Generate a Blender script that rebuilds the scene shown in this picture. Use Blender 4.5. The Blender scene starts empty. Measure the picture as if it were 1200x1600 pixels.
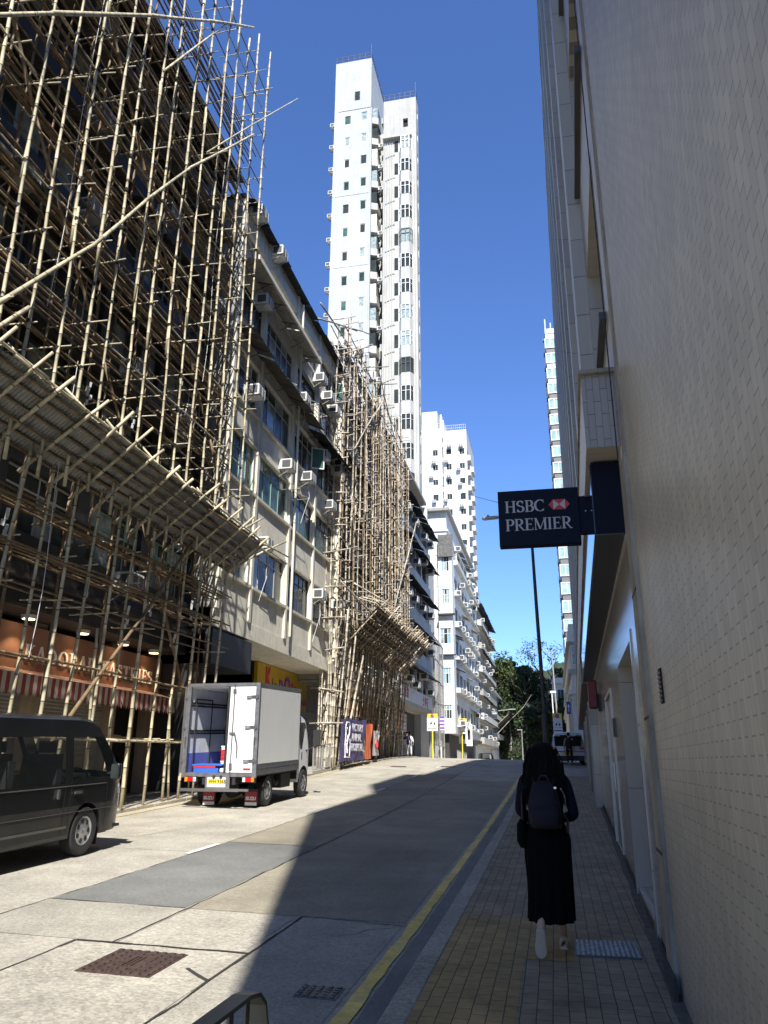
import bpy, math, random
from mathutils import Vector, Matrix
R = math.radians
random.seed(11)
S = bpy.context.scene
COL = S.collection
CAMP = Vector((0, 0, 1.6))

# ------------------------------------------------------------ ground profile
K = [(-60,-1.3),(-5,-.1),(0,0),(5,.1),(9,.19),(15.5,.38),(20,.54),(25,.73),(30,.96),(35,1.22),(42,1.52),(48,1.74),(55,1.85),(62,1.82),(75,1.6),(100,1.1),(160,0),(400,0)]
def g(y):
    if y <= K[0][0]: return K[0][1]
    for (a, za), (b, zb) in zip(K, K[1:]):
        if y <= b: return za + (zb-za)*(y-a)/(b-a)
    return K[-1][1]
def RZ(x, y): return g(y) - .1 + .02*(-x-1.2)
def PZ(y): return g(y) + .17           # left pavement
# ------------------------------------------------------------ objects
ORI = {}
def tag(o, label=None, cat=None, group=None, kind=None):
    if label: o['label'] = label
    if cat: o['category'] = cat
    if group: o['group'] = group
    if kind: o['kind'] = kind
    return o
def thing(name, label, cat, loc=(0,0,0), group=None):
    o = bpy.data.objects.new(name, None); COL.objects.link(o)
    o.empty_display_size = .2
    o.location = loc; ORI[o] = Vector(loc)
    return tag(o, label, cat, group)
def copy_tree(o, parent=None, loc=None):
    c = o.copy(); COL.objects.link(c); c.parent = parent
    if loc is not None: c.location = loc
    for ch in list(o.children): copy_tree(ch, c)
    return c
class MB:
    def __init__(s, xf=None):
        s.v = []; s.f = []; s.m = []; s.xf = xf
    def add(s, vs, fs, mi=0):
        b = len(s.v)
        if s.xf: vs = [s.xf(*p) for p in vs]
        s.v += [tuple(p) for p in vs]
        s.f += [tuple(b+i for i in f) for f in fs]; s.m += [mi]*len(fs)
    def box(s, x0, x1, y0, y1, z0, z1, mi=0):
        if x0 > x1: x0, x1 = x1, x0
        if y0 > y1: y0, y1 = y1, y0
        if z0 > z1: z0, z1 = z1, z0
        s.add([(x0,y0,z0),(x1,y0,z0),(x1,y1,z0),(x0,y1,z0),(x0,y0,z1),(x1,y0,z1),(x1,y1,z1),(x0,y1,z1)],
              [(0,3,2,1),(4,5,6,7),(0,1,5,4),(1,2,6,5),(2,3,7,6),(3,0,4,7)], mi)
    def quad(s, a, b, c, d, mi=0): s.add([a,b,c,d], [(0,1,2,3)], mi)
    def tube(s, pts, rad, n=6, mi=0, caps=True):
        pts = [Vector(p) for p in pts]
        if not hasattr(rad, '__len__'): rad = [rad]*len(pts)
        if not hasattr(mi, '__len__'): mi = [mi]*(len(pts)-1)
        t = (pts[1]-pts[0]).normalized()
        a = t.orthogonal().normalized()
        vs = []; fs = []; ms = []
        for i, p in enumerate(pts):
            if i == 0: t = pts[1]-pts[0]
            elif i == len(pts)-1: t = pts[-1]-pts[-2]
            else: t = (pts[i+1]-pts[i-1])
            t.normalize(); a = (a - t*a.dot(t)).normalized(); b = t.cross(a)
            for k in range(n):
                an = 2*math.pi*k/n
                vs.append(p + (a*math.cos(an)+b*math.sin(an))*rad[i])
        for i in range(len(pts)-1):
            for k in range(n):
                fs.append((i*n+k, i*n+(k+1)%n, (i+1)*n+(k+1)%n, (i+1)*n+k)); ms.append(mi[i])
        if caps:
            fs.append(tuple(range(n-1,-1,-1))); ms.append(mi[0])
            L = (len(pts)-1)*n; fs.append(tuple(L+k for k in range(n))); ms.append(mi[-1])
        b0 = len(s.v)
        if s.xf: vs = [s.xf(*p) for p in vs]
        s.v += [tuple(p) for p in vs]; s.f += [tuple(b0+i for i in f) for f in fs]; s.m += ms
    def cyl(s, p0, p1, r0, r1=None, n=16, mi=0): s.tube([p0, p1], [r0, r0 if r1 is None else r1], n, mi)
    def prism(s, pts, d, mi=0, mi_side=None):
        """pts: list of 3d points (planar polygon), d: extrusion vector"""
        n = len(pts); d = Vector(d)
        vs = [Vector(p) for p in pts] + [Vector(p)+d for p in pts]
        ms = mi if mi_side is None else mi_side
        b = len(s.v)
        if s.xf: vs = [s.xf(*p) for p in vs]
        s.v += [tuple(p) for p in vs]
        s.f += [tuple(b+i for i in range(n-1,-1,-1)), tuple(b+i for i in range(n,2*n))]; s.m += [mi, mi]
        for i in range(n):
            j = (i+1) % n
            s.f.append((b+i, b+j, b+n+j, b+n+i)); s.m.append(ms)
    def build(s, name, mats, parent=None, smooth=False, auto=None, bevel=0, origin=None):
        if not isinstance(mats, (list, tuple)): mats = [mats]
        me = bpy.data.meshes.new(name)
        o = Vector((0,0,0))
        p = parent
        while p is not None:
            o = o + ORI.get(p, Vector((0,0,0))); p = p.parent
        if origin is not None: o = o+Vector(origin)
        me.from_pydata([Vector(v)-o for v in s.v], [], s.f)
        for m in mats: me.materials.append(m)
        if any(s.m): me.polygons.foreach_set('material_index', s.m)
        me.validate(); me.update()
        if smooth:
            me.polygons.foreach_set('use_smooth', [True]*len(me.polygons))
        ob = bpy.data.objects.new(name, me); COL.objects.link(ob)
        if parent is not None: ob.parent = parent
        if origin is not None: ob.location = origin; ORI[ob] = Vector(origin)
        if auto:
            try: me.set_sharp_from_angle(angle=R(auto))
            except Exception: pass
        if bevel:
            b = ob.modifiers.new('b', 'BEVEL'); b.width = bevel; b.segments = 2; b.limit_method = 'ANGLE'; b.angle_limit = R(40)
        return ob
def instance(ob, name, parent, loc=(0,0,0), rotz=0):
    c = ob.copy(); c.name = name; COL.objects.link(c); c.parent = parent
    c.location = loc; c.rotation_euler = (0,0,rotz)
    for ch in ob.children: 
        d = ch.copy(); COL.objects.link(d); d.parent = c
    return c
# ------------------------------------------------------------ materials
def mat(name, col, rough=.8, metal=0, var=.12, scale=3., bump=0., bscale=40., streak=0., spec=.5, var2=0., scale2=.4, dirt=None, dirtamt=0., coat=0., emit=None):
    m = bpy.data.materials.new(name); m.use_nodes = True
    nt = m.node_tree; N = nt.nodes; L = nt.links
    b = N['Principled BSDF']
    b.inputs['Roughness'].default_value = rough; b.inputs['Metallic'].default_value = metal
    b.inputs['Specular IOR Level'].default_value = spec
    if coat: b.inputs['Coat Weight'].default_value = coat; b.inputs['Coat Roughness'].default_value = .05
    tc = N.new('ShaderNodeTexCoord'); cur = None
    def rgb(c):
        n = N.new('ShaderNodeRGB'); n.outputs[0].default_value = (*c, 1); return n.outputs[0]
    cur = rgb(col)
    def noise(sc, vec=None, det=4, ro=.6):
        n = N.new('ShaderNodeTexNoise'); n.inputs['Scale'].default_value = sc; n.inputs['Detail'].default_value = det
        n.inputs['Roughness'].default_value = ro
        L.new(vec or tc.outputs['Object'], n.inputs['Vector']); return n.outputs['Fac']
    def remap(fac, a, bb, c, d):
        n = N.new('ShaderNodeMapRange'); n.inputs[1].default_value = a; n.inputs[2].default_value = bb
        n.inputs[3].default_value = c; n.inputs[4].default_value = d; L.new(fac, n.inputs[0]); return n.outputs[0]
    def mul(colr, fac):
        n = N.new('ShaderNodeVectorMath'); n.operation = 'SCALE'; L.new(colr, n.inputs[0]); L.new(fac, n.inputs['Scale']); return n.outputs[0]
    if var: cur = mul(cur, remap(noise(scale), .3, .7, 1-var, 1+var))
    if var2: cur = mul(cur, remap(noise(scale2, det=3), .35, .65, 1-var2, 1+var2*.6))
    if streak:
        mp = N.new('ShaderNodeMapping'); mp.inputs['Scale'].default_value = (1, 1, .08); L.new(tc.outputs['Object'], mp.inputs['Vector'])
        cur = mul(cur, remap(noise(5., mp.outputs[0], 5, .7), .4, .75, 1., 1-streak))
    if dirt:
        mx = N.new('ShaderNodeMix'); mx.data_type = 'RGBA'
        L.new(remap(noise(2.2, det=6, ro=.7), .5, .7, 0, dirtamt), mx.inputs[0]); L.new(cur, mx.inputs[6]); mx.inputs[7].default_value = (*dirt, 1)
        cur = mx.outputs[2]
    L.new(cur, b.inputs['Base Color'])
    if bump:
        bp = N.new('ShaderNodeBump'); bp.inputs['Strength'].default_value = bump; bp.inputs['Distance'].default_value = .01
        L.new(noise(bscale), bp.inputs['Height']); L.new(bp.outputs[0], b.inputs['Normal'])
    if emit: b.inputs['Emission Color'].default_value = (*emit[0], 1); b.inputs['Emission Strength'].default_value = emit[1]
    return m
def nodes_of(m): return m.node_tree.nodes, m.node_tree.links, m.node_tree.nodes['Principled BSDF']
def mth(N, L, op, a, b=None, c=None):
    n = N.new('ShaderNodeMath'); n.operation = op
    for i, x in enumerate((a, b, c)):
        if x is None: continue
        if isinstance(x, (int, float)): n.inputs[i].default_value = x
        else: L.new(x, n.inputs[i])
    return n.outputs[0]
def glass_mat(name, col, rough=.06):
    m = mat(name, col, rough, 0, .4, 1.3, spec=.2); return m
M = {}
M['black'] = mat('black plastic', (.012,.012,.013), .5)
M['rubber'] = mat('rubber', (.02,.02,.02), .85, bump=.3)
M['steel'] = mat('steel', (.45,.45,.46), .35, .9)
M['galv'] = mat('galvanised', (.40,.39,.36), .5, .5, .2, 8)
M['white_paint'] = mat('white paint', (.72,.72,.71), .45, 0, .05, 2, streak=.12)
M['bamboo'] = mat('bamboo', (.47,.41,.27), .6, 0, .28, 5, bump=.2, bscale=60, var2=.3, scale2=1.1)
M['bamboo_b'] = mat('bamboo weathered', (.44,.385,.30), .65, 0, .28, 5, var2=.4, scale2=1.3)
M['bamboo_brown'] = mat('bamboo brown', (.20,.135,.07), .7, 0, .3, 5, var2=.3, scale2=1.1)
M['tie'] = mat('bamboo node', (.10,.075,.04), .7)
M['glass'] = glass_mat('window glass dark', (.035,.043,.040), .2)
M['glass_green'] = glass_mat('window glass green', (.06,.12,.10), .2)
M['glass_pale'] = mat('window glass with curtain', (.28,.33,.32), .12, 0, .5, 3)
M['frame_alu'] = mat('aluminium frame', (.54,.52,.47), .45, .4, .1)
M['frame_green'] = mat('green painted frame', (.22,.36,.31), .5)
M['frame_dark'] = mat('dark frame', (.06,.06,.06), .5)
M['frame_white'] = mat('white frame', (.7,.7,.68), .5)
M['dark'] = mat('dark void', (.012,.012,.012), .9)

# tile wall: upright tiles, staggered horizontal joints
def tile_mat(name, base, w, h, dark=.45, vfaint=.88, rough=.35, along='Y', jit=.06, jw=.06, jh=.03):
    m = mat(name, base, rough, 0, .0); N, L, b = nodes_of(m)
    tc = N['Texture Coordinate']
    sp = N.new('ShaderNodeSeparateXYZ'); L.new(tc.outputs['Object'], sp.inputs[0])
    u = sp.outputs[along]; z = sp.outputs['Z']
    cu = mth(N, L, 'DIVIDE', u, w); col = mth(N, L, 'FLOOR', cu); fu = mth(N, L, 'FRACT', cu)
    off = mth(N, L, 'MULTIPLY', mth(N, L, 'MODULO', col, 2.0), .5)
    cz = mth(N, L, 'ADD', mth(N, L, 'DIVIDE', z, h), off); row = mth(N, L, 'FLOOR', cz); fz = mth(N, L, 'FRACT', cz)
    jz = mth(N, L, 'LESS_THAN', fz, jh); ju = mth(N, L, 'LESS_THAN', fu, jw)
    cb = N.new('ShaderNodeCombineXYZ'); L.new(col, cb.inputs[0]); L.new(row, cb.inputs[1])
    wn = N.new('ShaderNodeTexWhiteNoise'); wn.noise_dimensions = '2D'; L.new(cb.outputs[0], wn.inputs['Vector'])
    f = mth(N, L, 'ADD', 1-jit, mth(N, L, 'MULTIPLY', wn.outputs['Value'], 2*jit))
    f = mth(N, L, 'MULTIPLY', f, mth(N, L, 'SUBTRACT', 1.0, mth(N, L, 'MULTIPLY', jz, dark)))
    f = mth(N, L, 'MULTIPLY', f, mth(N, L, 'SUBTRACT', 1.0, mth(N, L, 'MULTIPLY', ju, 1-vfaint)))
    nz = N.new('ShaderNodeTexNoise'); nz.inputs['Scale'].default_value = .6; nz.inputs['Detail'].default_value = 6
    mp = N.new('ShaderNodeMapping'); mp.inputs['Scale'].default_value = (1, 1, .25)
    L.new(tc.outputs['Object'], mp.inputs['Vector']); L.new(mp.outputs[0], nz.inputs['Vector'])
    mr = N.new('ShaderNodeMapRange'); mr.inputs[1].default_value=.3; mr.inputs[2].default_value=.7; mr.inputs[3].default_value=.86; mr.inputs[4].default_value=1.1
    L.new(nz.outputs['Fac'], mr.inputs[0]); f = mth(N, L, 'MULTIPLY', f, mr.outputs[0])
    sc = N.new('ShaderNodeVectorMath'); sc.operation = 'SCALE'
    rg = [n for n in N if n.type == 'RGB'][0]
    L.new(rg.outputs[0], sc.inputs[0]); L.new(f, sc.inputs['Scale']); L.new(sc.outputs[0], b.inputs['Base Color'])
    hgt = mth(N, L, 'ADD', mth(N, L, 'MULTIPLY', wn.outputs['Value'], .5), mth(N, L, 'MULTIPLY', mth(N, L, 'MAXIMUM', jz, ju), -1.0))
    bp = N.new('ShaderNodeBump'); bp.inputs['Strength'].default_value = .9; bp.inputs['Distance'].default_value = .012
    L.new(hgt, bp.inputs['Height']); L.new(bp.outputs[0], b.inputs['Normal'])
    return m
M['tiles'] = tile_mat('grey beige wall tiles', (.45,.415,.335), .06, .125, dark=.52, vfaint=.74, jh=.05, jw=.09, jit=.11, rough=.42)
M['tiles_far'] = tile_mat('upper facade tiles', (.40,.37,.31), .2, .6, dark=.5, vfaint=.75, jw=.05, jh=.02)
M['stone_panel'] = tile_mat('stone cladding', (.46,.41,.34), .9, 1.2, dark=.6, vfaint=.5, rough=.12, jw=.008, jh=.006, jit=.03)
M['stone_box'] = tile_mat('end stone strips', (.30,.28,.25), .062, .25, dark=.6, vfaint=.5, along='X', jw=.06, jh=.02)

# ------------------------------------------------------------ camera, light
f_px = 1202.
vy = Vector((20, 3700, 1202)).normalized(); vs = Vector((268, -392, 1202)); vs = (vs - vy*vs.dot(vy)).normalized()
vr = vy.cross(vs)
if vr.x < 0: vr = -vr
cam_d = bpy.data.cameras.new('camera'); cam = bpy.data.objects.new('camera', cam_d); COL.objects.link(cam)
X = Vector((vr.x, vs.x, vy.x)); Y = Vector((vr.y, vs.y, vy.y)); Z = -Vector((vr.z, vs.z, vy.z))
cam.matrix_world = Matrix(((X.x,Y.x,Z.x,CAMP.x),(X.y,Y.y,Z.y,CAMP.y),(X.z,Y.z,Z.z,CAMP.z),(0,0,0,1)))
cam_d.sensor_fit = 'VERTICAL'; cam_d.sensor_height = 36; cam_d.lens = 36*f_px/1600; cam_d.clip_end = 3000; cam_d.clip_start = .05
S.camera = cam
AZ, EL = R(14.8), R(46.5)
w = bpy.data.worlds.new('World'); S.world = w; w.use_nodes = True
sky = w.node_tree.nodes.new('ShaderNodeTexSky'); sky.sky_type = 'NISHITA'; sky.sun_disc = False
sky.sun_elevation = EL; sky.sun_rotation = math.pi - AZ
sky.altitude = 0; sky.air_density = 1.0; sky.dust_density = .2; sky.ozone_density = 5.0
bg = w.node_tree.nodes['Background']; bg.inputs['Strength'].default_value = .11
hs = w.node_tree.nodes.new('ShaderNodeVectorMath'); hs.operation = 'MULTIPLY'; hs.inputs[1].default_value = (.71, .87, 1.18)
w.node_tree.links.new(sky.outputs[0], hs.inputs[0]); w.node_tree.links.new(hs.outputs[0], bg.inputs['Color'])
sd = bpy.data.lights.new('sun', 'SUN'); sd.energy = 4.9; sd.angle = R(.5); sd.color = (1, .965, .905)
sun = bpy.data.objects.new('sun', sd); COL.objects.link(sun)
tosun = Vector((math.sin(AZ)*math.cos(EL), -math.cos(AZ)*math.cos(EL), math.sin(EL)))
sun.rotation_euler = tosun.to_track_quat('Z', 'Y').to_euler(); sun.location = (20, -40, 60)
S.view_settings.view_transform = 'Standard'; S.view_settings.look = 'None'; S.view_settings.exposure = .85; S.view_settings.gamma = 1

# ------------------------------------------------------------ ground structures
def sheet(name, x0, x1, y0, y1, zf, mats, dx=1., dy=1., lift=0., mi=None, fx0=None, fx1=None):
    mb = MB(); ys = [y0]
    while ys[-1] < y1-1e-6: ys.append(min(y1, ys[-1]+dy))
    n = max(1, int(round((x1-x0)/dx)))
    for j, y in enumerate(ys):
        a = fx0(y) if fx0 else x0; b = fx1(y) if fx1 else x1
        for i in range(n+1):
            x = a+(b-a)*i/n; mb.v.append((x, y, zf(x, y)+lift))
    for j in range(len(ys)-1):
        for i in range(n):
            q = j*(n+1)+i; mb.f.append((q, q+1, q+n+2, q+n+1)); mb.m.append(mi(ys[j]) if mi else 0)
    o = mb.build(name, mats, smooth=True); o['kind'] = 'structure'; return o

def speck(name, base, rough=.8, fine=90, amt=.35, var2=.18, stain=.25, bump=.35):
    """exposed aggregate concrete"""
    m = mat(name, base, rough, 0, .10, 1.4, bump=0, var2=var2, scale2=.35); N, L, b = nodes_of(m)
    tc = N['Texture Coordinate']
    prev = b.inputs['Base Color'].links[0].from_socket
    vo = N.new('ShaderNodeTexVoronoi'); vo.inputs['Scale'].default_value = fine; L.new(tc.outputs['Object'], vo.inputs['Vector'])
    se = N.new('ShaderNodeSeparateColor'); L.new(vo.outputs['Color'], se.inputs[0])
    no = N.new('ShaderNodeTexNoise'); no.inputs['Scale'].default_value = fine*.3; no.inputs['Detail'].default_value = 6; no.inputs['Roughness'].default_value = .75
    L.new(tc.outputs['Object'], no.inputs['Vector'])
    f = mth(N, L, 'ADD', mth(N, L, 'MULTIPLY', se.outputs[0], amt), 1-amt*.5)
    f2 = mth(N, L, 'ADD', mth(N, L, 'MULTIPLY', no.outputs['Fac'], amt*2.2), 1-amt*1.1)
    f = mth(N, L, 'MULTIPLY', f, f2)
    # tyre / oil stains stretched along the road
    mp = N.new('ShaderNodeMapping'); mp.inputs['Scale'].default_value = (.8, .12, 1); L.new(tc.outputs['Object'], mp.inputs['Vector'])
    st = N.new('ShaderNodeTexNoise'); st.inputs['Scale'].default_value = 1.2; st.inputs['Detail'].default_value = 7; st.inputs['Roughness'].default_value = .65
    L.new(mp.outputs[0], st.inputs['Vector'])
    mr = N.new('ShaderNodeMapRange'); mr.inputs[1].default_value=.5; mr.inputs[2].default_value=.75; mr.inputs[3].default_value=1; mr.inputs[4].default_value=1-stain
    L.new(st.outputs['Fac'], mr.inputs[0]); f = mth(N, L, 'MULTIPLY', f, mr.outputs[0])
    sc = N.new('ShaderNodeVectorMath'); sc.operation = 'SCALE'; L.new(prev, sc.inputs[0]); L.new(f, sc.inputs['Scale']); L.new(sc.outputs[0], b.inputs['Base Color'])
    bp = N.new('ShaderNodeBump'); bp.inputs['Strength'].default_value = bump; bp.inputs['Distance'].default_value = .006
    L.new(mth(N, L, 'ADD', se.outputs[0], no.outputs['Fac']), bp.inputs['Height']); L.new(bp.outputs[0], b.inputs['Normal'])
    return m
M['conc_road'] = speck('worn concrete road', (.375,.345,.28), fine=50, amt=.38)
M['conc_slab'] = speck('exposed aggregate slab', (.365,.335,.27), fine=42, amt=.45)
M['conc_smooth'] = speck('smoother concrete slab', (.335,.31,.25), fine=60, amt=.4)
M['asphalt_patch'] = speck('grey patch', (.17,.17,.155), fine=60, amt=.3)
M['asphalt_lane'] = speck('grey lane', (.275,.245,.18), fine=50, amt=.28)
M['joint'] = mat('tar joint', (.03,.028,.025), .9)
M['earth'] = mat('ground', (.16,.15,.13), .95, var=.3)
M['kerb'] = speck('granite kerb', (.36,.325,.25), fine=60, amt=.5)
M['yellow_line'] = mat('worn yellow paint', (.78,.56,.13), .7, 0, .18, 14, bump=.4, var2=.2, scale2=1.5, dirt=(.36,.32,.22), dirtamt=.6)
M['yellow_fade'] = mat('faded yellow paint', (.5,.40,.16), .7, 0, .22, 14, dirt=(.33,.31,.26), dirtamt=.95)
M['white_line'] = mat('worn white paint', (.66,.65,.62), .7, 0, .2, 14, dirt=(.33,.31,.27), dirtamt=.5)
# big terrain sheet below everything
o = sheet('ground', -260, 260, -60, 420, lambda x, y: g(y)-.45, M['earth'], 20, 5)
# road: lanes as adjoining sheets of one object each
YM = {}
road = sheet('road', -9.5, -1.15, -40, 175, RZ, [M['conc_road'], M['conc_slab'], M['conc_smooth']], .8, 1., fx1=lambda y: -1.15 if y < 33 else (min(1.35, -1.15+(y-33)*.55) if y < 38 else .95+.024*y))
def patch(name, x0, x1, y0, y1, m, lift=.004):
    mb = MB(); n = max(1, int((y1-y0)/1.)+1)
    for j in range(n):
        a = y0+(y1-y0)*j/n; b = y0+(y1-y0)*(j+1)/n
        mb.quad((x0,a,RZ(x0,a)+lift),(x1,a,RZ(x1,a)+lift),(x1,b,RZ(x1,b)+lift),(x0,b,RZ(x0,b)+lift))
    o = mb.build(name, m); o['kind'] = 'structure'; return o
patch('road_slab', -5.47, -3.9, 8.35, 13.2, M['asphalt_patch'])
patch('road_slab', -5.5, -3.92, 13.23, 34, M['asphalt_lane'])
patch('road_slab', -5.48, -3.83, 6.88, 8.32, M['conc_smooth'])
patch('road_slab', -4.2, -2.62, 2.0, 6.82, M['conc_slab'])
patch('road_slab', -3.8, -2.66, 6.85, 8.3, M['conc_slab'])
patch('road_slab', -2.58, -1.55, 1.0, 8.28, M['conc_smooth'])
patch('road_slab', -3.88, -1.55, 8.33, 31, M['asphalt_lane'])
# joints (thin wobbly tar lines)
def joint(pts, wd=.022, lift=.0075):
    mb = MB(); P = []
    for (a, b) in zip(pts, pts[1:]):
        n = max(2, int(math.dist(a, b)/.25))
        for i in range(n): P.append((a[0]+(b[0]-a[0])*i/n+random.gauss(0,.006), a[1]+(b[1]-a[1])*i/n+random.gauss(0,.006)))
    P.append(pts[-1])
    for (a, b) in zip(P, P[1:]):
        d = Vector((b[0]-a[0], b[1]-a[1])).normalized(); n2 = Vector((-d.y, d.x))*wd*random.uniform(.3,.65)
        q = [(a[0]-n2.x, a[1]-n2.y),(a[0]+n2.x,a[1]+n2.y),(b[0]+n2.x,b[1]+n2.y),(b[0]-n2.x,b[1]-n2.y)]
        mb.add([(x,y,RZ(x,y)+lift) for x,y in q], [(3,2,1,0)])
    o = mb.build('road_joint', M['joint']); o['kind'] = 'structure'
joint([(-2.6,1),(-2.6,8.3)]); joint([(-4.2,2),(-4.2,6.85),(-2.6,6.85)], .03)
joint([(-3.85,6.85),(-3.9,19),(-4.05,40),(-4.1,55)]); joint([(-5.48,3),(-5.48,13),(-5.53,34)], .014)
joint([(-5.48,8.34),(-3.87,8.31)], .012); joint([(-5.5,13.2),(-3.9,13.22)], .012); joint([(-3.9,13.22),(-3.9,13.24)], .01)
joint([(-2.6,8.32),(-1.5,8.2)], .018); joint([(-9.5,11.9),(-5.5,12.0)], .012); joint([(-3.9,24.6),(-1.5,24.5)], .02)
joint([(-5.5,22.2),(-3.95,22.3)], .014); joint([(-5.5,30.2),(-3.95,30.3)], .014); joint([(-2.9,6.3),(-2.6,6.05)], .03); joint([(-2.1,7.6),(-1.9,7.75),(-1.85,7.95),(-1.6,8.1)], .01); joint([(-7.9,12.6),(-7.2,13.4),(-7.0,14.6),(-6.2,15.3)], .010); joint([(-4.9,5.0),(-5.3,5.6),(-5.2,6.3),(-5.8,7.1)], .010); joint([(-3.3,16.5),(-2.7,17.6),(-2.4,19.3),(-1.8,20.2)], .012)
# paint
def line(name, x, w_, y0, y1, m, lift=.009, ragged=.006):
    mb = MB(); y = y0; a0, b0 = x-w_/2, x+w_/2
    L0 = random.gauss(0, ragged); R0 = random.gauss(0, ragged)
    while y < y1-1e-4:
        y2 = min(y1, y+.2); L1 = random.gauss(0, ragged); R1 = random.gauss(0, ragged)
        mb.add([(a0+L0,y,RZ(x,y)+lift),(b0+R0,y,RZ(x,y)+lift),(b0+R1,y2,RZ(x,y2)+lift),(a0+L1,y2,RZ(x,y2)+lift)], [(0,1,2,3)])
        L0, R0 = L1, R1; y = y2
    o = mb.build(name, m); o['kind'] = 'structure'; return o
line('yellow_line', -1.44, .11, 1, 33, M['yellow_line'])
line('yellow_line', -9.2, .10, 13, 62, M['yellow_fade'])
for a, b in ((11.75,12.9),(18.3,19.5),(25,26.2),(31.5,32.6),(38,39),(44.5,45.5)): line('lane_marking', -5.53, .11, a, b, M['white_line'], .0125, .004)
line('gutter_strip', -1.255, .205, 1, 33, M['asphalt_patch'], .004, .006)
# kerbs: separate granite blocks
def kerb(name, x0, x1, y0, y1, ztop, step=.92):
    mb = MB(); y = y0
    while y < y1:
        y2 = y+step*random.uniform(.9,1.1); dz = random.gauss(0,.003); c = .025
        for t in (0,):
            a, b = y+.006, y2-.006; xa = x0; xb = x1
            za, zb = ztop(a)+dz, ztop(b)+dz
            mb.add([(xa,a,za-.3),(xb,a,za-.3),(xb,a,za),(xa,a,za),(xa,b,zb-.3),(xb,b,zb-.3),(xb,b,zb),(xa,b,zb)],
                   [(0,1,2,3),(7,6,5,4),(3,2,6,7),(0,3,7,4),(1,5,6,2)])
        y = y2
    o = mb.build(name, M['kerb'], bevel=.012); o['kind'] = 'structure'
kerb('kerb_right', -1.15, -.98, 1, 33, lambda y: g(y)+.006)
kerb('kerb_left', -9.72, -9.5, 3, 66, lambda y: PZ(y)-.03)
kerb('kerb_left', -9.72, -9.5, 79, 150, lambda y: PZ(y)-.03)
# pavements
def paver_mat(name, c1, c2):
    m = mat(name, c1, .8, 0, .1); N, L, b = nodes_of(m); tc = N['Texture Coordinate']
    br = N.new('ShaderNodeTexBrick'); br.inputs['Scale'].default_value = 1; br.inputs['Brick Width'].default_value = .2; br.inputs['Row Height'].default_value = .1
    br.inputs['Mortar Size'].default_value = .0036; br.inputs['Mortar Smooth'].default_value = .3; br.inputs['Color1'].default_value = (*c1,1); br.inputs['Color2'].default_value = (*c2,1)
    br.inputs['Mortar'].default_value = (.05,.036,.02,1); br.offset = .5
    mp = N.new('ShaderNodeMapping'); mp.inputs['Rotation'].default_value = (0,0,R(90)); dn = N.new('ShaderNodeTexNoise'); dn.inputs['Scale'].default_value = 3.; L.new(tc.outputs['Object'], dn.inputs['Vector'])
    dv = N.new('ShaderNodeVectorMath'); dv.operation = 'SCALE'; dv.inputs['Scale'].default_value = .016; L.new(dn.outputs['Color'], dv.inputs[0])
    da = N.new('ShaderNodeVectorMath'); da.operation = 'ADD'; L.new(tc.outputs['Object'], da.inputs[0]); L.new(dv.outputs[0], da.inputs[1])
    L.new(da.outputs[0], mp.inputs['Vector']); L.new(mp.outputs[0], br.inputs['Vector'])
    no = N.new('ShaderNodeTexNoise'); no.inputs['Scale'].default_value = 2.5; no.inputs['Detail'].default_value = 8; no.inputs['Roughness'].default_value = .7; L.new(tc.outputs['Object'], no.inputs['Vector'])
    mr = N.new('ShaderNodeMapRange'); mr.inputs[1].default_value=.3; mr.inputs[2].default_value=.7; mr.inputs[3].default_value=.55; mr.inputs[4].default_value=1.3; L.new(no.outputs['Fac'], mr.inputs[0])
    sc = N.new('ShaderNodeVectorMath'); sc.operation='SCALE'; L.new(br.outputs['Color'], sc.inputs[0]); L.new(mr.outputs[0], sc.inputs['Scale']); L.new(sc.outputs[0], b.inputs['Base Color'])
    bp = N.new('ShaderNodeBump'); bp.inputs['Strength'].default_value=.7; bp.inputs['Distance'].default_value=.006; bp.invert = True
    L.new(br.outputs['Fac'], bp.inputs['Height']); L.new(bp.outputs[0], b.inputs['Normal'])
    return m
M['pave'] = paver_mat('grey brown pavers', (.32,.25,.15), (.25,.20,.125))
M['pave_y'] = paver_mat('yellow pavers', (.40,.265,.095), (.34,.225,.08))
M['pave_side'] = speck('concrete pavement', (.30,.28,.25), fine=60, amt=.3)
wall_x = lambda y: .58+.024*y
sheet('pavement_right', -.98, .6, 1, 33, lambda x, y: g(y), M['pave'], .5, 1, fx1=lambda y: wall_x(y)+.02)
sheet("pavement_right", -.98, .6, 33, 37, lambda x, y: g(y), M["pave_side"], .5, 1, fx0=lambda y: min(1.27, -.98+(y-33)*.55), fx1=lambda y: .95+.024*y)
sheet('pavement_yellow_strip', -.975, -.33, 1, 6.86, lambda x, y: g(y)+.004, M['pave_y'], .3, 1)
sheet('pavement_yellow_strip', -.975, .04, 6.86, 8.35, lambda x, y: g(y)+.004, M['pave_y'], .3, .5)
sheet('pavement_left', -12.6, -9.72, -20, 66, lambda x, y: PZ(y)-.03, M['pave_side'], 1, 1)
sheet('pavement_left', -12.6, -9.72, 79, 150, lambda x, y: PZ(y)-.03, M['pave_side'], 1, 1)
sheet('side_street', -40, -9.5, 66, 79, lambda x, y: g(y)-.02, M['conc_road'], 4, 1)
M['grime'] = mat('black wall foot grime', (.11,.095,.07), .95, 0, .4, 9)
mbg = MB(); yg = 5.0; wprev = .1
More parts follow.
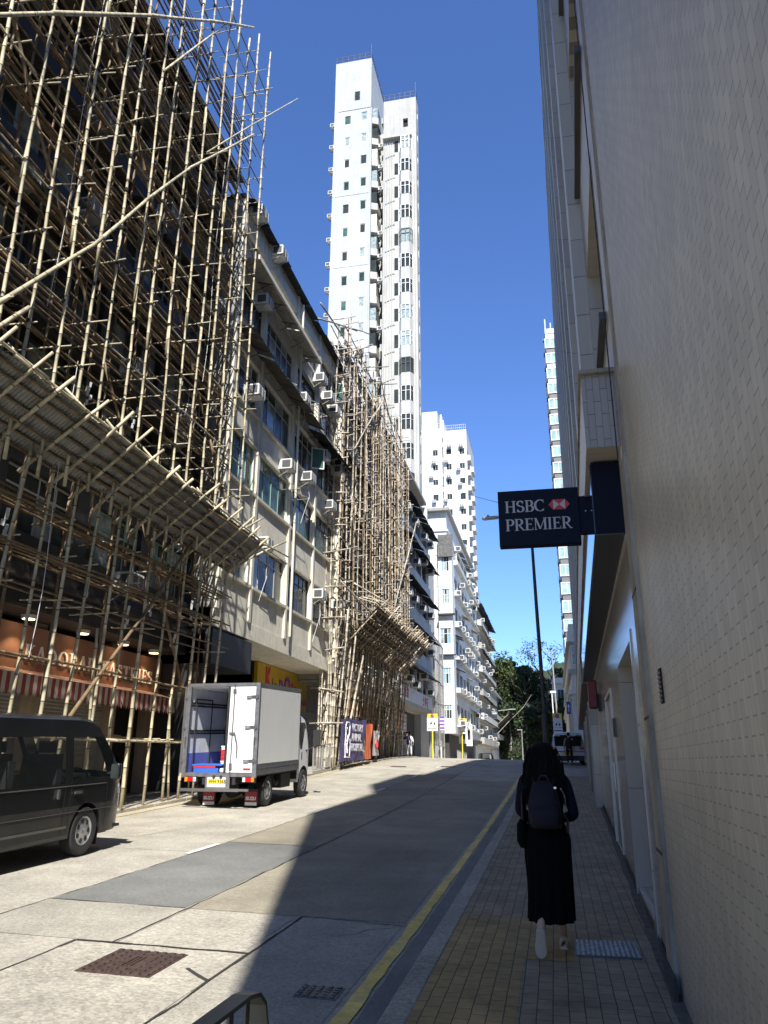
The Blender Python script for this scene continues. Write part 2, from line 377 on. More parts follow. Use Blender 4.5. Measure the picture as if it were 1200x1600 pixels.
while yg < 24:
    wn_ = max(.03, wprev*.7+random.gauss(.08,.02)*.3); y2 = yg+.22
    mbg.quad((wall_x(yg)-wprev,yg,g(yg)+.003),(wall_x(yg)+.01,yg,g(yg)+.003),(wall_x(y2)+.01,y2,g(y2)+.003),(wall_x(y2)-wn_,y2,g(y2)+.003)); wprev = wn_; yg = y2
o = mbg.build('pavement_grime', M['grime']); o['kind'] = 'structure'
# manholes
def manhole(cx, cy, w_, l_, zf, lift, m1, m2, label, kind=0, rot=0):
    t = thing('manhole_cover', label, 'manhole cover', (cx, cy, zf(cx, cy)))
    mb = MB(); mb.box(cx-w_/2, cx+w_/2, cy-l_/2, cy+l_/2, 0, lift)
    sl = (zf(cx, cy+.5)-zf(cx, cy-.5)); sx = (zf(cx+.5, cy)-zf(cx-.5, cy))
    fx = lambda x, y, z: (x, y, zf(cx, cy)+(y-cy)*sl+(x-cx)*sx+z)
    mb.v = [fx(*v) for v in mb.v]; mb.build('rim', m1, t)
    mc = MB(xf=fx); mc.box(cx-w_/2+.02, cx+w_/2-.02, cy-l_/2+.02, cy+l_/2-.02, lift*.5, lift+.003); mc.build('plate', m1, t)
    mb = MB(xf=fx)
    if kind == 0:
        n = 8
        for i in range(n):
            for j in range(n):
                x = cx-w_/2+w_*(i+.5)/n; y = cy-l_/2+l_*(j+.5)/n; s = w_*.03
                if abs(i-3.5) < 1.2 and abs(j-3.5) < 2.2: continue
                mb.box(x-s, x+s, y-s, y+s, lift+.003, lift+.010)
        for k in (-1, 0, 1): mb.box(cx+k*.035-.006, cx+k*.035+.006, cy-l_*.2, cy+l_*.2, lift+.003, lift+.011)
    else:
        nx, ny = kind
        for i in range(nx):
            for j in range(ny):
                x = cx-w_/2+w_*(i+.5)/nx; y = cy-l_/2+l_*(j+.5)/ny; s = w_/nx*.36; s2 = l_/ny*.18
                a = random.uniform(0,3.14) if kind[0] > 6 else math.atan2(y-cy, (x-cx)*2)+random.uniform(-.3,.3); c_, s_ = math.cos(a), math.sin(a)
                pts = [(x+u*s*c_-v*s2*s_, y+(u*s*s_+v*s2*c_), lift+.003) for u, v in ((-1,0),(-.5,-1),(.6,-1),(1,0),(.6,1),(-.5,1))]
                mb.prism(pts, (0,0,.007))
    mb.build('raised_pattern', m2, t)
M['iron'] = mat('rusty iron', (.085,.055,.045), .55, .3, .4, 20, bump=.4)
M['iron_grey'] = mat('worn iron', (.10,.10,.10), .5, .4, .4, 20, bump=.4)
M['iron_blue'] = mat('silvery cast iron', (.42,.42,.40), .45, .3, .4, 20)
manhole(-3.36, 6.33, .62, .66, RZ, .010, M['iron'], M['iron'], 'large rusty brown square manhole cover with studs in the sunlit concrete', 0)
manhole(-1.74, 6.02, .31, .27, RZ, .010, M['iron_grey'], M['iron_grey'], 'small grey grating cover in the shaded road beside the yellow line', (5,5))
manhole(.32, 7.28, .5, .5, lambda x, y: g(y), .010, M['iron_grey'], M['iron_blue'], 'silvery patterned cast iron cover in the pavement by the bank door', (13,12))
manhole(-7.4, 38.3, .7, .6, RZ, .010, M['iron'], M['iron'], 'dark far manhole cover on the left lane near the crest', 0)
manhole(-5.15, 39.4, .7, .6, RZ, .010, M['iron'], M['iron'], 'dark far manhole cover in the middle of the road near the crest', 0)
# ------------------------------------------------------------ lettering
def text_part(name, string, size, org, right, up, m, parent, depth=.004, center=False, bold=0., squeeze=1., shear=0., label=None):
    cu = bpy.data.curves.new(name, 'FONT'); cu.body = string; cu.size = size; cu.extrude = depth; cu.offset = bold; cu.resolution_u = 2; cu.shear = shear
    if center: cu.align_x = 'CENTER'; cu.align_y = 'CENTER'
    to = bpy.data.objects.new(name, cu); COL.objects.link(to)
    bpy.context.view_layer.update()
    dg = bpy.context.evaluated_depsgraph_get()
    me = bpy.data.meshes.new_from_object(to.evaluated_get(dg))
    bpy.data.objects.remove(to)
    r = Vector(right).normalized(); u = Vector(up).normalized(); n = r.cross(u)
    o_ = Vector((0,0,0)); p = parent
    while p is not None: o_ = o_+ORI.get(p, Vector((0,0,0))); p = p.parent
    og = Vector(org)-o_
    for v in me.vertices:
        c = v.co; v.co = og + r*c.x*squeeze + u*c.y + n*c.z
    me.materials.clear(); me.materials.append(m)
    ob = bpy.data.objects.new(name, me); COL.objects.link(ob); ob.parent = parent
    if label: ob['label'] = label
    return ob
# roman letters drawn as thick and thin strokes with serifs; unit height 1
TK, TN = .15, .06
def arc(cx, cy, rx, ry, a0, a1, n=12): return [(cx+rx*math.cos(R(a0+(a1-a0)*i/n)), cy+ry*math.sin(R(a0+(a1-a0)*i/n))) for i in range(n+1)]
def stem(x, t=TK, y0=0, y1=1, s0=1, s1=1):
    o = [([(x,y0),(x,y1)], t, t)]
    if s0: o.append(([(x-t*.5-.07,y0+.02),(x+t*.5+.07,y0+.02)], .045, .045))
    if s1: o.append(([(x-t*.5-.07,y1-.02),(x+t*.5+.07,y1-.02)], .045, .045))
    return o
def bar(x0, y0, x1, y1, t=TN): return [([(x0,y0),(x1,y1)], t, t)]
GL = {
 'H': (.86, lambda: stem(.18)+stem(.68)+bar(.18,.52,.68,.52)),
 'S': (.62, lambda: [(arc(.3,.73,.2,.24,25,200,14)+arc(.31,.27,.22,.25,100,-20,10)+arc(.31,.27,.22,.24,-20,-160,10), .10,.10), ([(.49,.70),(.49,.98)],.04,.04), ([(.09,.02),(.09,.30)],.04,.04)]),
 'B': (.70, lambda: stem(.18)+[(([(.18,.97)]+arc(.38,.745,.19,.225,90,-90,12)+[(.18,.52)]), .075,.075), (([(.18,.52)]+arc(.40,.275,.22,.245,90,-90,12)+[(.18,.03)]), .085,.085)]),
 'C': (.80, lambda: [(arc(.45,.5,.36,.48,50,310,26), .10,.10), ([(.70,.72),(.70,.98)],.04,.04), ([(.70,.02),(.70,.2)],.04,.04)]),
 'P': (.66, lambda: stem(.18)+[(([(.18,.97)]+arc(.38,.72,.21,.25,90,-90,12)+[(.18,.47)]), .08,.08)]),
 'R': (.76, lambda: stem(.18)+[(([(.18,.97)]+arc(.38,.73,.20,.24,90,-90,12)+[(.18,.49)]), .08,.08), ([(.34,.5),(.66,.02),(.78,.02)], .12,.06)]),
 'E': (.66, lambda: stem(.18)+bar(.18,.97,.58,.97)+bar(.18,.51,.48,.51)+bar(.18,.03,.60,.03)+bar(.58,.8,.58,1,.04)+bar(.60,.0,.60,.22,.04)+bar(.48,.42,.48,.6,.04)),
 'M': (1.0, lambda: stem(.14,.06)+stem(.84)+[([(.16,.98),(.48,.06)],.13,.13), ([(.48,.06),(.82,.98)],.055,.055)]),
 'I': (.36, lambda: stem(.18)),
 'K': (.78, lambda: stem(.18)+[([(.26,.45),(.62,.97)],.055,.055), ([(.36,.58),(.66,.02)],.13,.13), ([(.5,.975),(.74,.975)],.04,.04), ([(.54,.02),(.78,.02)],.04,.04)]),
 'A': (.78, lambda: [([(.12,.03),(.38,1.0)],.055,.055), ([(.38,1.0),(.66,.03)],.14,.14), ([(.22,.35),(.55,.35)],.05,.05), ([(.02,.02),(.22,.02)],.04,.04), ([(.54,.02),(.78,.02)],.04,.04)]),
 'D': (.82, lambda: stem(.18)+[(([(.18,.97)]+arc(.32,.5,.38,.47,90,-90,18)+[(.18,.03)]), .09,.09)]),
 'O': (.88, lambda: [(arc(.44,.5,.34,.47,0,360,28), .10,.10)]),
 'T': (.72, lambda: stem(.36,s1=0)+bar(.04,.97,.68,.97)+bar(.05,.78,.05,1,.04)+bar(.67,.78,.67,1,.04)),
 ' ': (.4, lambda: []),
}
def roman(mb, string, h, org, right, up, depth=.01, gap=.06, sx=1., mi=0):
    r = Vector(right).normalized(); u = Vector(up).normalized(); n = r.cross(u); x = 0; lay = 0
    for ch in string:
        wd, fn = GL[ch]
        for pl, t0, t1 in fn():
            lay = (lay+1) % 7
            P = [Vector((p[0], p[1])) for p in pl]; m_ = len(P); Lf = []; Rt = []
            for i in range(m_):
                d = (P[min(i+1,m_-1)]-P[max(i-1,0)]); d.normalize(); nn = Vector((-d.y, d.x))
                # thick on vertical runs, thin on horizontal ones for curves
                t = t0+(t1-t0)*i/(m_-1)
                if m_ > 4: t = .05+(.165-.05)*abs(d.y)**1.3
                Lf.append(P[i]+nn*t/2); Rt.append(P[i]-nn*t/2)
            f3 = lambda p, k: Vector(org)+r*((x+p.x)*h*sx)+u*(p.y*h)+n*k
            dd = depth+lay*.0004
            for i in range(m_-1):
                mb.prism([f3(Rt[i],0), f3(Rt[i+1],0), f3(Lf[i+1],0), f3(Lf[i],0)], n*dd, mi)
        x += wd+gap
    return x*h*sx
# ------------------------------------------------------------ wall with openings
def wall(mb, p0, udir, L, z0, z1, openings, depth=.2, mi=0, mir=None):
    """p0 = start (x,y); udir = unit 2d direction; outward normal is to the RIGHT of udir. openings: (u0,u1,z0,z1)"""
    mir = mi if mir is None else mir
    us = sorted({0, L, *[o[0] for o in openings], *[o[1] for o in openings]}); zs = sorted({z0, z1, *[o[2] for o in openings], *[o[3] for o in openings]})
    n = (udir[1], -udir[0])
    P = lambda u, z, d=0: (p0[0]+udir[0]*u-n[0]*d, p0[1]+udir[1]*u-n[1]*d, z)
    for a, b in zip(us, us[1:]):
        for c, d in zip(zs, zs[1:]):
            um, zm = (a+b)/2, (c+d)/2
            if any(o[0] < um < o[1] and o[2] < zm < o[3] for o in openings): continue
            mb.quad(P(a,c), P(b,c), P(b,d), P(a,d), mi)
    for (a, b, c, d) in openings:
        mb.quad(P(a,c,depth), P(b,c,depth), P(b,c), P(a,c), mir); mb.quad(P(a,d), P(b,d), P(b,d,depth), P(a,d,depth), mir)
        mb.quad(P(a,c), P(a,d), P(a,d,depth), P(a,c,depth), mir); mb.quad(P(b,c,depth), P(b,d,depth), P(b,d), P(b,c), mir)
def window(parent, p0, udir, o, depth, cols, transom, mf, mg, name='window', fw=.05, open_pane=None, sill=False, msill=None, rand=None):
    """frame + glass pane set `depth` behind the face"""
    n = (udir[1], -udir[0]); a, b, c, d = o
    def bx(mb, u0, u1, z0_, z1_, d0, d1, mi=0):
        pts = []
        for z in (z0_, z1_):
            for (u, dd) in ((u0,d0),(u1,d0),(u1,d1),(u0,d1)):
                pts.append((p0[0]+udir[0]*u-n[0]*dd, p0[1]+udir[1]*u-n[1]*dd, z))
        mb.add(pts, [(0,1,2,3)[::-1],(4,5,6,7),(0,1,5,4),(1,2,6,5),(2,3,7,6),(3,0,4,7)], mi)
    mb = MB(); f0, f1 = depth-.06, depth-.005; e = .002
    bx(mb, a+e, b-e, c+e, c+fw, f0, f1); bx(mb, a+e, b-e, d-fw, d-e, f0, f1)
    bx(mb, a+e, a+fw, c+fw, d-fw, f0, f1); bx(mb, b-fw, b-e, c+fw, d-fw, f0, f1)
    zt = None
    if transom:
        zt = c+(d-c)*transom; bx(mb, a+fw, b-fw, zt-fw*.45, zt+fw*.45, f0+.004, f1)
    for i in range(1, cols):
        u = a+(b-a)*i/cols; bx(mb, u-fw*.45, u+fw*.45, c+fw, d-fw, f0+.008, f1)
    w_ = mb.build(name, mf, parent)
    mp = MB(); pz = depth-.03
    P = lambda u, z, dd: (p0[0]+udir[0]*u-n[0]*dd, p0[1]+udir[1]*u-n[1]*dd, z)
    mgs = mg if isinstance(mg, list) else [mg]
    zs_ = [c+fw*.5, zt, d-fw*.5] if zt else [c+fw*.5, d-fw*.5]
    rr = rand or random
    for i in range(cols):
        u0 = a+(b-a)*i/cols; u1 = a+(b-a)*(i+1)/cols
        for z0_, z1_ in zip(zs_, zs_[1:]):
            t = rr.uniform(-.006, .006); t2 = rr.uniform(-.006,.006)
            mp.quad(P(u0,z0_,pz+t), P(u1,z0_,pz-t), P(u1,z1_,pz+t2), P(u0,z1_,pz-t2), rr.randrange(len(mgs)))
    mp.build('pane', mgs, w_)
    if sill:
        ms = MB(); bx(ms, a-.05, b+.05, c-.09, c-.004, -.07, depth-.07); ms.build('sill', msill or mf, w_)
    return w_
# air conditioner mesh, unit: back at origin, sticks out along +X
def ac_proto():
    mb = MB(); mb.box(0, .55, -.31, .31, 0, .42, 0)
    body = MB(); body.box(0, .55, -.31, .31, 0, .42, 0)
    me = body.build('air_conditioner', M['ac_white'], bevel=.012)
    gr = MB()
    gr.box(.552, .558, -.27, .0, .05, .37, 0); gr.box(.552, .558, .03, .27, .05, .37, 0)
    for s in (-1, 1): gr.box(.16, .50, s*.312, s*.317, .06, .36, 0)
    for i in range(6): gr.box(.558, .564, -.27, .27, .07+i*.05, .085+i*.05, 1)
    gr.box(.559, .566, -.29, -.25, .03, .39, 1); gr.box(.559, .566, .25, .29, .03, .39, 1); gr.box(.559,.566,-.02,.05,.03,.39,1)
    g_ = gr.build('grille', [M['ac_grille'], M['ac_white']], me)
    br = MB()
    for s in (-.24, .24): br.tube([(.0,s,-.02),(.52,s,-.02)], .015, 4); br.tube([(.0,s,-.3),(.45,s,-.03)], .013, 4)
    br.build('bracket', M['galv'], me)
    return me
M['ac_white'] = mat('air conditioner casing', (.62,.62,.59), .5, 0, .08, 3, streak=.15, dirt=(.3,.28,.24), dirtamt=.25)
M['ac_grille'] = mat('air conditioner grille', (.07,.07,.07), .6)
AC0 = ac_proto(); AC_USED = [False]
def add_ac(parent, x, y, z, rz=0, sc=1):
    global AC0
    o = ORI.get(parent, Vector((0,0,0)))
    if not AC_USED[0]:
        AC_USED[0] = True; c = AC0; c.parent = parent
    else:
        c = AC0.copy(); COL.objects.link(c); c.parent = parent
        for ch in AC0.children: d = ch.copy(); COL.objects.link(d); d.parent = c
    c.location = Vector((x,y,z))-o; c.rotation_euler = (0,0,rz); c.scale = (sc,sc,sc)
    return c
def root_at(name, label, cat, x, y, z, group=None): return thing(name, label, cat, (x,y,z), group)

# ============================================================ bank building on the right (frame: n<0 is towards the street)
bx_ = lambda x, y, z: (x+.58+.024*y, y, z)
bank = thing('bank_building', 'tall grey beige tiled bank building in shade along the right pavement', 'building', (wall_x(6), 6, g(6)))
M['conc_strip'] = mat('stained concrete strip', (.33,.30,.24), .8, 0, .25, 3, streak=.5, bump=.3)
M['alu_dark'] = mat('brown metal soffit', (.20,.165,.125), .45, 0, .05)
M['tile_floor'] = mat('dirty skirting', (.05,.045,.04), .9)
ZR = 25.6
mb = MB(bx_)
mb.box(0, 9, -4.7, 6.18, -.4, ZR)                     # near tile wall mass
mb.build('tiled_wall', M['tiles'], bank)
mb = MB(bx_); mb.box(-.03, 9, 6.182, 6.62, -.4, 4.05); mb.box(-.012,.3,6.182,6.40,4.052,ZR-.02); mb.build('corner_strip', M['conc_strip'], bank)
mb = MB(bx_); mb.box(-.032,-.03+.0,6.2,6.6,1.92,1.94); mb.box(-.035,-.03,6.19,6.61,.98,1.0); mb.box(-.035,-.03,6.19,6.61,2.9,2.915); mb.build('strip_joint', M['joint'], bank)
mb = MB(bx_); mb.box(-.06,-.03, 6.0,6.62,g(6)-.02,g(6)+.13); mb.build('skirting', M['tile_floor'], bank)
mb = MB(bx_); mb.box(.3, 7, .2, 6.0, ZR+.01, 30.6); mb.build('rooftop_tower', M['tiles_far'], bank)
# small louvred vent in the near wall
mb = MB(bx_); mb.box(-.012, .01, 5.32, 5.44, 1.97, 2.19, 0)
for i in range(7): mb.box(-.02, -.012, 5.33, 5.43, 1.98+i*.029, 1.992+i*.029, 1)
mb.build('vent', [M['dark'], M['conc_strip']], bank)
# ground floor: polished stone cladding 6.62 .. 36 with recessed doorways
opens = [(7.62-6.62, 9.85-6.62, g(8)-.1, 2.72), (12.2-6.62, 14.6-6.62, .05, 2.72)]
mb = MB(bx_)
def gw(mb, y0, y1, z0, z1, opn, depth, mi=0):
    wall(mb, (0, y1), (0, -1), y1-y0, z0, z1, [(y1-o[1], y1-o[0], o[2], o[3]) for o in opn], depth, mi)
# outward normal for direction (0,-1) is (-1,0): towards the street
o1 = (7.62, 9.85, g(8.7)+.10, 2.70); o2 = (12.3, 14.4, g(13)+.06, 2.68)
gw(mb, 6.62, 20.9, -.4, 3.56, [o1, o2], .75)
mb.quad((.75,7.62,.1),(.75,9.85,.1),(.75,9.85,2.72),(.75,7.62,2.72))
mb.build('stone_cladding', M['stone_panel'], bank)
mb = MB(bx_); mb.box(.0, .75, 7.63, 9.84, g(8.7)-.3, g(8.7)+.09)
for k in range(5): mb.box(.02+k*.07, .06+k*.07, 7.65, 9.82, g(8.7)+.09, g(8.7)+.105)
mb.build('door_step', M['frame_alu'], bank)
mb = MB(bx_)
for (a, b, c, d) in (o1,): 
    mb.box(-.012,.05,a-.10,a-.003,g(a),d+.1); mb.box(-.012,.05,a,b,d+.003,d+.1); mb.box(-.012,.05,b+.003,b+.1,g(b),d+.1)
mb.build('door_surround', M['stone_panel'], bank)
d_ = MB(bx_); a, b, c, d = o2
d_.box(.03,.09,a+.05,b-.05,c+.02,d-.05,0); d_.box(-.015,.03,a,a+.05,c,d,1); d_.box(-.015,.03,b-.05,b,c,d,1); d_.box(-.015,.03,a+.051,b-.051,d-.05,d,1)
dr = d_.build('metal_door', [mat('grey steel door', (.24,.225,.2), .4), M['frame_alu']], bank)
hh = MB(bx_); hh.tube([(-.02,12.55,g(13)+.9),(-.02,12.55,g(13)+1.3)], .018, 8); hh.box(-.015,.03,12.5,12.6,g(13)+1.5,g(13)+1.62); hh.build('handle', M['steel'], dr)
mb = MB(bx_); mb.box(-.04,.0,11.55,11.75,1.95,2.2); mb.build('call_panel', M['frame_dark'], bank)
mb = MB(bx_)
for (y0,y1) in ((6.7,7.5),(10,12.1),(14.6,20.8)):
    y=y0
    while y<y1:
        ye=min(y+1,y1); mb.add([(-.012,y,g(y)-.05),(-.012,ye,g(ye)-.05),(-.012,ye,g(ye)+.09),(-.012,y,g(y)+.09)],[(0,1,2,3)]); y=ye
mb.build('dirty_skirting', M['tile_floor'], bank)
# polished darker bay beyond and columns
M['polished'] = mat('polished stone', (.30,.28,.25), .04, 0, .1, 1)
mb = MB(bx_); mb.box(0, 5, 20.92, 36, -.3, 3.56); mb.build('shopfront_wall', M['polished'], bank)
for y in (20.7, 22.4, 25.8, 29.6, 33.4):
    mb = MB(bx_); mb.box(-.16, -.001, y, y+.35, g(y)-.1, 3.2); mb.build('column', M['stone_panel'], bank)
mb = MB(bx_); mb.box(.3, 6, 36.1, 52, -.2, 3.9); mb.build('set_back_wall', M['conc_strip'], bank)
# soffit / canopy zone over pavement
mb = MB(bx_); mb.box(-.30, 6, 21.1, 52, 3.58, 4.26); mb.build('lower_band', M['alu_dark'], bank)
# projecting stone band above the fascia and upper floors
mb = MB(bx_); mb.box(-.30, -.002, 6.66, 52, 4.30, 5.02, 0); mb.build('projecting_band', M['tiles_far'], bank)
mb = MB(bx_); mb.box(-.30, -.002, 6.652, 6.658, 4.30, 5.02, 0); mb.build('band_end', M['stone_box'], bank)
mb = MB(bx_); mb.box(-.32, .0, 6.6, 52, 5.022, 5.06); mb.build('band_capping', M['conc_strip'], bank)
# upper floors 6.42 .. 52
mb = MB(bx_)
floors = [5.06+3.42*k for k in range(6)]
bays = [(6.9+3.2*i, 6.9+3.2*i+2.35) for i in range(14)]
ops = []
for k, z in enumerate(floors):
    for (a, b) in bays: ops.append((a, b, z+.75, z+2.75))
gw(mb, 6.42, 52, 4.06, ZR, ops, .55)
mb.quad((9,52,-.3),(0,52,-.3),(0,52,ZR),(9,52,ZR)); mb.quad((0,6.4,ZR),(9,6.4,ZR),(9,52,ZR),(0,52,ZR))
mb.quad((.56,52,5),(.56,6.5,5),(.56,6.5,ZR),(.56,52,ZR))
mb.build('upper_wall', M['tiles_far'], bank)
mb = MB(bx_); mb.box(-.16,.1,6.6,52.05,ZR,ZR+.25); mb.build('parapet_coping', M['conc_strip'], bank)
for (a, b) in bays:
    mb = MB(bx_); mb.box(-.17, -.001, b+.12, b+.72, 5.062, ZR-.01); mb.build('pier', M['tiles_far'], bank)
rnd = random.Random(4)
for k, z in enumerate(floors):
    for i, (a, b) in enumerate(bays):
        if k*14+i > 98: break
        mf = MB(bx_); o = (a+.01, b-.01, z+.76, z+2.74)
        for (ya, yb, za, zb) in ((o[0],o[1],o[2],o[2]+.06),(o[0],o[1],o[3]-.06,o[3]),(o[0],o[0]+.06,o[2]+.06,o[3]-.06),(o[1]-.06,o[1],o[2]+.06,o[3]-.06),((o[0]+o[1])/2-.03,(o[0]+o[1])/2+.03,o[2]+.06,o[3]-.06)):
            mf.box(.36,.42,ya,yb,za,zb)
        mf.box(-.07,.3,a-.04,b+.04,z+.66,z+.745)
        w_ = mf.build('window', M['frame_dark'], bank)
        mg = MB(bx_); mg.quad((.40,o[1],o[2]),(.40,o[0],o[2]),(.40,o[0],o[3]),(.40,o[1],o[3])); mg.build('pane', M['glass'], w_)
# drain pipe
mb = MB(bx_); mb.tube([(-.05,6.50,4.1),(-.05,6.50,ZR)], .006, 6); mb.build('cable', M['black'], bank)
# navy fascia box with glossy face
M['navy'] = mat('navy sign casing', (.0025,.004,.013), .5, 0, .05, spec=.15)
M['navy_gloss'] = mat('glossy navy face', (.008,.014,.05), .03, 0, .05, coat=1., spec=.8)
M['soffit_dark'] = mat('dark fascia underside', (.035,.036,.038), .4)
fa = thing('fascia_sign', 'long dark navy sign box over the bank doors, running along the right wall', 'sign', bx_(0,7,3.56))
mb = MB(bx_); mb.box(-.26, -.004, 6.98, 20.85, 3.59, 4.28, 0); mb.build('casing', M['navy'], fa)
mb = MB(bx_); mb.box(-.262, -.003, 6.99, 20.84, 3.575, 3.588, 0); mb.build('underside', M['soffit_dark'], fa)
mb = MB(bx_); mb.box(-.272, -.262, 7.0, 20.83, 3.60, 4.27, 0); mb.build('glossy_face', M['navy_gloss'], fa)
mb = MB(bx_); mb.box(-.006, .01, 6.64, 6.97, 3.53, 4.29); mb.box(-.01,.0,6.98,20.9,3.535,3.57); mb.build('edge_trim', M['frame_alu'], fa)
# projecting sign  HSBC / PREMIER
YS = 8.0
sg = thing('projecting_sign', 'small navy projecting bank sign reading HSBC PREMIER with a red and white hexagon', 'sign', (0, YS, 4.1))
mb = MB(); mb.box(-.445, .405, YS, YS+.13, 3.79, 4.41); mb.build('panel', M['navy'], sg, bevel=.004)
mb = MB(); mb.box(.406, .535, YS+.02, YS+.11, 3.90, 4.31); mb.build('arm', M['navy'], sg)
mb = MB(); mb.cyl((.47,YS+.015,4.14),(.47,YS+.02,4.14),.006); mb.build('bolt', M['steel'], sg)
M['sign_white'] = mat('sign letter white', (.42,.42,.42), .5, 0, .05)
M['logo_red'] = mat('logo red', (.50,.025,.03), .5, 0, .05)
mb = MB(); roman(mb, 'HSBC', .130, (-.375, YS-.001, 4.16), (1,0,0), (0,0,1), .004, .0, 1.10, 0)
roman(mb, 'PREMIER', .130, (-.375, YS-.001, 3.955), (1,0,0), (0,0,1), .004, .0, 1.10, 0)
mb.build('lettering', M['sign_white'], sg)
mb = MB(); cx, cz, hw, hh_ = .20, 4.225, .112, .056; sq = .062
y_ = YS-.001
mb.prism([(cx-sq,y_,cz-hh_),(cx+sq,y_,cz-hh_),(cx+sq,y_,cz+hh_),(cx-sq,y_,cz+hh_)], (0,-.003,0), 1)
mb.prism([(cx-sq,y_,cz-hh_),(cx-sq,y_,cz+hh_),(cx-hw,y_,cz)], (0,-.0035,0), 0)
mb.prism([(cx+sq,y_,cz-hh_),(cx+hw,y_,cz),(cx+sq,y_,cz+hh_)], (0,-.0035,0), 0)
mb.prism([(cx-sq,y_-.002,cz+hh_),(cx+sq,y_-.002,cz+hh_),(cx,y_-.002,cz)], (0,-.0025,0), 0)
mb.prism([(cx-sq,y_-.002,cz-hh_),(cx,y_-.002,cz),(cx+sq,y_-.002,cz-hh_)], (0,-.0025,0), 0)
mb.build('hexagon_emblem', [M['logo_red'], M['sign_white']], sg)
# red alarm bell box
al = thing('alarm_box', 'dark red alarm box sticking out of the stone wall beyond the bank doors', 'alarm box', bx_(0,16.9,2.9))
mb = MB(bx_); mb.box(-.24,-.06,16.6,16.95,2.66,3.22); mb.build('casing', mat('dark red plastic', (.16,.012,.015), .45), al, bevel=.03)
mb = MB(bx_); mb.box(-.06,.0,16.7,16.85,2.6,2.95); mb.build('mount', M['black'], al)
# ============================================================ left row
M['render_pale'] = mat('pale render', (.80,.755,.63), .85, 0, .08, 2, bump=.25, bscale=25, streak=.22, var2=.12, dirt=(.30,.27,.22), dirtamt=.3)
M['render_trim'] = mat('cream painted trim', (.66,.625,.52), .75, 0, .07, 3, streak=.2)
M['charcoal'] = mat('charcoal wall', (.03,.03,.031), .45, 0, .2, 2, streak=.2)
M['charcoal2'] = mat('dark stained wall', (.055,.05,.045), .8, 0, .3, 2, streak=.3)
M['corrug'] = mat('rusty corrugated sheet', (.13,.12,.105), .6, .2, .3, 3, streak=.3, dirt=(.10,.06,.035), dirtamt=.7)
M['corrug_grey'] = mat('grey corrugated sheet', (.25,.25,.235), .5, .3, .25, 3, dirt=(.14,.11,.08), dirtamt=.6)
M['slab'] = mat('stained slab edge', (.42,.40,.35), .85, 0, .15, 3, streak=.35, dirt=(.2,.18,.15), dirtamt=.5)
M['white_wall'] = mat('white painted wall', (.68,.69,.68), .8, 0, .05, 2, streak=.2, var2=.06, dirt=(.5,.5,.47), dirtamt=.35)
M['off_white'] = mat('off white wall', (.60,.59,.54), .8, 0, .08, 2, streak=.3, var2=.08, dirt=(.38,.36,.31), dirtamt=.4)
M['grey_wall'] = mat('dirty grey wall', (.33,.32,.29), .85, 0, .15, 2, streak=.35)
M['shutter'] = mat('roller shutter', (.34,.32,.28), .5, .1, .12, 3)
M['brick_red'] = mat('dark red panel', (.25,.035,.025), .6)
GL3 = [M['glass'], M['glass'], M['glass_pale']]
GLG = [M['glass_green'], M['glass'], M['glass_green'], M['glass_pale']]
def corrugated(mb, x0, z0, x1, z1, ya, yb, pitch=.11, amp=.014, mi=0, th=.004):
    """sheet from (x0,z0) at the wall to (x1,z1) outside, ribs running outwards"""
    n = max(2, int((yb-ya)/pitch*2)); vs = []; fs = []
    for i in range(n+1):
        y = ya+(yb-ya)*i/n; o = amp*(1 if i % 2 else -1)
        vs += [(x0,y,z0+o),(x1,y,z1+o),(x0,y,z0+o-th),(x1,y,z1+o-th)]
    for i in range(n):
        q = i*4; fs += [(q,q+1,q+5,q+4),(q+2,q+6,q+7,q+3)]
    mb.add(vs, fs, mi)
def awning(parent, x0, z0, x1, z1, ya, yb, m=None, name='awning'):
    mb = MB(); y = ya
    while y < yb-.05:
        y2 = min(yb, y+random.uniform(.9,1.6)); d = random.gauss(0,.02)
        corrugated(mb, x0, z0+d, x1+random.gauss(0,.03), z1+d+random.gauss(0,.015), y, y2+.04); y = y2
    a = mb.build(name, m or M['corrug'], parent)
    ms = MB(); y = ya+.2
    while y < yb:
        ms.tube([(x0,y,z0-.03),(x1,y,z1-.03)], .018, 4); ms.tube([(x0+.0,y,z0-.45),(x0+(x1-x0)*.75,y,z0+(z1-z0)*.75-.03)], .014, 4); y += 1.4
    ms.build('bracket', M['frame_dark'], a)
    return a
def facade_px(parent, xf_, y0, y1, zb, zt, wins, mw, depth=.22, name='facade_wall'):
    """+X facing facade with window openings; wins (ya,yb,za,zb)"""
    mb = MB(); wall(mb, (xf_, y0), (0,1), y1-y0, zb, zt, [(a-y0,b-y0,c,d) for a,b,c,d in wins], depth)
    return mb.build(name, mw, parent)
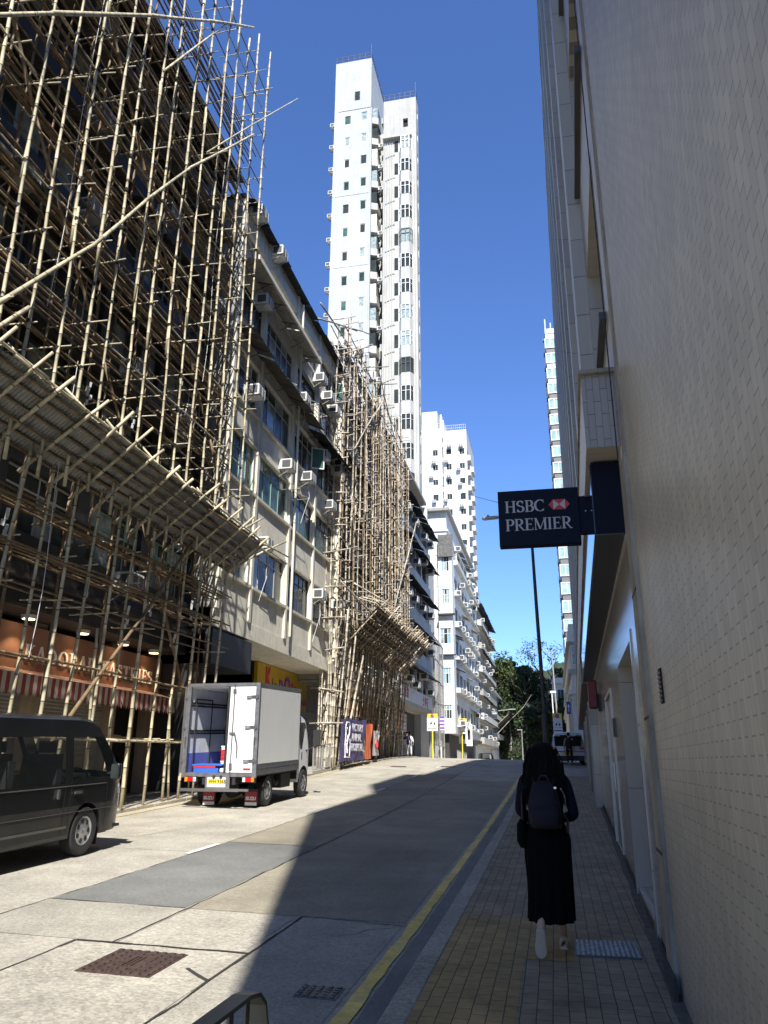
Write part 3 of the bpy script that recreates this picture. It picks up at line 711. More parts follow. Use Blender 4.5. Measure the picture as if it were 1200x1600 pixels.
# ---------------------------------------------------------- building A (dark, behind the big scaffold)
XA = -10.75
bA = thing('tenement_building', 'dark walled tenement behind the nearest bamboo scaffold, with a pastry shop at street level', 'building', (-12, 12, PZ(12)))
fl = [5.35+2.85*k for k in range(6)]
wn = []
for k, z in enumerate(fl):
    for i in range(9): 
        ya = -5.6+3.05*i
        wn.append((ya+.25, ya+2.75, z+.85, z+2.25))
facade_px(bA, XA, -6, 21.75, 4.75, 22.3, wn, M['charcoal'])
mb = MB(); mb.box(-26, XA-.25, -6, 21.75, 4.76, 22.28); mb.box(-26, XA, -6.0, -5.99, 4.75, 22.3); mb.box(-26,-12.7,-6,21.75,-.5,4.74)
mb.build('wall', M['charcoal2'], bA)
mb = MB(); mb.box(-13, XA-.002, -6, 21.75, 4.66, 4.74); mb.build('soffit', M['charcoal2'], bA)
mb = MB(); mb.box(-27, XA+.35, -6.2, 21.9, 22.31, 22.5); mb.build('roof_edge', M['charcoal'], bA)
r_ = random.Random(3)
for (a, b, c, d) in wn: window(bA, (XA, -6), (0,1), (a+6, b+6, c, d), .2, r_.choice((3,4,4)), .7, r_.choice((M['frame_alu'],M['frame_dark'],M['frame_alu'],M['frame_green'])), GL3, rand=r_)
for k, z in enumerate(fl):
    mb = MB(); mb.box(XA, XA+.16, -6, 21.7, z-.12, z+.02); mb.build('floor_band', M['slab'] if k % 2 else M['charcoal2'], bA)
    if k in (1, 2, 3, 4, 5):
        ya = -5
        while ya < 21:
            yb = min(21.6, ya+r_.uniform(3.5,7)); 
            awning(bA, XA, z+2.55, XA+r_.uniform(.55,.75), z+2.30, ya, yb-.2, M['corrug'] if k % 2 else M['corrug_grey']); ya = yb
    for i in range(9):
        if r_.random() < .6: add_ac(bA, XA, -5.6+3.05*i+r_.uniform(.3,2.6), z+r_.choice((.35,2.3,.4)), 0)
awning(bA, XA, 22.2, XA+.75, 21.95, -6, 21.7, M['charcoal'])
for y, z in ((8.9,6.2),(11.4,6.15)): add_ac(bA, XA, y, z, 0, 1.25)
M['shop_pink'] = mat('terracotta sign board', (.33,.17,.115), .7, 0, .1, 2, var2=.15)
M['lit_lamp'] = mat('lit lamp', (1,.8,.5), .5, 0, 0, emit=((1,.72,.4), 3.))
ks = thing('shop_sign', 'terracotta shop board with white letters KADORAR PASTRIES behind the scaffold poles', 'sign', (-11.6, 17, 3.6))
mb = MB(); mb.box(-11.75, -11.5, 13.3, 21.7, 3.52, 4.5); mb.build('board', M['shop_pink'], ks)
M['letter_cream'] = mat('cream raised letters', (.97,.95,.88), .5, 0, .03)
mb = MB(); roman(mb, 'KADORAR PASTRIES', .37, (-11.495, 15.3, 3.72), (0,1,0), (0,0,1), .03, .12, 1.22)
mb.build('lettering', M['letter_cream'], ks)
for y in (14.9, 17.0, 18.9, 20.6):
    sp_ = thing('shop_lamp', ('small lit downlight over the pastry shop board, %s' % {14.9:'nearest one, left of the first letter', 17.0:'second one along', 18.9:'third one along', 20.6:'farthest one, by the last letter'}[y]), 'lamp', (-11.2, y, 4.55), 'downlights over the pastry shop board')
    mb = MB(); mb.cyl((-11.2,y,4.565),(-11.2,y,4.65),.16,.17); mb.build('housing', M['frame_white'], sp_)
    mb = MB(); mb.cyl((-11.2,y,4.552),(-11.2,y,4.564),.13); mb.build('lamp_face', M['lit_lamp'], sp_)
    ld = bpy.data.lights.new('shop_lamp_light', 'SPOT'); ld.energy = 32; ld.color = (1,.72,.42); ld.spot_size = R(110); ld.shadow_soft_size = .1
    lo = bpy.data.objects.new('shop_lamp_light', ld); COL.objects.link(lo); lo.location = (-11.2, y, 4.53); lo.rotation_euler = (0, R(-14), 0)
# striped awning
aw = thing('striped_awning', 'red and cream striped scalloped awning under the pastry shop board', 'awning', (-11.2, 17.5, 3.2))
M['stripe_red'] = mat('awning red', (.26,.04,.035), .85); M['stripe_cream'] = mat('awning cream', (.48,.43,.36), .85)
mb = MB(); n = 62; ya, yb = 13.5, 21.4
for i in range(n):
    a = ya+(yb-ya)*i/n; b = ya+(yb-ya)*(i+1)/n; mi = i % 2
    mb.quad((-11.5,a,3.52),(-10.85,a,3.33),(-10.85,b,3.33),(-11.5,b,3.52), mi)
    z0 = 3.33; m_ = (a+b)/2
    mb.add([(-10.85,a,z0),(-10.85,b,z0),(-10.85,b,z0-.36),(-10.85,m_,z0-.46),(-10.85,a,z0-.36)], [(0,4,3,2,1)], mi)
mb.build('canopy', [M['stripe_red'], M['stripe_cream']], aw)
mb = MB(); mb.tube([(-10.87,ya,3.33),(-10.87,yb,3.33)], .02, 6); mb.build('rail', M['galv'], aw)
# shopfronts under A
def shutter(parent, x, ya, yb, za, zb, m=None):
    mb = MB(); z = za
    while z < zb:
        z2 = min(zb, z+.085); mb.add([(x,ya,z),(x,yb,z),(x+.02,yb,z+.03),(x+.02,ya,z+.03),(x,yb,z2),(x,ya,z2)], [(0,1,2,3),(3,2,4,5)]); z = z2
    return mb.build('roller_shutter', m or M['shutter'], parent)
for (a, b) in ((-5,-1.5),(-1,3),(3.6,8),(8.5,12.7),(13.4,15.6),(16.2,19.1)): shutter(bA, -11.75, a, b, PZ(a), 3.3)
mb = MB()
for (a, b) in ((-5.6,-5),(-1.5,-1),(3,3.6),(8,8.5),(12.7,13.4),(15.6,16.2),(19.1,19.6),(21.3,21.75)): mb.box(-12.69, -11.62, a, b, PZ(a)-.3, 4.65)
mb.box(-12.69,-11.76,-5.6,13.3,3.3,4.65)
mb.build('shop_pier', mat('tan stone', (.36,.28,.19), .7, streak=.2), bA)
mb = MB(); mb.box(-12.6, -11.9, 19.6, 21.3, PZ(20)-.2, 3.6); mb.build('shop_door', M['dark'], bA)
mb = MB(); mb.box(-12.6, -11.9, 19.7, 20.5, PZ(20)-.1, PZ(20)+.95); mb.build('shop_counter', mat('brown counter', (.20,.09,.045), .6), bA)
mb = MB(); mb.box(-11.6,-10.2,21.76,21.95,.3,5.3); mb.box(-11.9,-9.95,21.76,25.0,4.4,5.45); mb.build('dark_sign_panel', M['charcoal'], bA)

# ---------------------------------------------------------- bamboo
def bamboo(mb, p0, p1, r=.035, wob=.012, node=.42, ov=True, sag=0., n=6, piece=6.5, white=False):
    """lashed bamboo pole: overlapping pieces with node rings; slots 0 culm, 1 node"""
    p0 = Vector(p0); p1 = Vector(p1); L = (p1-p0).length; d = (p1-p0)/L
    a = d.orthogonal().normalized(); b = d.cross(a); s = 0; k = 0
    off = a*0
    while s < L-.01:
        e = min(L, s+piece*random.uniform(.85,1.1)); 
        st = max(0, s-(.9 if s > 0 else 0))
        rr = r*random.uniform(.88,1.12)
        ph = random.uniform(0,6.28); side = (a*math.cos(ph)+b*math.sin(ph))*rr*1.0 if s > 0 else a*0
        ln = e-st; m = max(2, int(ln/node)); pts = []; rad = []; mi = []
        w1 = random.gauss(0,wob)*2; w2 = random.gauss(0,wob)*2
        for i in range(m+1):
            t = i/m; u = st+ln*t
            c = p0+d*u+side*(1 if k % 2 else .3)+a*(w1*math.sin(math.pi*t)+random.gauss(0,wob*.22))+b*(w2*math.sin(math.pi*t)+random.gauss(0,wob*.22))
            if sag: c = c+Vector((0,0,-1))*sag*math.sin(math.pi*u/L)
            tr = rr*(1.08-.2*t)
            if i in (0, m): pts.append(c); rad.append(tr)
            else:
                pts += [c-d*.012, c, c+d*.012]; rad += [tr, tr*1.16, tr]
        for i in range(len(pts)-1):
            mi.append(0 if (i % 3 == 0) else 1)
        mb.tube(pts, rad, n, mi, True)
        s = e; k += 1
def pole_obj(name, segs, parent, mats, kind=None, label=None):
    mb = MB()
    for s in segs: bamboo(mb, *s[0], **s[1])
    o = mb.build(name, mats, parent, smooth=True)
    if kind: o['kind'] = kind
    return o
BA = [M['bamboo'], M['tie']]; BB = [M['bamboo_b'], M['tie']]; BD = [M['bamboo_brown'], M['tie']]
# transoms: share one mesh, placed by transform
def stick_proto(L, r, mats, name):
    mb = MB(); bamboo(mb, (0,0,0), (L,0,0), r=r, node=.4, wob=.006, n=5)
    return mb.build(name, mats, None, smooth=True)
def put_sticks(name, lst, parent, mats, L, r, limit=98):
    """lst: (pos, scale, rotation euler)"""
    lst = sorted(lst, key=lambda q: (Vector(q[0])-CAMP).length)
    me = stick_proto(L, r, mats, name).data
    o0 = [o for o in COL.objects if o.data == me][0]; bpy.data.objects.remove(o0)
    og = ORI.get(parent, Vector((0,0,0)))
    for pos, sc, rot in lst[:limit]:
        o = bpy.data.objects.new(name, me); COL.objects.link(o); o.parent = parent; o.location = Vector(pos)-og; o.rotation_euler = rot; o.scale = (sc,1,1)
    if len(lst) > limit:
        mb = MB()
        from mathutils import Euler
        for pos, sc, rot in lst[limit:]:
            mt = Euler(rot).to_matrix(); base = Vector(pos)
            vs = [base+mt@Vector((v.co.x*sc, v.co.y, v.co.z)) for v in me.vertices]; b0 = len(mb.v)
            mb.v += [tuple(v) for v in vs]
            for p in me.polygons: mb.f.append(tuple(b0+i for i in p.vertices)); mb.m.append(p.material_index)
        o = mb.build(name, mats, parent, smooth=True); o['kind'] = 'stuff'

sA = thing('bamboo_scaffold', 'tall tan bamboo scaffold nearest the camera on the left, over the pastry shop', 'scaffold', (-9.8, 14, PZ(14)))
rs = random.Random(21); random.seed(21)
ysA = [5.2,6.0,6.9,7.7,8.5,9.35,10.2,11.0,11.85,12.7,13.5,14.35,15.2,16.1,16.95,17.8,18.7,19.6,20.5,21.3]
XF, XM = -9.2, -10.15
TIES = []
def tie_mesh(parent, poles, zs_, r, name='lashing'):
    mb = MB(); rt = random.Random(2)
    for a, b in poles:
        a = Vector(a); b = Vector(b)
        for z in zs_:
            if z > b.z-.2 or z < a.z: continue
            t = (z-a.z)/(b.z-a.z); c = a.lerp(b, t); c.z += rt.gauss(0,.02)
            mb.tube([c-Vector((.02,0,.035)), c+Vector((-.0,0,.035))], r, 6)
            if rt.random() < .35: mb.tube([c+Vector((r,0,0)), c+Vector((r+.03,rt.gauss(0,.03),-.05)), c+Vector((r+.03,rt.gauss(0,.04),-.13))], .005, 3)
    o = mb.build(name, M['black'], parent); o['kind'] = 'stuff'
for i, y in enumerate(ysA):
    top = rs.uniform(25.8,28.2) if y > 12 else rs.uniform(24,27)
    a_ = (XF+rs.gauss(0,.02), y+rs.gauss(0,.04), 6.9+rs.uniform(-.4,.2)); b_ = (XF+rs.gauss(0,.05), y+rs.gauss(0,.09), top); TIES.append((a_, b_))
    pole_obj('standard', [((a_, b_), dict(r=.033))], sA, BA)
    # lower standards, tipped in to stand on the kerbside pavement
    f = PZ(y)-.02
    pole_obj('standard', [(((-9.58+rs.gauss(0,.05), y+rs.gauss(-.1,.15), f), (-9.42+rs.gauss(0,.03), y+rs.gauss(.0,.05), 7.5)), dict(r=.037, piece=9))], sA, BA)
    if i % 4 == 0: pole_obj('standard', [(((-9.6, y+rs.uniform(.2,.4), f), (-9.5, y+rs.uniform(-.3,.0), f+rs.uniform(2.0,4.2))), dict(r=.033, piece=9))], sA, BA)
    pole_obj('standard', [(((XM+rs.gauss(0,.03), y+rs.gauss(0,.06), f if i % 2 else 6.2), (XM+rs.gauss(0,.03), y+rs.gauss(0,.06), 24+rs.uniform(-.5,1.5))), dict(r=.032))], sA, BD)
YA0, YA1 = 4.6, 21.55
lv = [8.4+1.02*k for k in range(18)]
for k, z in enumerate(lv):
    pole_obj('ledger', [(((XF-.06, YA0, z+rs.gauss(0,.05)), (XF-.06, YA1+rs.uniform(-.1,.5), z+rs.gauss(0,.05))), dict(r=.02, node=.5))], sA, BD if k % 2 else BA)  # alternate front ledgers in brown bamboo, shade put into their colour
    if z < 24.5:
        pole_obj('ledger', [(((XM+.07, YA0, z+.15+rs.gauss(0,.05)), (XM+.07, YA1+rs.uniform(-.1,.4), z+.15+rs.gauss(0,.05))), dict(r=.026, node=.6))], sA, BD)
        pole_obj('ledger', [(((XM+.09, YA0, z+.62+rs.gauss(0,.05)), (XM+.09, YA1, z+.62+rs.gauss(0,.05))), dict(r=.022, node=.6))], sA, BD)
    if k % 2 == 0 and z < 24.5:    # working decks: bundles of thin poles
        for j in range(5):
            x = XM+.14+j*.14
            pole_obj('deck_pole', [(((x, YA0, z+.07), (x+rs.gauss(0,.03), YA1-rs.uniform(0,.6), z+.07)), dict(r=.024, node=.6, piece=5))], sA, BD)
for z in (2.0, 3.35, 4.62, 5.4, 6.2):
    pole_obj('ledger', [(((-9.50, YA0, z+rs.gauss(0,.06)+.0), (-9.46, YA1+.3, z+.12+rs.gauss(0,.06))), dict(r=.028))], sA, BD if z > 3 else BA)
    pole_obj('ledger', [(((XM+.05, YA0, z+.1), (XM+.05, YA1, z+.1+rs.gauss(0,.08))), dict(r=.026))], sA, BD)
for j in range(6): pole_obj('deck_pole', [(((XM+.08+j*.1, YA0, 6.35), (XM+.08+j*.1, YA1, 6.35+rs.gauss(0,.04))), dict(r=.024, piece=5))], sA, BD)
for j in range(4): pole_obj('deck_pole', [(((XM+.1+j*.13, YA0, 5.45), (XM+.1+j*.13, YA1, 5.45+rs.gauss(0,.04))), dict(r=.024, piece=5))], sA, BD)
st = []
for z in lv:
    for y in ysA:
        if rs.random() < .55: st.append(((XM-.25+rs.uniform(-.1,.1), y+.05, z+.03+rs.gauss(0,.02)), 1.42+rs.uniform(-.1,.12), (0, rs.gauss(0,.02), rs.gauss(0,.05))))
for z in (2.05,4.65,5.5,6.25):
    for y in ysA[3:]:
        if rs.random() < .5: st.append(((XM-.3, y+.05, z+.04), 1.1, (0, rs.gauss(0,.04), rs.gauss(0,.1))))
put_sticks('transom', st, sA, BA, 1, .021)
tie_mesh(sA, TIES, lv, .047)
def brace(parent, pts, r, mats, name='brace'):
    mb = MB(); P = [Vector(p) for p in pts]
    for a, b in zip(P, P[1:]): bamboo(mb, a-(b-a)*.03, b, r=r, wob=.004, piece=50)
    return mb.build(name, mats, parent, smooth=True)
brace(sA, [(-9.05,8.6,7.4),(-9.05,10.03,9.23),(-9.05,12.39,12.2),(-9.05,14.13,14.79),(-9.05,16.12,17.55),(-9.05,20.11,22.49)], .045, BA)
brace(sA, [(-9.05,8.2,6.4),(-9.05,10.75,9.58)], .045, BA)
brace(sA, [(-9.33,9.0,15.7),(-9.33,10.33,13.8),(-9.33,12.14,11.7),(-9.33,13.71,10.01),(-9.3,15,8.4)], .04, BD)
brace(sA, [(-9.33,12.06,18.5),(-9.33,13.78,16.5),(-9.33,16.18,13.85),(-9.33,19.27,10.49),(-9.3,20.8,8.8)], .038, BD)
brace(sA, [(-9.03,8.2,13.7),(-9.03,10.09,16.05),(-9.03,13.35,19.9),(-9.03,16.32,23.25),(-9.03,19.45,26.65)], .045, BA)
brace(sA, [(-9.05,14.27,19.1),(-9.05,17.36,24.33)], .03, BA)
brace(sA, [(-9.03,17.0,18.9),(-9.03,20.79,23.85),(-9.0,24.19,28.25)], .026, BA)
brace(sA, [(-9.32,13.5,1.85),(-9.32,16.59,4.99),(-9.32,19.5,8.2)], .042, BD)
brace(sA, [(-9.62,16.6,7.1),(-9.6,19.61,3.13)], .04, BD)
# white rags and plastic ties hanging on the scaffold
M['rope'] = mat('white nylon', (.6,.6,.58), .7)
for (x,y,za,zb) in ((-9.35,11.6,10.2,19.5),(-9.35,12.6,3.4,9.6),(-9.3,18.4,12,20)):
    mb = MB(); P = [(x+.03*math.sin(i*.9), y+.04*math.sin(i*.6)+(zb-za)*i/10*.03, za+(zb-za)*i/10) for i in range(11)]
    mb.tube(P, .007, 4); mb.build('rope', M['rope'], sA)
for (y, z) in ((14.2,9.9),(16.2,10.2),(18.4,12.3),(19.1,13.1),(12.2,6.2),(16.9,5.2),(19.4,4.9),(20.3,6.0),(15.1,5.6),(20.8,8.4),(18.0,5.7)):
    mb = MB(); n = 5
    for i in range(n):
        a = i/n; w0 = .05*(1+random.random()); z0 = z-a*.55
        x = XM+.15+random.gauss(0,.03)
        mb.add([(x, y-w0/2, z0),(x+.03,y+w0/2,z0),(x+.02,y+w0*.4,z0-.13),(x-.02,y-w0*.4,z0-.12)], [(0,1,2,3),(3,2,1,0)])
    mb.build('plastic_scrap', M['rope'], sA)
# catch platform
cp = thing('catch_platform', 'sloping catch fan of bamboo rafters and corrugated sheets jutting from the nearest scaffold', 'catch platform', (-8.8, 14, 7.2))
random.seed(5)
mb = MB(); y = 5.0
while y < 21.2:
    y2 = y+random.uniform(.75,.85); d = random.gauss(0,.015)
    for (xa, za, xb, zb) in ((-9.55,7.16,-9.0,7.62),(-9.05,7.60,-8.52,8.04)):
        corrugated(mb, xa, za+d, xb, zb+d+random.gauss(0,.01), y, y2+.05, .09, .011)
    y = y2
mb.build('corrugated_sheet', M['corrug_grey'], cp)
for i in range(20):
    y = 5.1+i*.86+random.gauss(0,.05); e = random.uniform(.25,.55)
    pole_obj('rafter', [(((-9.75,y,6.86),(-8.5+e,y+random.gauss(0,.05),7.92+.83*e)), dict(r=.04, piece=9))], cp, BA)
for j in range(6):
    x = -9.45+j*.18
    pole_obj('purlin', [(((x,4.8,7.15+(x+9.45)*.84),(x,21.4+random.uniform(-.2,.3),7.15+(x+9.45)*.84)), dict(r=.026, piece=5))], cp, BD)
pole_obj('purlin', [(((-8.47,4.8,8.10),(-8.47,22.2,8.09)), dict(r=.03))], cp, BA)
for (a, b) in (((-8.7,21.3,8.0),(-8.7,24.6,8.1)), ((-8.45,21.5,8.0),(-8.4,23.9,8.15)), ((-9.4,21.3,7.1),(-8.5,23.9,8.7)), ((-8.6,20.4,8.1),(-9.0,23.0,9.3))):
    pole_obj('loose_pole', [((a, b), dict(r=.034))], cp, BA)
for i in range(10):
    y = 6+i*1.6; pole_obj('strut', [(((-9.4,y,8.9),(-8.6,y+random.uniform(-.2,.2),8.05)), dict(r=.03, piece=9))], cp, BA)

# ---------------------------------------------------------- building B2 (pale render)
XB = -10.0
bB = thing('tenement_building', 'five storey pale rendered tenement between the two bamboo scaffolds, over the yellow sign', 'building', (-10, 28, PZ(28)))
pil = [21.9, 24.55, 28.25, 31.6, 35.25]
rows = [(7.42,9.02),(10.72,12.35),(13.68,15.42),(16.62,18.12),(18.95,20.35)]
wn = []
for k, (a, b) in enumerate(rows):
    for i in range(4):
        m0 = .22 if i < 3 else .22
        wn.append((pil[i]+.2, pil[i+1]-.18, a-.05, b+.05))
facade_px(bB, XB, 21.76, 35.6, 6.1, 21.35, wn, M['render_pale'], .18)
mb = MB(); mb.box(-26, XB-.2, 21.77, 35.58, 5.62, 21.3); mb.box(-26,-10.02,35.56,35.6,5.6,21.34); mb.box(-26,-10.02,21.76,21.79,5.6,21.34); mb.build('wall', M['grey_wall'], bB)
mb = MB(); mb.box(-12.6, XB+.03, 21.76, 35.6, 5.55, 6.098); mb.build('base_band', M['render_pale'], bB)
mb = MB(); mb.box(-26,-11.95,21.97,35.58,.2,5.54); mb.build('ground_floor_wall', M['charcoal2'], bB)
mb = MB(); mb.box(XB-.25,-10.1,35.2,35.55,.5,5.54); mb.build('pillar', M['render_trim'], bB)
for y in pil[:-1]: 
    mb = MB(); mb.box(XB+.002, XB+.09, y-.10, y+.10, 6.1, 21.3); mb.box(XB+.002, XB+.03, y+.1, y+.26, 6.1, 21.3); mb.build('pilaster', M['render_trim'], bB)
mb = MB(); mb.box(XB+.002, XB+.15, 35.3, 35.58, 6.1, 21.3); mb.build('pilaster', M['render_trim'], bB)
r_ = random.Random(8)
fr = [M['frame_alu'], M['frame_alu'], M['frame_dark'], M['frame_green']]
for j, (a, b, c, d) in enumerate(wn):
    k = j//4; mf = M['frame_green'] if k == 1 and j % 4 < 2 else r_.choice(fr[:3])
    window(bB, (XB, 0), (0,1), (a,b,c,d), .15, r_.choice((4,5)), .72, mf, GLG if k in (1,) else GL3, rand=r_, fw=.045)
for (a, b, c, d) in wn:
    mb = MB(); mb.box(XB+.001, XB+.10, a-.12, b+.12, c-.10, c-.002); mb.build('sill', M['render_trim'], bB)
    mb = MB(); mb.box(XB+.001, XB+.045, a-.12, b+.12, d+.002, d+.09); mb.build('lintel', M['render_trim'], bB)
awning(bB, XB, 16.1, XB+.75, 15.75, 21.8, 30.4, M['corrug']); awning(bB, XB, 15.9, XB+.8, 15.5, 30.3, 35.7, M['charcoal'])
awning(bB, XB, 18.85, XB+.75, 18.62, 21.8, 29.6, M['slab'])
mb = MB(); mb.box(XB+.7, XB+.78, 21.8, 29.6, 18.6, 18.78); mb.build('slab_edge', M['render_trim'], bB)
awning(bB, XB-.3, 21.45, XB+.4, 21.25, 21.8, 35.7, M['charcoal'])
mb = MB(); mb.box(-26, XB+.06, 21.76, 35.6, 21.36, 21.55); mb.build('parapet', M['charcoal2'], bB)
for (y, z) in ((25.0,8.75),(31.9,8.35),(35.0,8.5),(27.1,12.55),(29.7,13.0),(33.1,12.85),(23.3,13.9),(23.6,17.8),(28.6,16.2),(31.9,14.9),(34.4,15.1),(22.6,21.0),(24.9,20.9),(31.0,18.4),(32.4,18.15),(33.4,17.9)):
    add_ac(bB, XB, y, z, 0, 1.0)
# stacks of pipes and hanging cables
for y in (28.44, 35.1):
    mb = MB(); mb.tube([(XB+.2,y,6.2),(XB+.2,y,21)], .05, 8); mb.build('drain_pipe', M['render_trim'], bB)
M['cable'] = mat('cable', (.03,.03,.03), .7)
for (y, z) in ((25.4,8.7),(31.9,8.2),(29.7,12.9),(28.7,16.1),(23.7,17.7)):
    mb = MB(); mb.tube([(XB+.3,y,z),(XB+.36,y+.1,z-.5),(XB+.2,y+.05,z-1.1),(XB+.04,y+.02,z-1.7)], .012, 4); mb.build('cable', M['rope'], bB)
for a, b in (((30.2,10.9),(32.3,11.7)),((27.2,9.9),(28.1,9.9))):
    pass
# open casement windows
for (y, z) in ((30.9,14.15),(34.6,19.3)):
    mb = MB(); a = R(35)
    for (u0,u1,v0,v1) in ((0,.6,0,.04),(0,.6,.96,1.0),(0,.04,.04,.96),(.56,.6,.04,.96)):
        p = lambda u, v: (XB+.02+u*math.sin(R(60)), y+u*math.cos(R(60)), z+v)
        mb.prism([p(u0,v0),p(u1,v0),p(u1,v1),p(u0,v1)], (.02,-.02,0), 0)
    mb.quad(p(.04,.04),p(.56,.04),p(.56,.96),p(.04,.96),1); mb.build('open_casement', [M['frame_white'], M['glass_green']], bB)
# drying racks
for (y, z) in ((26.5,16.0),(29.5,16.6),(27.4,11.9)):
    mb = MB()
    for j in range(4): mb.tube([(XB+.25+j*.14,y,z),(XB+.25+j*.14,y+1.3,z)], .01, 4)
    for e in (0,1.3): mb.tube([(XB,y+e,z),(XB+.75,y+e,z)], .012, 4); mb.tube([(XB,y+e,z+.4),(XB+.75,y+e,z)], .01, 4)
    mb.build('drying_rack', M['galv'], bB)
# yellow shop sign with coloured letters
kd = thing('shop_sign', 'yellow shop sign with big bubbly multicoloured letters, over the truck cab', 'sign', (-11.85, 33, 4.9))
mb = MB(); mb.box(-11.9, -11.75, 30.3, 37.0, 3.9, 5.52); mb.build('board', mat('deep yellow board', (.55,.36,.015), .5, 0, .08), kd)
cols = {'r': (.6,.04,.05), 'g': (.10,.42,.08), 'p': (.20,.06,.42), 'b': (.04,.15,.7), 'o': (.6,.2,.1)}
CM = {k: mat('sign letter '+k, v, .4, 0, .05) for k, v in cols.items()}
for ch, y, z, sz, c in (('K',31.2,4.55,1.25,'r'),('i',32.05,4.45,.9,'o'),('n',32.4,4.45,.8,'g'),('D',32.95,4.45,.85,'p'),('O',33.6,4.35,1.3,'p'),('A',34.5,4.35,1.0,'r'),('L',35.1,4.3,.9,'g'),('e',35.5,4.2,1.1,'b')):
    text_part('letter', ch, sz, (-11.74, y, z), (0,1,0), (0,0,1), CM[c], kd, .03, bold=.02, squeeze=.82)
for s, y, c in (('小','36.1','b'),('人','36.4','p'),('国','36.7','r')):
    text_part('letter', s, .34, (-11.74, float(y)-.1, 4.15), (0,1,0), (0,0,1), CM[c], kd, .01)
mb = MB(); mb.box(-12.6,-11.95,22.0,30.2,3.6,5.5); mb.build('fascia_panel', M['brick_red'], bB)
shutter(bB, -11.93, 30.4, 34.8, PZ(31), 3.9); 

# ---------------------------------------------------------- building B3 behind the second scaffold
XC = -10.45
bC = thing('tenement_building', 'weathered tenement hidden behind the second, paler bamboo scaffold', 'building', (-10.5, 44, PZ(44)))
wn = []
for k in range(6):
    for i in range(4): wn.append((36.3+3.95*i, 39.5+3.95*i, 6.9+2.85*k, 8.5+2.85*k))
facade_px(bC, XC, 35.62, 51.9, 5.3, 22.9, wn, M['off_white'])
mb = MB(); mb.box(-26, XC-.25, 35.62, 51.9, 5.31, 22.85); mb.box(-26,XC-.01,35.61,35.64,5.31,23.3); mb.box(-26,-11.8,35.62,51.9,.6,5.3); mb.build('wall', M['grey_wall'], bC)
mb = MB(); mb.box(-12.5, XC-.002, 35.62, 51.9, 5.2, 5.29); mb.build('soffit', M['grey_wall'], bC)
r_ = random.Random(5)
for (a,b,c,d) in wn: window(bC, (XC,0), (0,1), (a,b,c,d), .15, 3, .7, r_.choice(fr), GL3, rand=r_)
for k in range(6):
    awning(bC, XC, 9.0+2.85*k, XC+.6, 8.8+2.85*k, 35.8, 51.8, M['corrug'])
    for i in range(4): 
        if r_.random() < .75: add_ac(bC, XC, 36.5+3.95*i+r_.uniform(0,3), 6.3+2.85*k, 0)
for k in range(6): add_ac(bC, XC+.0, 35.9, 6.9+2.85*k, 0, 1.1)
shp = [('shop_sign','dark red shop board with faint characters behind the second scaffold','大 成 酒 樓',M['brick_red'],M['logo_red'],42.5,50.5,4.1,5.0)]
for nm, lb, tx, m1, m2, a, b, c, d in shp:
    t = thing(nm, lb, 'sign', (-11.4,(a+b)/2,c)); mb = MB(); mb.box(-11.5,-11.35,a,b,c,d); mb.build('board', m1, t)
    text_part('lettering', tx, .75, (-11.34,a+.6,c+.15), (0,1,0), (0,0,1), m2, t, .02)
shutter(bC, -11.78, 36.2, 41, PZ(38), 3.9); shutter(bC, -11.78, 46.5, 51, PZ(48), 4)
# posters
for (y, z, h_) in ((43.0,2.6,1.3),(45.3,2.4,1.5)):
    t = thing('poster', 'pale %s notice sheet on the dark shopfront behind the second scaffold' % ('small' if h_ < 1.4 else 'larger'), 'poster', (-11.2,y,z)); mb = MB(); mb.box(-11.25,-11.22,y,y+1.1,z-.7,z-.7+h_,0)
    for i in range(3):
        for j in range(2): mb.box(-11.22,-11.215,y+.12+j*.48,y+.48+j*.48,z-.6+i*.4,z-.35+i*.4,1)
    mb.build('sheet', [mat('poster paper', (.5,.5,.48), .8, dirt=(.3,.3,.3), dirtamt=.6), M['glass_pale']], t)

# second scaffold
random.seed(33); rs = random.Random(33)
sB = thing('bamboo_scaffold', 'paler densely poled bamboo scaffold farther up the street, beyond the pale tenement', 'scaffold', (-9.8, 44, PZ(44)))
ysB = [34.0+.62*i for i in range(30)]
XG, XN = -9.25, -10.15
TIESB = []
for i, y in enumerate(ysB):
    top = rs.uniform(22.6,24.6) if y < 50 else rs.uniform(21.5,23)
    a_ = (XG+rs.gauss(0,.04), y+rs.gauss(0,.08), 7.9); b_ = (XG+rs.gauss(0,.06), y+rs.gauss(0,.12), top); TIESB.append((a_, b_))
    pole_obj('standard', [((a_, b_), dict(r=.036))], sB, BB if i % 3 else BD)
    pole_obj('standard', [(((-9.9+rs.gauss(0,.12), y+rs.gauss(0,.15), PZ(y)-.03), (-9.38+rs.gauss(0,.05), y+rs.gauss(0,.1), 8.3)), dict(r=.045, piece=9))], sB, BB if y < 36.6 or i % 4 == 0 else BD)
    pole_obj('standard', [(((XN+rs.gauss(0,.04), y+rs.gauss(0,.1), PZ(y)), (XN+rs.gauss(0,.06), y+rs.gauss(0,.12), 22.5+rs.uniform(-.5,.8))), dict(r=.042))], sB, BB)
for k in range(17):
    z = 7.9+.95*k
    pole_obj('ledger', [(((XG-.07, 33.7, z), (XG-.07, 52.4, z+rs.gauss(0,.05))), dict(r=.03, node=.6))], sB, BB)
    pole_obj('ledger', [(((XN+.07, 33.7, z+.1), (XN+.07, 52.4, z+.1+rs.gauss(0,.05))), dict(r=.03, node=.6))], sB, BB)
    if k % 2: pole_obj('ledger', [(((-9.7, 33.9, z+.05), (-9.7, 52.3, z+.05)), dict(r=.03, node=.6))], sB, BD)
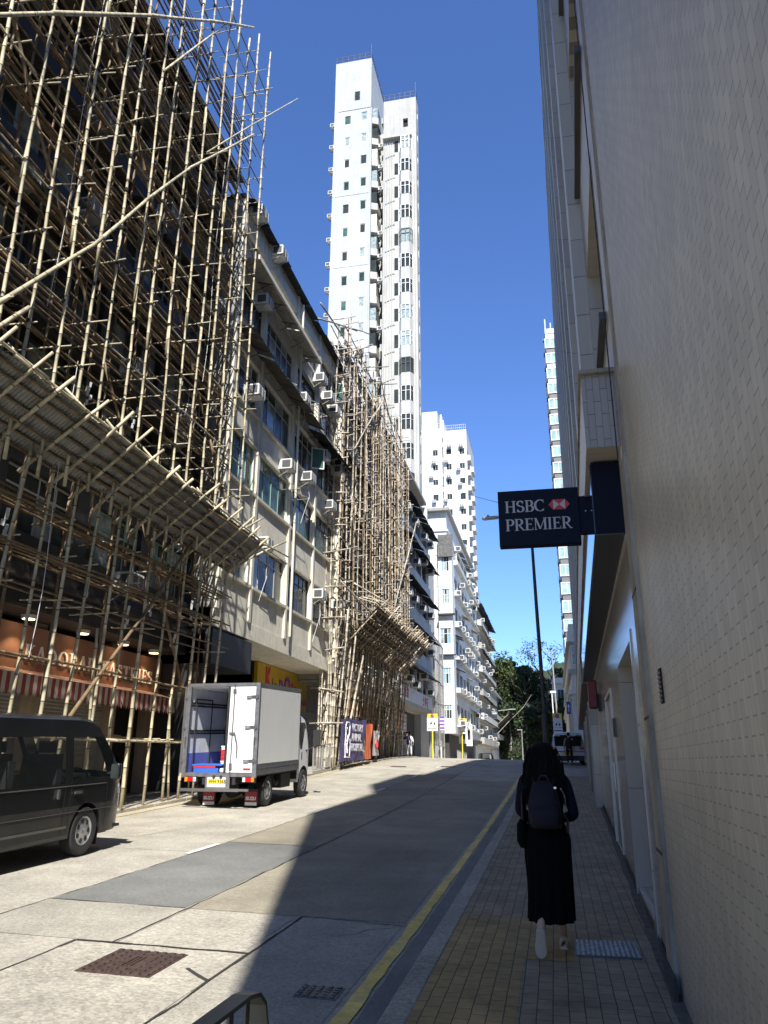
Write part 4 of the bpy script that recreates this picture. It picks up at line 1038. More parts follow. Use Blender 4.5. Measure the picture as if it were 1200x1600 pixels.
for k in range(6):
    z = 2.9+.9*k
    pole_obj('ledger', [(((-9.75+.07*k, 33.9, z-.2), (-9.75+.07*k, 52.4, z+.3+rs.gauss(0,.08))), dict(r=.032))], sB, BD)
    pole_obj('ledger', [(((XN+.1, 33.9, z), (XN+.1, 52.4, z+rs.gauss(0,.08))), dict(r=.032))], sB, BD)
tie_mesh(sB, TIESB, [7.9+.95*k for k in range(17)], .055)
# the pale tips that stick out past the parapet, sloping pieces at the top
for a, b in (((-9.2,35.7,17.0),(-9.05,41.95,22.9)), ((-9.15,45.5,10.0),(-9.05,54.0,18.6)), ((-9.2,33.0,21.0),(-9.1,39.1,25.0)), ((-9.2,37,22.4),(-9.0,43.3,25.8)),((-9.9,31.0,21.9),(-9.2,38.6,25.4)),((-9.9,31.2,22.9),(-9.3,38.4,22.9)),((-9.7,38,21.9),(-9.0,46.0,26.0)),((-9.4,40,18.9),(-9.2,36.3,23.7)),((-9.15,46,22),(-9.15,41,24.4))):
    pole_obj('brace', [((a,b), dict(r=.04))], sB, BB)
st = []
for k in range(18):
    z = 7.95+.95*k
    for y in ysB:
        if rs.random() < .4: st.append(((XN-.2, y+.05, z+.03), 1.25+rs.uniform(0,.2), (0, rs.gauss(0,.05), rs.gauss(0,.15))))
put_sticks('transom', st, sB, BB, 1, .03, 90)
# end frame facing the camera
for k in range(13):
    z = 3.2+1.55*k
    pole_obj('end_rail', [(((-10.55,33.78,z),(-9.0,33.78,z+rs.gauss(0,.12))), dict(r=.034, piece=9))], sB, BB)
for x in (-10.05, -9.75, -9.45): pole_obj('end_standard', [(((x,33.85,PZ(34)),(x+rs.gauss(0,.06),33.85,22.3+rs.uniform(0,1.5))), dict(r=.04))], sB, BB)
for (a, b) in (((-9.5,34.3,PZ(34)),(-9.05,34.6,8.4)),((-9.6,35.2,PZ(35)),(-9.1,36.2,7.4)),((-9.55,33.9,1.3),(-9.7,33.9,8.2)),((-9.7,36.2,1.4),(-9.0,37.4,6.6))):
    pole_obj('raking_pole', [((a,b), dict(r=.05))], sB, BB)
cb = thing('catch_platform', 'steep bamboo lattice catch fan hanging from the second scaffold, tilted up to the street', 'catch platform', (-8.7, 43, 8))
mb = MB(); y = 36.2
while y < 51:
    y2 = y+random.uniform(.8,1.4)
    for j in range(3):
        if random.random() < .88:
            xa = -9.4+j*.47; mb.quad((xa,y,7.35+j*.5),(xa,y2,7.35+j*.5),(xa+.45,y2,7.33+(j+1)*.5),(xa+.45,y,7.33+(j+1)*.5))
    y = y2
mb.build('plank', mat('weathered boards', (.09,.08,.065), .8, var=.3), cb)
for i in range(26):
    y = 36.2+i*.59; e = random.uniform(.15,.6)
    pole_obj('rafter', [(((-9.5,y,7.1),(-8.0+e,y+.15,8.75+e*.9)), dict(r=.04, piece=9))], cb, BD if i % 2 else BB)
for j in range(8):
    x = -9.4+j*.2; pole_obj('purlin', [(((x,36,7.15+j*.21),(x,51.2,7.15+j*.21)), dict(r=.034))], cb, BD)
for i in range(20):
    y = 36.4+i*.75; pole_obj('prop', [(((-9.3,y,9.8+rs.uniform(-.6,.3)),(-7.85+rs.uniform(-.1,.3),y+rs.uniform(0,.5),8.9+rs.uniform(0,.5))), dict(r=.035, piece=9))], cb, BB)
pole_obj('edge_pole', [(((-7.95,35.6,8.95),(-7.95,51.6,8.95)), dict(r=.05))], cb, BB)
pole_obj('edge_pole', [(((-9.3,33.9,9.6),(-8.2,37.6,8.3)), dict(r=.05))], cb, BB)
# banner hung on the scaffold foot
bn = thing('banner', 'navy and orange banner reading VICTORY ANIMAL HOSPITAL at the foot of the second scaffold', 'banner', (-9.2, 36.8, 2.5))
def cloth(y0, y1, z0, z1, x, m, name, parent, ny=30, nz=14):
    mb = MB()
    for j in range(nz+1):
        for i in range(ny+1):
            u = i/ny; v = j/nz; y = y0+(y1-y0)*u
            z = z0+(z1-z0)*v - .16*math.sin(math.pi*u*3.2)**2*v*.6 + (y-y0)*.02
            mb.v.append((x+.05*math.sin(u*17+v*3)+.03*math.sin(u*31-v*5), y, z))
    for j in range(nz):
        for i in range(ny):
            q = j*(ny+1)+i; mb.f.append((q,q+1,q+ny+2,q+ny+1)); mb.m.append(0)
    return mb.build(name, m, parent, smooth=True)
M['banner_blue'] = mat('banner navy', (.075,.06,.16), .6, 0, .15, 3)
M['banner_or'] = mat('banner orange', (.60,.14,.06), .6, 0, .1)
cloth(33.9, 38.7, 1.60, 3.50, -9.18, M['banner_blue'], 'cloth', bn); cloth(38.72, 40.1, 1.72, 3.45, -9.18, M['banner_or'], 'orange_strip', bn, 10)
M['print_white'] = mat('printed white', (.70,.70,.72), .6, 0, .03)
for tx, z, y in (('VICTORY', 2.94, 35.75), ('ANIMAL', 2.50, 35.68), ('HOSPITAL', 2.06, 35.6)):
    text_part('lettering', tx, .46, (-9.085, y, z+.02), (0,1,.01), (0,0,1), M['print_white'], bn, .004, bold=.012, squeeze=1.12)
mb = MB(); P = [(34.55,1.8),(34.5,2.3),(34.62,2.8),(34.6,3.15),(34.75,3.3),(35.2,3.3),(35.3,3.15),(35.2,2.8),(34.95,2.55),(34.8,2.35),(34.75,2.1)]
mb.tube([(-9.08,a,b) for a,b in P], .028, 4); mb.tube([(-9.08,34.5,1.8),(-9.08,35.35,1.8)], .04, 4); mb.tube([(-9.08,35.3,1.85),(-9.08,35.4,2.3),(-9.08,35.35,2.6)], .02, 4)
mb.tube([(-9.08,34.85+.1*math.cos(t/8*6.28),2.12+.17*math.sin(t/8*6.28)) for t in range(9)], .022, 4); mb.tube([(-9.08,34.8,2.45),(-9.08,35.05,2.75)], .03, 4); mb.tube([(-9.08,34.85,3.05),(-9.08,34.95,2.95)], .03, 4)
mb.build('animal_outline_emblem', M['print_white'], bn)
b2 = thing('banner', 'small white cloth with a red mark tied to the second scaffold beside the navy banner', 'banner', (-9.3, 41, 2.6))
cloth(40.9, 42.3, 1.9, 3.2, -9.28, mat('white cloth', (.55,.5,.5), .8), 'cloth', b2, 8)
mb = MB(); mb.tube([(-9.2,41.5+.22*math.cos(t/8*6.28),2.5+.22*math.sin(t/8*6.28)) for t in range(9)], .05, 4); mb.tube([(-9.2,41.5,2.3),(-9.2,41.7,2.75)], .04, 4); mb.build('red_mark', M['logo_red'], b2)
# ============================================================ building C : balconies and dark awnings
random.seed(44)
bD_ = thing('tenement_building', 'tenement with dark sloping awnings over every floor just past the second scaffold', 'building', (-10, 58, PZ(58)))
levels = [5.75+3.1*k for k in range(6)]
mb = MB(); mb.box(-26, -10.9, 51.95, 66, 5.41, 24.2); mb.box(-26,-10.05,65.6,66,5.4,23.6); mb.box(-26,-10.05,51.96,52.3,5.4,23.6); mb.build('wall', M['off_white'], bD_)
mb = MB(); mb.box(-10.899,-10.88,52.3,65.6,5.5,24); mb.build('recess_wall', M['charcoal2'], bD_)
r_ = random.Random(12)
for k, z in enumerate(levels):
    mb = MB(); mb.box(-10.9, -9.9, 52.0, 66.02, z-.32, z-.02); mb.build('balcony_slab', M['slab'], bD_)
    mb = MB(); mb.box(-10.02, -9.88, 52.0, 66.02, z-.02, z+(.95 if k < 5 else .5)); mb.build('balcony_parapet', M['off_white'] if k else M['white_wall'], bD_)
    if k < 5:
        awning(bD_, -9.95, z+2.55, -9.05, z+2.2, 52, 66.1, M['charcoal'])
        for i in range(5): window(bD_, (-9.9,0), (0,1), (52.2+2.75*i, 54.7+2.75*i, z+.97, z+2.4), .18, 3, .7, r_.choice([M['frame_dark'],M['frame_alu'],M['frame_dark']]), GL3, rand=r_)
        for i in range(4): add_ac(bD_, -9.9, 53+3.4*i+r_.uniform(-.6,.9), z+r_.choice((.95,1.1,1.9)), 0, 1.15)
        for y in (52.1, 55, 58.1, 61.0, 63.9): mb = MB(); mb.box(-10.2,-9.86,y-.16,y+.16,z+.95,z+2.75); mb.build('pier', M['off_white'], bD_)
mb = MB(); mb.box(-26,-10.15,51.9,66.05,23.9,24.15); mb.build('roof_slab', M['grey_wall'], bD_)
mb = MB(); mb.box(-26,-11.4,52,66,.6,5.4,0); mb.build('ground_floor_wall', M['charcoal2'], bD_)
for tx, y, z in (('永 豐',53.1,5.95),('士 多 行',61.0,5.85)): text_part('painted_lettering', tx, .78, (-9.87,y,z), (0,1,0), (0,0,1), M['logo_red'], bD_, .01, bold=.015)
t = thing('notice_board', 'multi panel pale and orange menu board over a dark shopfront beyond the second scaffold', 'sign', (-11.1,56,4))
mb = MB(); mb.box(-11.2,-11.05,53.4,55.6,3.7,5.1,0); mb.box(-11.2,-11.05,55.62,58,3.6,5.1,1); mb.box(-11.2,-11.05,58.02,60.4,3.8,5.1,0)
for i in range(9):
    for j in range(4): mb.box(-11.05,-11.04,53.6+i*.75,54.05+i*.75,3.85+j*.3,3.98+j*.3,2)
mb.build('board', [mat('board pale', (.45,.4,.42), .6), mat('board orange', (.55,.27,.05), .6), mat('board ink', (.3,.12,.12), .7)], t)
# netted hoarding in the side street
t = thing('netted_hoarding', 'tall grey wire mesh and glass screen at the corner of the side street', 'screen', (-10.2, 70, 1.7))
mb = MB()
for y in (66.6, 69.6, 72.6, 75.6): mb.tube([(-10.2,y,g(y)),(-10.2,y,13.2-(y-66.6)*.1)], .07, 6)
for k in range(6): mb.tube([(-10.2,66.6,3+k*1.95),(-10.2,75.6,3+k*1.85)], .05, 4)
mb.build('frame', M['galv'], t)
mb = MB(); 
for i in range(40): mb.tube([(-10.22,66.6+i*.225,3),(-10.22,66.6+i*.225,12.6)], .012, 3)
for i in range(40): mb.tube([(-10.22,66.6,3+i*.24),(-10.22,75.6,3+i*.24)], .012, 3)
mb.build('mesh', M['galv'], t)
bE = thing('tenement_building', 'narrow cream tenement set back in the side street behind the wire mesh screen', 'building', (-12, 72, 1.6))
wn = [(67.2+2.9*i, 69.2+2.9*i, 4.2+2.7*k, 5.6+2.7*k) for k in range(3) for i in range(3)]
facade_px(bE, -11.6, 66.5, 76, 1.2, 12.8, wn, M['off_white'])
mb = MB(); mb.box(-20,-11.85,66.5,76,1.2,12.79); mb.build('wall', M['off_white'], bE)
for o in wn: window(bE, (-11.6,0), (0,1), o, .15, 3, None, M['frame_white'], [M['glass_pale'], M['glass_green']], rand=r_)

# ============================================================ white tower
YT = 66.5
tw = thing('white_tower', 'slim very tall white residential tower of two stepped blocks with a recess of balconies between', 'tower', (-15.5, 68, 1.5))
M['tower_white'] = mat('tower cool white', (.445,.46,.455), .85, 0, .06, 1, streak=.22, var2=.07, scale2=.15, dirt=(.50,.53,.51), dirtamt=.35)
M['tower_cream'] = mat('tower warm white', (.46,.45,.41), .85, 0, .08, 1, streak=.25, var2=.08, scale2=.2, dirt=(.42,.39,.33), dirtamt=.35)
zs = [24.6+3.02*k for k in range(16)]
def face_my(mb, x0, x1, y, z0, z1, wins, depth, mi=0):   # wall facing the camera (-Y)
    wall(mb, (x0, y), (1,0), x1-x0, z0, z1, [(a-x0,b-x0,c,d) for a,b,c,d in wins], depth, mi)
lw = []
for k, z in enumerate(zs):
    lw.append((-18.95,-18.3,z,z+1.15))
    if k < 16: lw.append((-17.05,-16.4,z+.25,z+1.4))
lw.append((-17.9,-17.25,73.1,74.4))
mb = MB(); face_my(mb, -20.2, -15.95, YT, 20, 79, lw, .12)
mb.quad((-20.2,YT,20),(-20.2,YT,79),(-20.2,YT+9,79),(-20.2,YT+9,20)); mb.quad((-15.95,YT,20),(-15.95,YT+9,20),(-15.95,YT+9,79),(-15.95,YT,79)); mb.quad((-20.2,YT,79),(-15.95,YT,79),(-15.95,YT+9,79),(-20.2,YT+9,79))
mb.quad((-20.2,YT+9,20),(-20.2,YT+9,79),(-15.95,YT+9,79),(-15.95,YT+9,20))
mb.build('left_block', M['tower_white'], tw)
r_ = random.Random(77)
for o in lw: window(tw, (0,YT), (1,0), (o[0],o[1],o[2],o[3]), .10, 1, None, r_.choice([M['frame_alu'],M['frame_green'],M['frame_dark']]), [r_.choice([M['glass'],M['glass'],M['glass_green'],M['glass_pale'],M['glass']])], fw=.07, rand=r_)
# vertical ribs and floor line on the left block
mb = MB(); mb.box(-19.95,-19.88,YT-.04,YT-.001,20,71.8); mb.box(-19.75,-15.95,YT-.05,YT-.002,71.8,71.95); mb.box(-15.98,-15.86,YT-.08,YT+.3,20,71.7); mb.box(-16.12,-16.05,YT-.05,YT-.002,20,71.7)
for z in (60.1, 51.0, 36): mb.box(-20.19,-15.96,YT-.03,YT-.003,z,z+.07)
mb.build('rib', M['tower_white'], tw)
# right block with bay column
rw = []
mb = MB(); face_my(mb, -14.5, -10.85, YT, 20, 72.2, [(-12.3,-11.75,68.2,69.4)], .3); mb.quad((-14.5,YT,20),(-14.5,YT,72.2),(-14.5,YT+4.2,72.2),(-14.5,YT+4.2,20)); mb.add([(-14.5,YT,72.2),(-10.85,YT,72.2),(-10.85,YT+1.6,72.2),(-12.4,YT+3.2,72.2),(-14.5,YT+3.2,72.2)],[(0,1,2,3,4)])
mb.quad((-12.3,YT+.29,68),(-11.7,YT+.29,68),(-11.7,YT+.29,69.6),(-12.3,YT+.29,69.6),1)
mb.quad((-14.5,YT+3.2,72.2),(-12.4,YT+3.2,72.2),(-12.4,YT+9,72.2),(-14.5,YT+9,72.2)); mb.build('right_block', [M['tower_cream'], M['dark']], tw)
sw = [(67.2, 67.7, z, z+1.2) for z in zs]
mb = MB(); wall(mb, (-10.85, YT), (0,1), 1.6, 20, 72.2, [(a-YT,b-YT,c,d) for a,b,c,d in sw], .2); mb.quad((-10.85,YT+1.6,20),(-12.4,YT+3.2,20),(-12.4,YT+3.2,72.2),(-10.85,YT+1.6,72.2)); mb.quad((-12.4,YT+3.2,20),(-12.4,YT+9,20),(-12.4,YT+9,72.2),(-12.4,YT+3.2,72.2))
mb.build('side_wall', M['tower_cream'], tw)
for (a,b,c,d) in sw: window(tw, (-10.85,0), (0,1), (a,b,c,d), .12, 1, None, M['frame_alu'], [M['glass']], rand=r_)
# recess between the blocks, with rear wall
mb = MB(); mb.box(-15.94,-14.51,YT+4.2,YT+9,20,71.9); mb.build('recess_wall', M['tower_cream'], tw)
for k, z in enumerate([26.2+2.9*i for i in range(16)]):
    mb = MB(); xa = -15.92; xb = -15.2
    mb.prism([(xa,YT+.2,z),(xb,YT+.5,z),(xb,YT+2.0,z),(xa,YT+2.6,z)], (0,0,.85)); bal = mb.build('balcony', M['tower_cream'], tw)
    mb = MB(); mb.box(xa,xb-.1,YT+.5,YT+2.1,z+.86,z+2.4); mb.build('balcony_window', M['glass_pale'] if k % 3 == 0 else M['frame_alu'] if k % 3 == 1 else M['glass'], bal)
    if k % 2 == 0 or r_.random() < .5: add_ac(tw, -15.25, YT+1.0, z-.1, -math.pi/2*0, 1.0)
    mb = MB(); mb.box(-14.95,-14.52,YT+1.0,YT+2.2,z+.5,z+1.3); mb.build('balcony', M['tower_cream'], tw)
# bay windows
for k, z in enumerate([22.6+3.02*i for i in range(15)]):
    mb = MB(); pr = [(-12.75,YT-.001),(-12.45,YT-.55),(-11.55,YT-.55),(-11.3,YT-.001)]
    mb.prism([(x,y,z-1.35) for x,y in pr], (0,0,1.35)); bay = mb.build('bay', M['tower_cream'], tw)
    mb = MB(); mb.prism([(x,y+.06,z+.002) for x,y in pr], (0,0,1.6)); mb.build('bay_window', [r_.choice([M['glass'],M['glass'],M['glass_pale'],M['glass']])], bay)
    mf = r_.choice([M['frame_dark'],M['frame_dark'],M['frame_white'],M['frame_alu']]); mb = MB()
    for (x,y) in ((-12.74,YT-.0),(-12.45,YT-.55),(-12.0,YT-.55),(-11.55,YT-.55),(-11.31,YT-.03)): mb.box(x-.035,x+.035,y-.035,y+.03,z,z+1.6)
    mb.prism([(x,y,z+1.602) for x,y in pr], (0,0,.09)); mb.prism([(x,y-.01 if y<YT-.1 else y,z+1.05) for x,y in pr], (0,0,.05)); mb.build('bay_frame', mf, bay)
    mb = MB(); mb.box(-13.25,-12.85,YT-.05,YT-.003,z+.1,z+1.5); mb.build('side_window', M['glass'], bay)
mb = MB()
for x in (-14.3,-14.05,-13.75,-13.5,-11.05): mb.tube([(x,YT-.08,20),(x,YT-.08,66.5)], .045, 5)
for k in range(15): mb.tube([(-14.3,YT-.08,22+3.02*k),(-13.6,YT-.08,22.25+3.02*k),(-13.2,YT-.08,22.3+3.02*k)], .035, 4)
mb.build('drain_pipe', M['tower_cream'], tw)
mb = MB(); mb.box(-14.5,-11.3,YT-.5,YT-.002,66.6,66.75); mb.build('ledge', M['tower_cream'], tw)
for (x0,x1,z) in ((-20.15,-16.0,79),(-14.45,-10.9,72.2)):
    mb = MB()
    DD = 8.9 if x1 < -15 else 1.5
    for zz in (.45,.95): mb.tube([(x0,YT+.1,z+zz),(x1,YT+.1,z+zz)], .03, 4); mb.tube([(x1,YT+.1,z+zz),(x1,YT+DD,z+zz)], .03, 4)
    for i in range(7): x = x0+(x1-x0)*i/6; mb.tube([(x,YT+.1,z),(x,YT+.1,z+1)], .025, 4)
    for i in range(8 if x1 < -15 else 2): mb.tube([(x1,YT+.1+i*1.2,z),(x1,YT+.1+i*1.2,z+1)], .025, 4)
    mb.tube([(x1,YT+.1,z),(x1,YT+.1,z+2.2)], .03, 4)
    mb.build('roof_railing', M['frame_dark'], tw)
for z in [30+3.1*i for i in range(14)]: add_ac(tw, -20.2, YT+.7, z, math.pi, 1.1)
mb = MB(); mb.box(-20.1,-10.95,YT+.15,YT+9,1,20); mb.build('podium', M['tower_cream'], tw)

# ============================================================ building D (white, faces the camera across the side street)
r_ = random.Random(31)
d1 = thing('white_building', 'white building facing down the street with a flat cap, past the side street', 'building', (-10.6, 90, 1.4))
YD = 79.
wl = [(-10.55,-9.75,z,z+h) for z,h in ((20.7,1.6),(17.2,1.6),(9.1,1.6),(5.7,1.35))]+[(-10.8,-9.65,13.1,14.7)]
mb = MB(); face_my(mb, -12.6, -10.9, YD, .8, 27.4, [], .1)
mb.box(-24,-10.9,YD+.01,105,.8,27.38); mb.build('wall', M['white_wall'], d1)
sw = [(80.3+3.4*i,82.9+3.4*i,5.6+3.35*k,7.2+3.35*k) for i in range(7) for k in range(6)]
mb = MB(); face_my(mb, -10.9, -9.45, YD-.6, 4.3, 24.2, [w_ for w_ in wl], .15)
wall(mb, (-9.45,YD-.6), (0,1), 26.5, 4.3, 24.2, [(a-YD+.6,b-YD+.6,c,d) for a,b,c,d in sw], .2)
mb.quad((-10.9,YD-.6,4.3),(-10.9,YD+.1,4.3),(-9.45,YD+.1,4.3),(-9.45,YD-.6,4.3)); mb.quad((-10.9,YD-.6,4.3),(-10.9,YD-.6,24.2),(-10.9,YD+.02,24.2),(-10.9,YD+.02,4.3)); mb.quad((-10.9,YD-.6,24.2),(-9.45,YD-.6,24.2),(-9.45,105,24.2),(-10.9,105,24.2))
mb.quad((-10.9,YD-.6,4.3),(-9.45,YD-.6,4.3),(-9.45,105,4.3),(-10.9,105,4.3))
mb.build('projecting_bay', M['white_wall'], d1)
for o in wl: window(d1, (0,YD-.6), (1,0), o, .12, 3, .65, M['frame_white'], [M['glass_pale'], mat('curtain blue', (.2,.35,.5), .6), M['glass']], rand=r_)
for o in sw: window(d1, (-9.45,0), (0,1), o, .15, 2, None, r_.choice(fr), GL3, rand=r_)
for (a,b,c,d) in sw:
    if r_.random() < .8: add_ac(d1, -9.45, a+r_.uniform(.2,2), c+r_.choice((-.5,1.2,-.45)), 0, 1.25)
    if r_.random() < .3: awning(d1, -9.45, d+.35, -8.8, d+.05, a-.2, b+.2, r_.choice([M['charcoal'],M['corrug_grey'],M['slab']]))
for k in range(6): mb = MB(); mb.box(-9.449,-9.0,80,104.5,5.0+3.35*k,5.0+3.35*k+(.5 if k%2 else .14)); mb.build('balcony_ledge', M['off_white'], d1)
mb = MB(); mb.box(-12.9,-9.6,YD-.8,105,27.4,27.7,1); mb.box(-12.5,-10.0,YD-.15,104,24.3,27.4,0); mb.box(-12.6,-9.8,YD-.3,YD+3,25.2,25.4,0); mb.build('roof_cap', [M['white_wall'], M['grey_wall']], d1)
M['dark_lattice'] = mat('dark weathered panel', (.12,.115,.11), .8, 0, .4, 4)
mb = MB(); mb.box(-10.85,-9.3,YD-.95,YD-.62,21.3-1.0+1.9,24.6); mb.build('rooftop_hutch', M['dark_lattice'], d1)
mb = MB(); mb.box(-10.95,-9.2,YD-1.1,YD-.61,16.0,16.15); mb.box(-10.95,-9.2,YD-1.0,YD-.61,11.9,12.0); mb.build('window_canopy', M['charcoal2'], d1)
mb = MB()
for z in (9.0,12.4,15.8,19.2,22.6): mb.box(-12.6,-10.92,YD-.03,YD-.002,z,z+.07)
mb.build('floor_line', M['off_white'], d1)
mb = MB(); mb.box(-12.6,-9.46,YD-.5,YD-.05,2.0+2.3,5.2); mb.build('shop_canopy', M['white_wall'], d1)
mb = MB(); mb.box(-12.6,-10.2,YD+.2,104,.5,4.29); mb.build('ground_floor_wall', M['charcoal2'], d1)
# ------------------------------------------------ E and F down the street
e1 = thing('tenement_building', 'grey tenement crowded with air conditioners beyond the white capped building', 'building', (-10, 118, .8))
sw = [(106+3.6*i,108.8+3.6*i,4.9+3.1*k,6.6+3.1*k) for i in range(7) for k in range(6)]
mb = MB(); wall(mb, (-9.75,105.2), (0,1), 26.4, 3.8, 23.2, [(a-105.2,b-105.2,c,d) for a,b,c,d in sw], .25); mb.box(-24,-10.1,105.2,131.6,.3,23.19); mb.box(-10.1,-9.76,105.2,105.24,3.8,23.2); mb.box(-12,-9.76,105.2,131.6,3.7,3.79); mb.build('wall', M['off_white'], e1)
for o in sw: window(e1, (-9.75,0), (0,1), o, .2, 2, None, r_.choice(fr), GL3, rand=r_)
for k in range(6):
    mb = MB(); mb.box(-9.749,-8.85,105.3,131.4,3.9+3.1*k,4.75+3.1*k); mb.build('balcony', M['off_white'] if k % 2 else M['slab'], e1)
    awning(e1, -9.7, 7.2+3.1*k, -8.6, 6.9+3.1*k, 105.2, 131.5, M['charcoal'] if k % 2 else M['corrug_grey'])
    for i in range(6): 
        if r_.random() < .6: add_ac(e1, -9.1, 106+4.1*i+r_.uniform(0,2), 4.2+3.1*k+r_.choice((0,.6,1.5)), 0, 1.05)
mb = MB(); mb.box(-24,-9.2,105,131.8,23.2,23.5); mb.build('roof_slab', M['charcoal2'], e1)
f1 = thing('low_building', 'low pale three storey building, farthest on the left side of the street', 'building', (-10, 148, .2))
sw = [(133+3.8*i,135.5+3.8*i,3.6+3.0*k,5.2+3.0*k) for i in range(8) for k in range(3)]
mb = MB(); wall(mb, (-10.0,132), (0,1), 34, 0, 13.0, [(a-132,b-132,c,d) for a,b,c,d in sw], .25); mb.box(-24,-10.3,132,166,0,12.99); mb.box(-10.29,-10,132,132.05,0,13); mb.build('wall', M['white_wall'], f1)
for o in sw: window(f1, (-10.0,0), (0,1), o, .2, 2, None, r_.choice(fr), GL3, rand=r_)
mb = MB(); mb.box(-24,-9.4,131.9,166.2,13.0,13.3); mb.build('roof_slab', M['off_white'], f1)
for k in range(2): mb = MB(); mb.box(-9.999,-9.0,132.3,165,5.5+3.0*k,6.2+3*k); mb.build('balcony', M['off_white'], f1)
t = thing('site_hoarding', 'dark tilted tarpaulin fan hung on the low far building', 'awning', (-8.5,140,8))
mb = MB(); mb.prism([(-9.6,134,7.2),(-6.9,134.5,9.6),(-6.9,150,9.6),(-9.6,150,7.2)], (0,0,.1)); mb.build('tarpaulin', M['dark'], t)
mb = MB()
for i in range(3): mb.tube([(-9.7,134+i*3,7.1),(-7.2,134+i*3,9.3)], .04, 4)
mb.build('rafter', M['bamboo_b'], t)
w9 = thing('end_wall', 'plain narrow white wall beside the low far building', 'wall', (-7.4,168,0)); mb = MB(); mb.box(-9.6,-7.3,167,168,-.5,7.8); mb.box(-9.7,-7.2,166.95,168.05,7.81,7.95); mb.build('panel', M['white_wall'], w9)
# ------------------------------------------------ T2, T3 distant white blocks
def far_block(name, label, x0, x1, y, z1, cols, seed, head=None, bands=True):
    rr = random.Random(seed); t = thing(name, label, 'tower', ((x0+x1)/2, y+5, 1)); 
    ops = []; z = 26.0
    while z < z1-3:
        for c in cols: ops.append((x0+c, x0+c+.95, z+rr.choice((0,0,.1)), z+1.15))
        z += 2.9
    mb = MB(); face_my(mb, x0, x1, y, 0, z1, ops, .2); mb.quad((x0,y,0),(x0,y,z1),(x0,y+14,z1),(x0,y+14,0)); mb.quad((x0,y,z1),(x1,y,z1),(x1,y+14,z1),(x0,y+14,z1))
    side = [(1.2+4.2*i,3.2+4.2*i,zz,zz+1.3) for i in range(3) for zz in [26+2.9*k for k in range(int((z1-29)/2.9)+1)]]
    wall(mb, (x1,y), (0,1), 14, 0, z1, side, .3); mb.build('wall', M['white_wall'], t)
    for o in ops[:70]: window(t, (0,y), (1,0), o, .15, 2, None, rr.choice([M['frame_alu'],M['frame_dark']]), [M['glass'],M['glass']], rand=rr)
    mb = MB(); mb.quad((x1-.28,y+.5,24),(x1-.28,y+13.5,24),(x1-.28,y+13.5,z1-1),(x1-.28,y+.5,z1-1)); mb.build('side_glazing', M['glass'], t)
    for o in ops[:70]:
        if rr.random() < .75: add_ac(t, o[0]+rr.uniform(-.3,.6), y, o[2]+rr.choice((1.25,-.5)), -math.pi/2, 1.2)
    zz = 26
    while zz < z1-2:
        mb = MB(); mb.box(x1-.5,x1+.55,y+.8,y+3.6,zz-1.0,zz); mb.box(x1-.5,x1+.55,y+6.8,y+9.8,zz-1.0,zz); mb.build('balcony', M['white_wall'], t); zz += 2.9
    mb = MB(); 
    for zz in (.5,1.1): mb.tube([(x0+.2,y+.1,z1+zz),(x1-.1,y+.1,z1+zz)], .04, 4); mb.tube([(x1-.1,y+.1,z1+zz),(x1-.1,y+13,z1+zz)], .04, 4)
    for i in range(12): mb.tube([(x0+.2+(x1-x0-.3)*i/11,y+.1,z1),(x0+.2+(x1-x0-.3)*i/11,y+.1,z1+1.1)], .03, 4)
    mb.build('roof_railing', M['galv'], t)
    if head:
        mb = MB(); mb.box(*head); mb.build('roof_block', M['white_wall'], t)
    return t
far_block('white_block', 'tall plain white block with a roof tank room, behind the side street', -20.9, -17.0, 130, 60.4, (2.2,), 1, (-20.8,-17.9,131,138,60.4,64.4))
far_block('white_block', 'slightly lower white block right of the tank room block, with two columns of windows', -16.7, -12.45, 130, 59.8, (.5,2.9), 2)
t = [o for o in COL.objects if o.get('label','').startswith('tall plain white')][0]
mb = MB(); mb.box(-16.98,-16.72,131,136,0,62.5); mb.box(-17.3,-16.99,130.4,134,60.4,63.4); mb.build('stair_core', M['white_wall'], t)

# ============================================================ right side, far
r2 = thing('glass_fronted_tower', 'tall modern tower with pale green window bands behind the bank building', 'tower', (8,124,1))
mb = MB(); mb.box(2.9,16,120.5,138,0,72); mb.build('core', M['off_white'], r2)
M['pale_green_glass'] = mat('pale green glazing', (.30,.42,.38), .08, 0, .3, .8, spec=.7)
M['grey_band'] = mat('grey spandrel', (.14,.135,.13), .6, 0, .2)
for k in range(21):
    z = 12.2+2.86*k
    mb = MB(); mb.box(2.5,15,120.0,136,z,z+1.55); p_ = mb.build('window_band', M['pale_green_glass'], r2)
    mb = MB(); mb.box(2.44,15.05,119.94,136.05,z+1.56,z+1.72); mb.box(2.44,15.05,119.94,136.05,z-.16,z-.01)
    for x in (2.46,3.3,4.5,5.8,7.2): mb.box(x,x+.09,119.95,120.0,z,z+1.55)
    mb.build('band_frame', M['frame_white'], p_)
    mb = MB(); mb.box(2.65,14.9,120.1,135.9,z+1.73,z+2.68); mb.build('spandrel', M['white_wall'] if k in (17,18,20) else M['grey_band'], r2)
    mb = MB(); mb.box(2.2,2.64,121,121.7,z+1.9,z+2.4); mb.build('ledge_box', M['grey_band'], r2)
mb = MB(); mb.box(2.6,14,120,136,72.1,73); mb.tube([(2.7,120.2,73),(2.7,120.2,75)],.1,5); mb.tube([(3.6,120.2,73),(3.6,120.2,74.2)],.1,5); mb.build('roof_edge', M['white_wall'], r2)
mb = MB(); mb.box(2.3,16,119.5,137,0,12); mb.build('podium', M['off_white'], r2)
r3 = thing('arcade_building', 'low pale stone building with cornices in shade, just past the bank', 'building', (5,68,1.8))
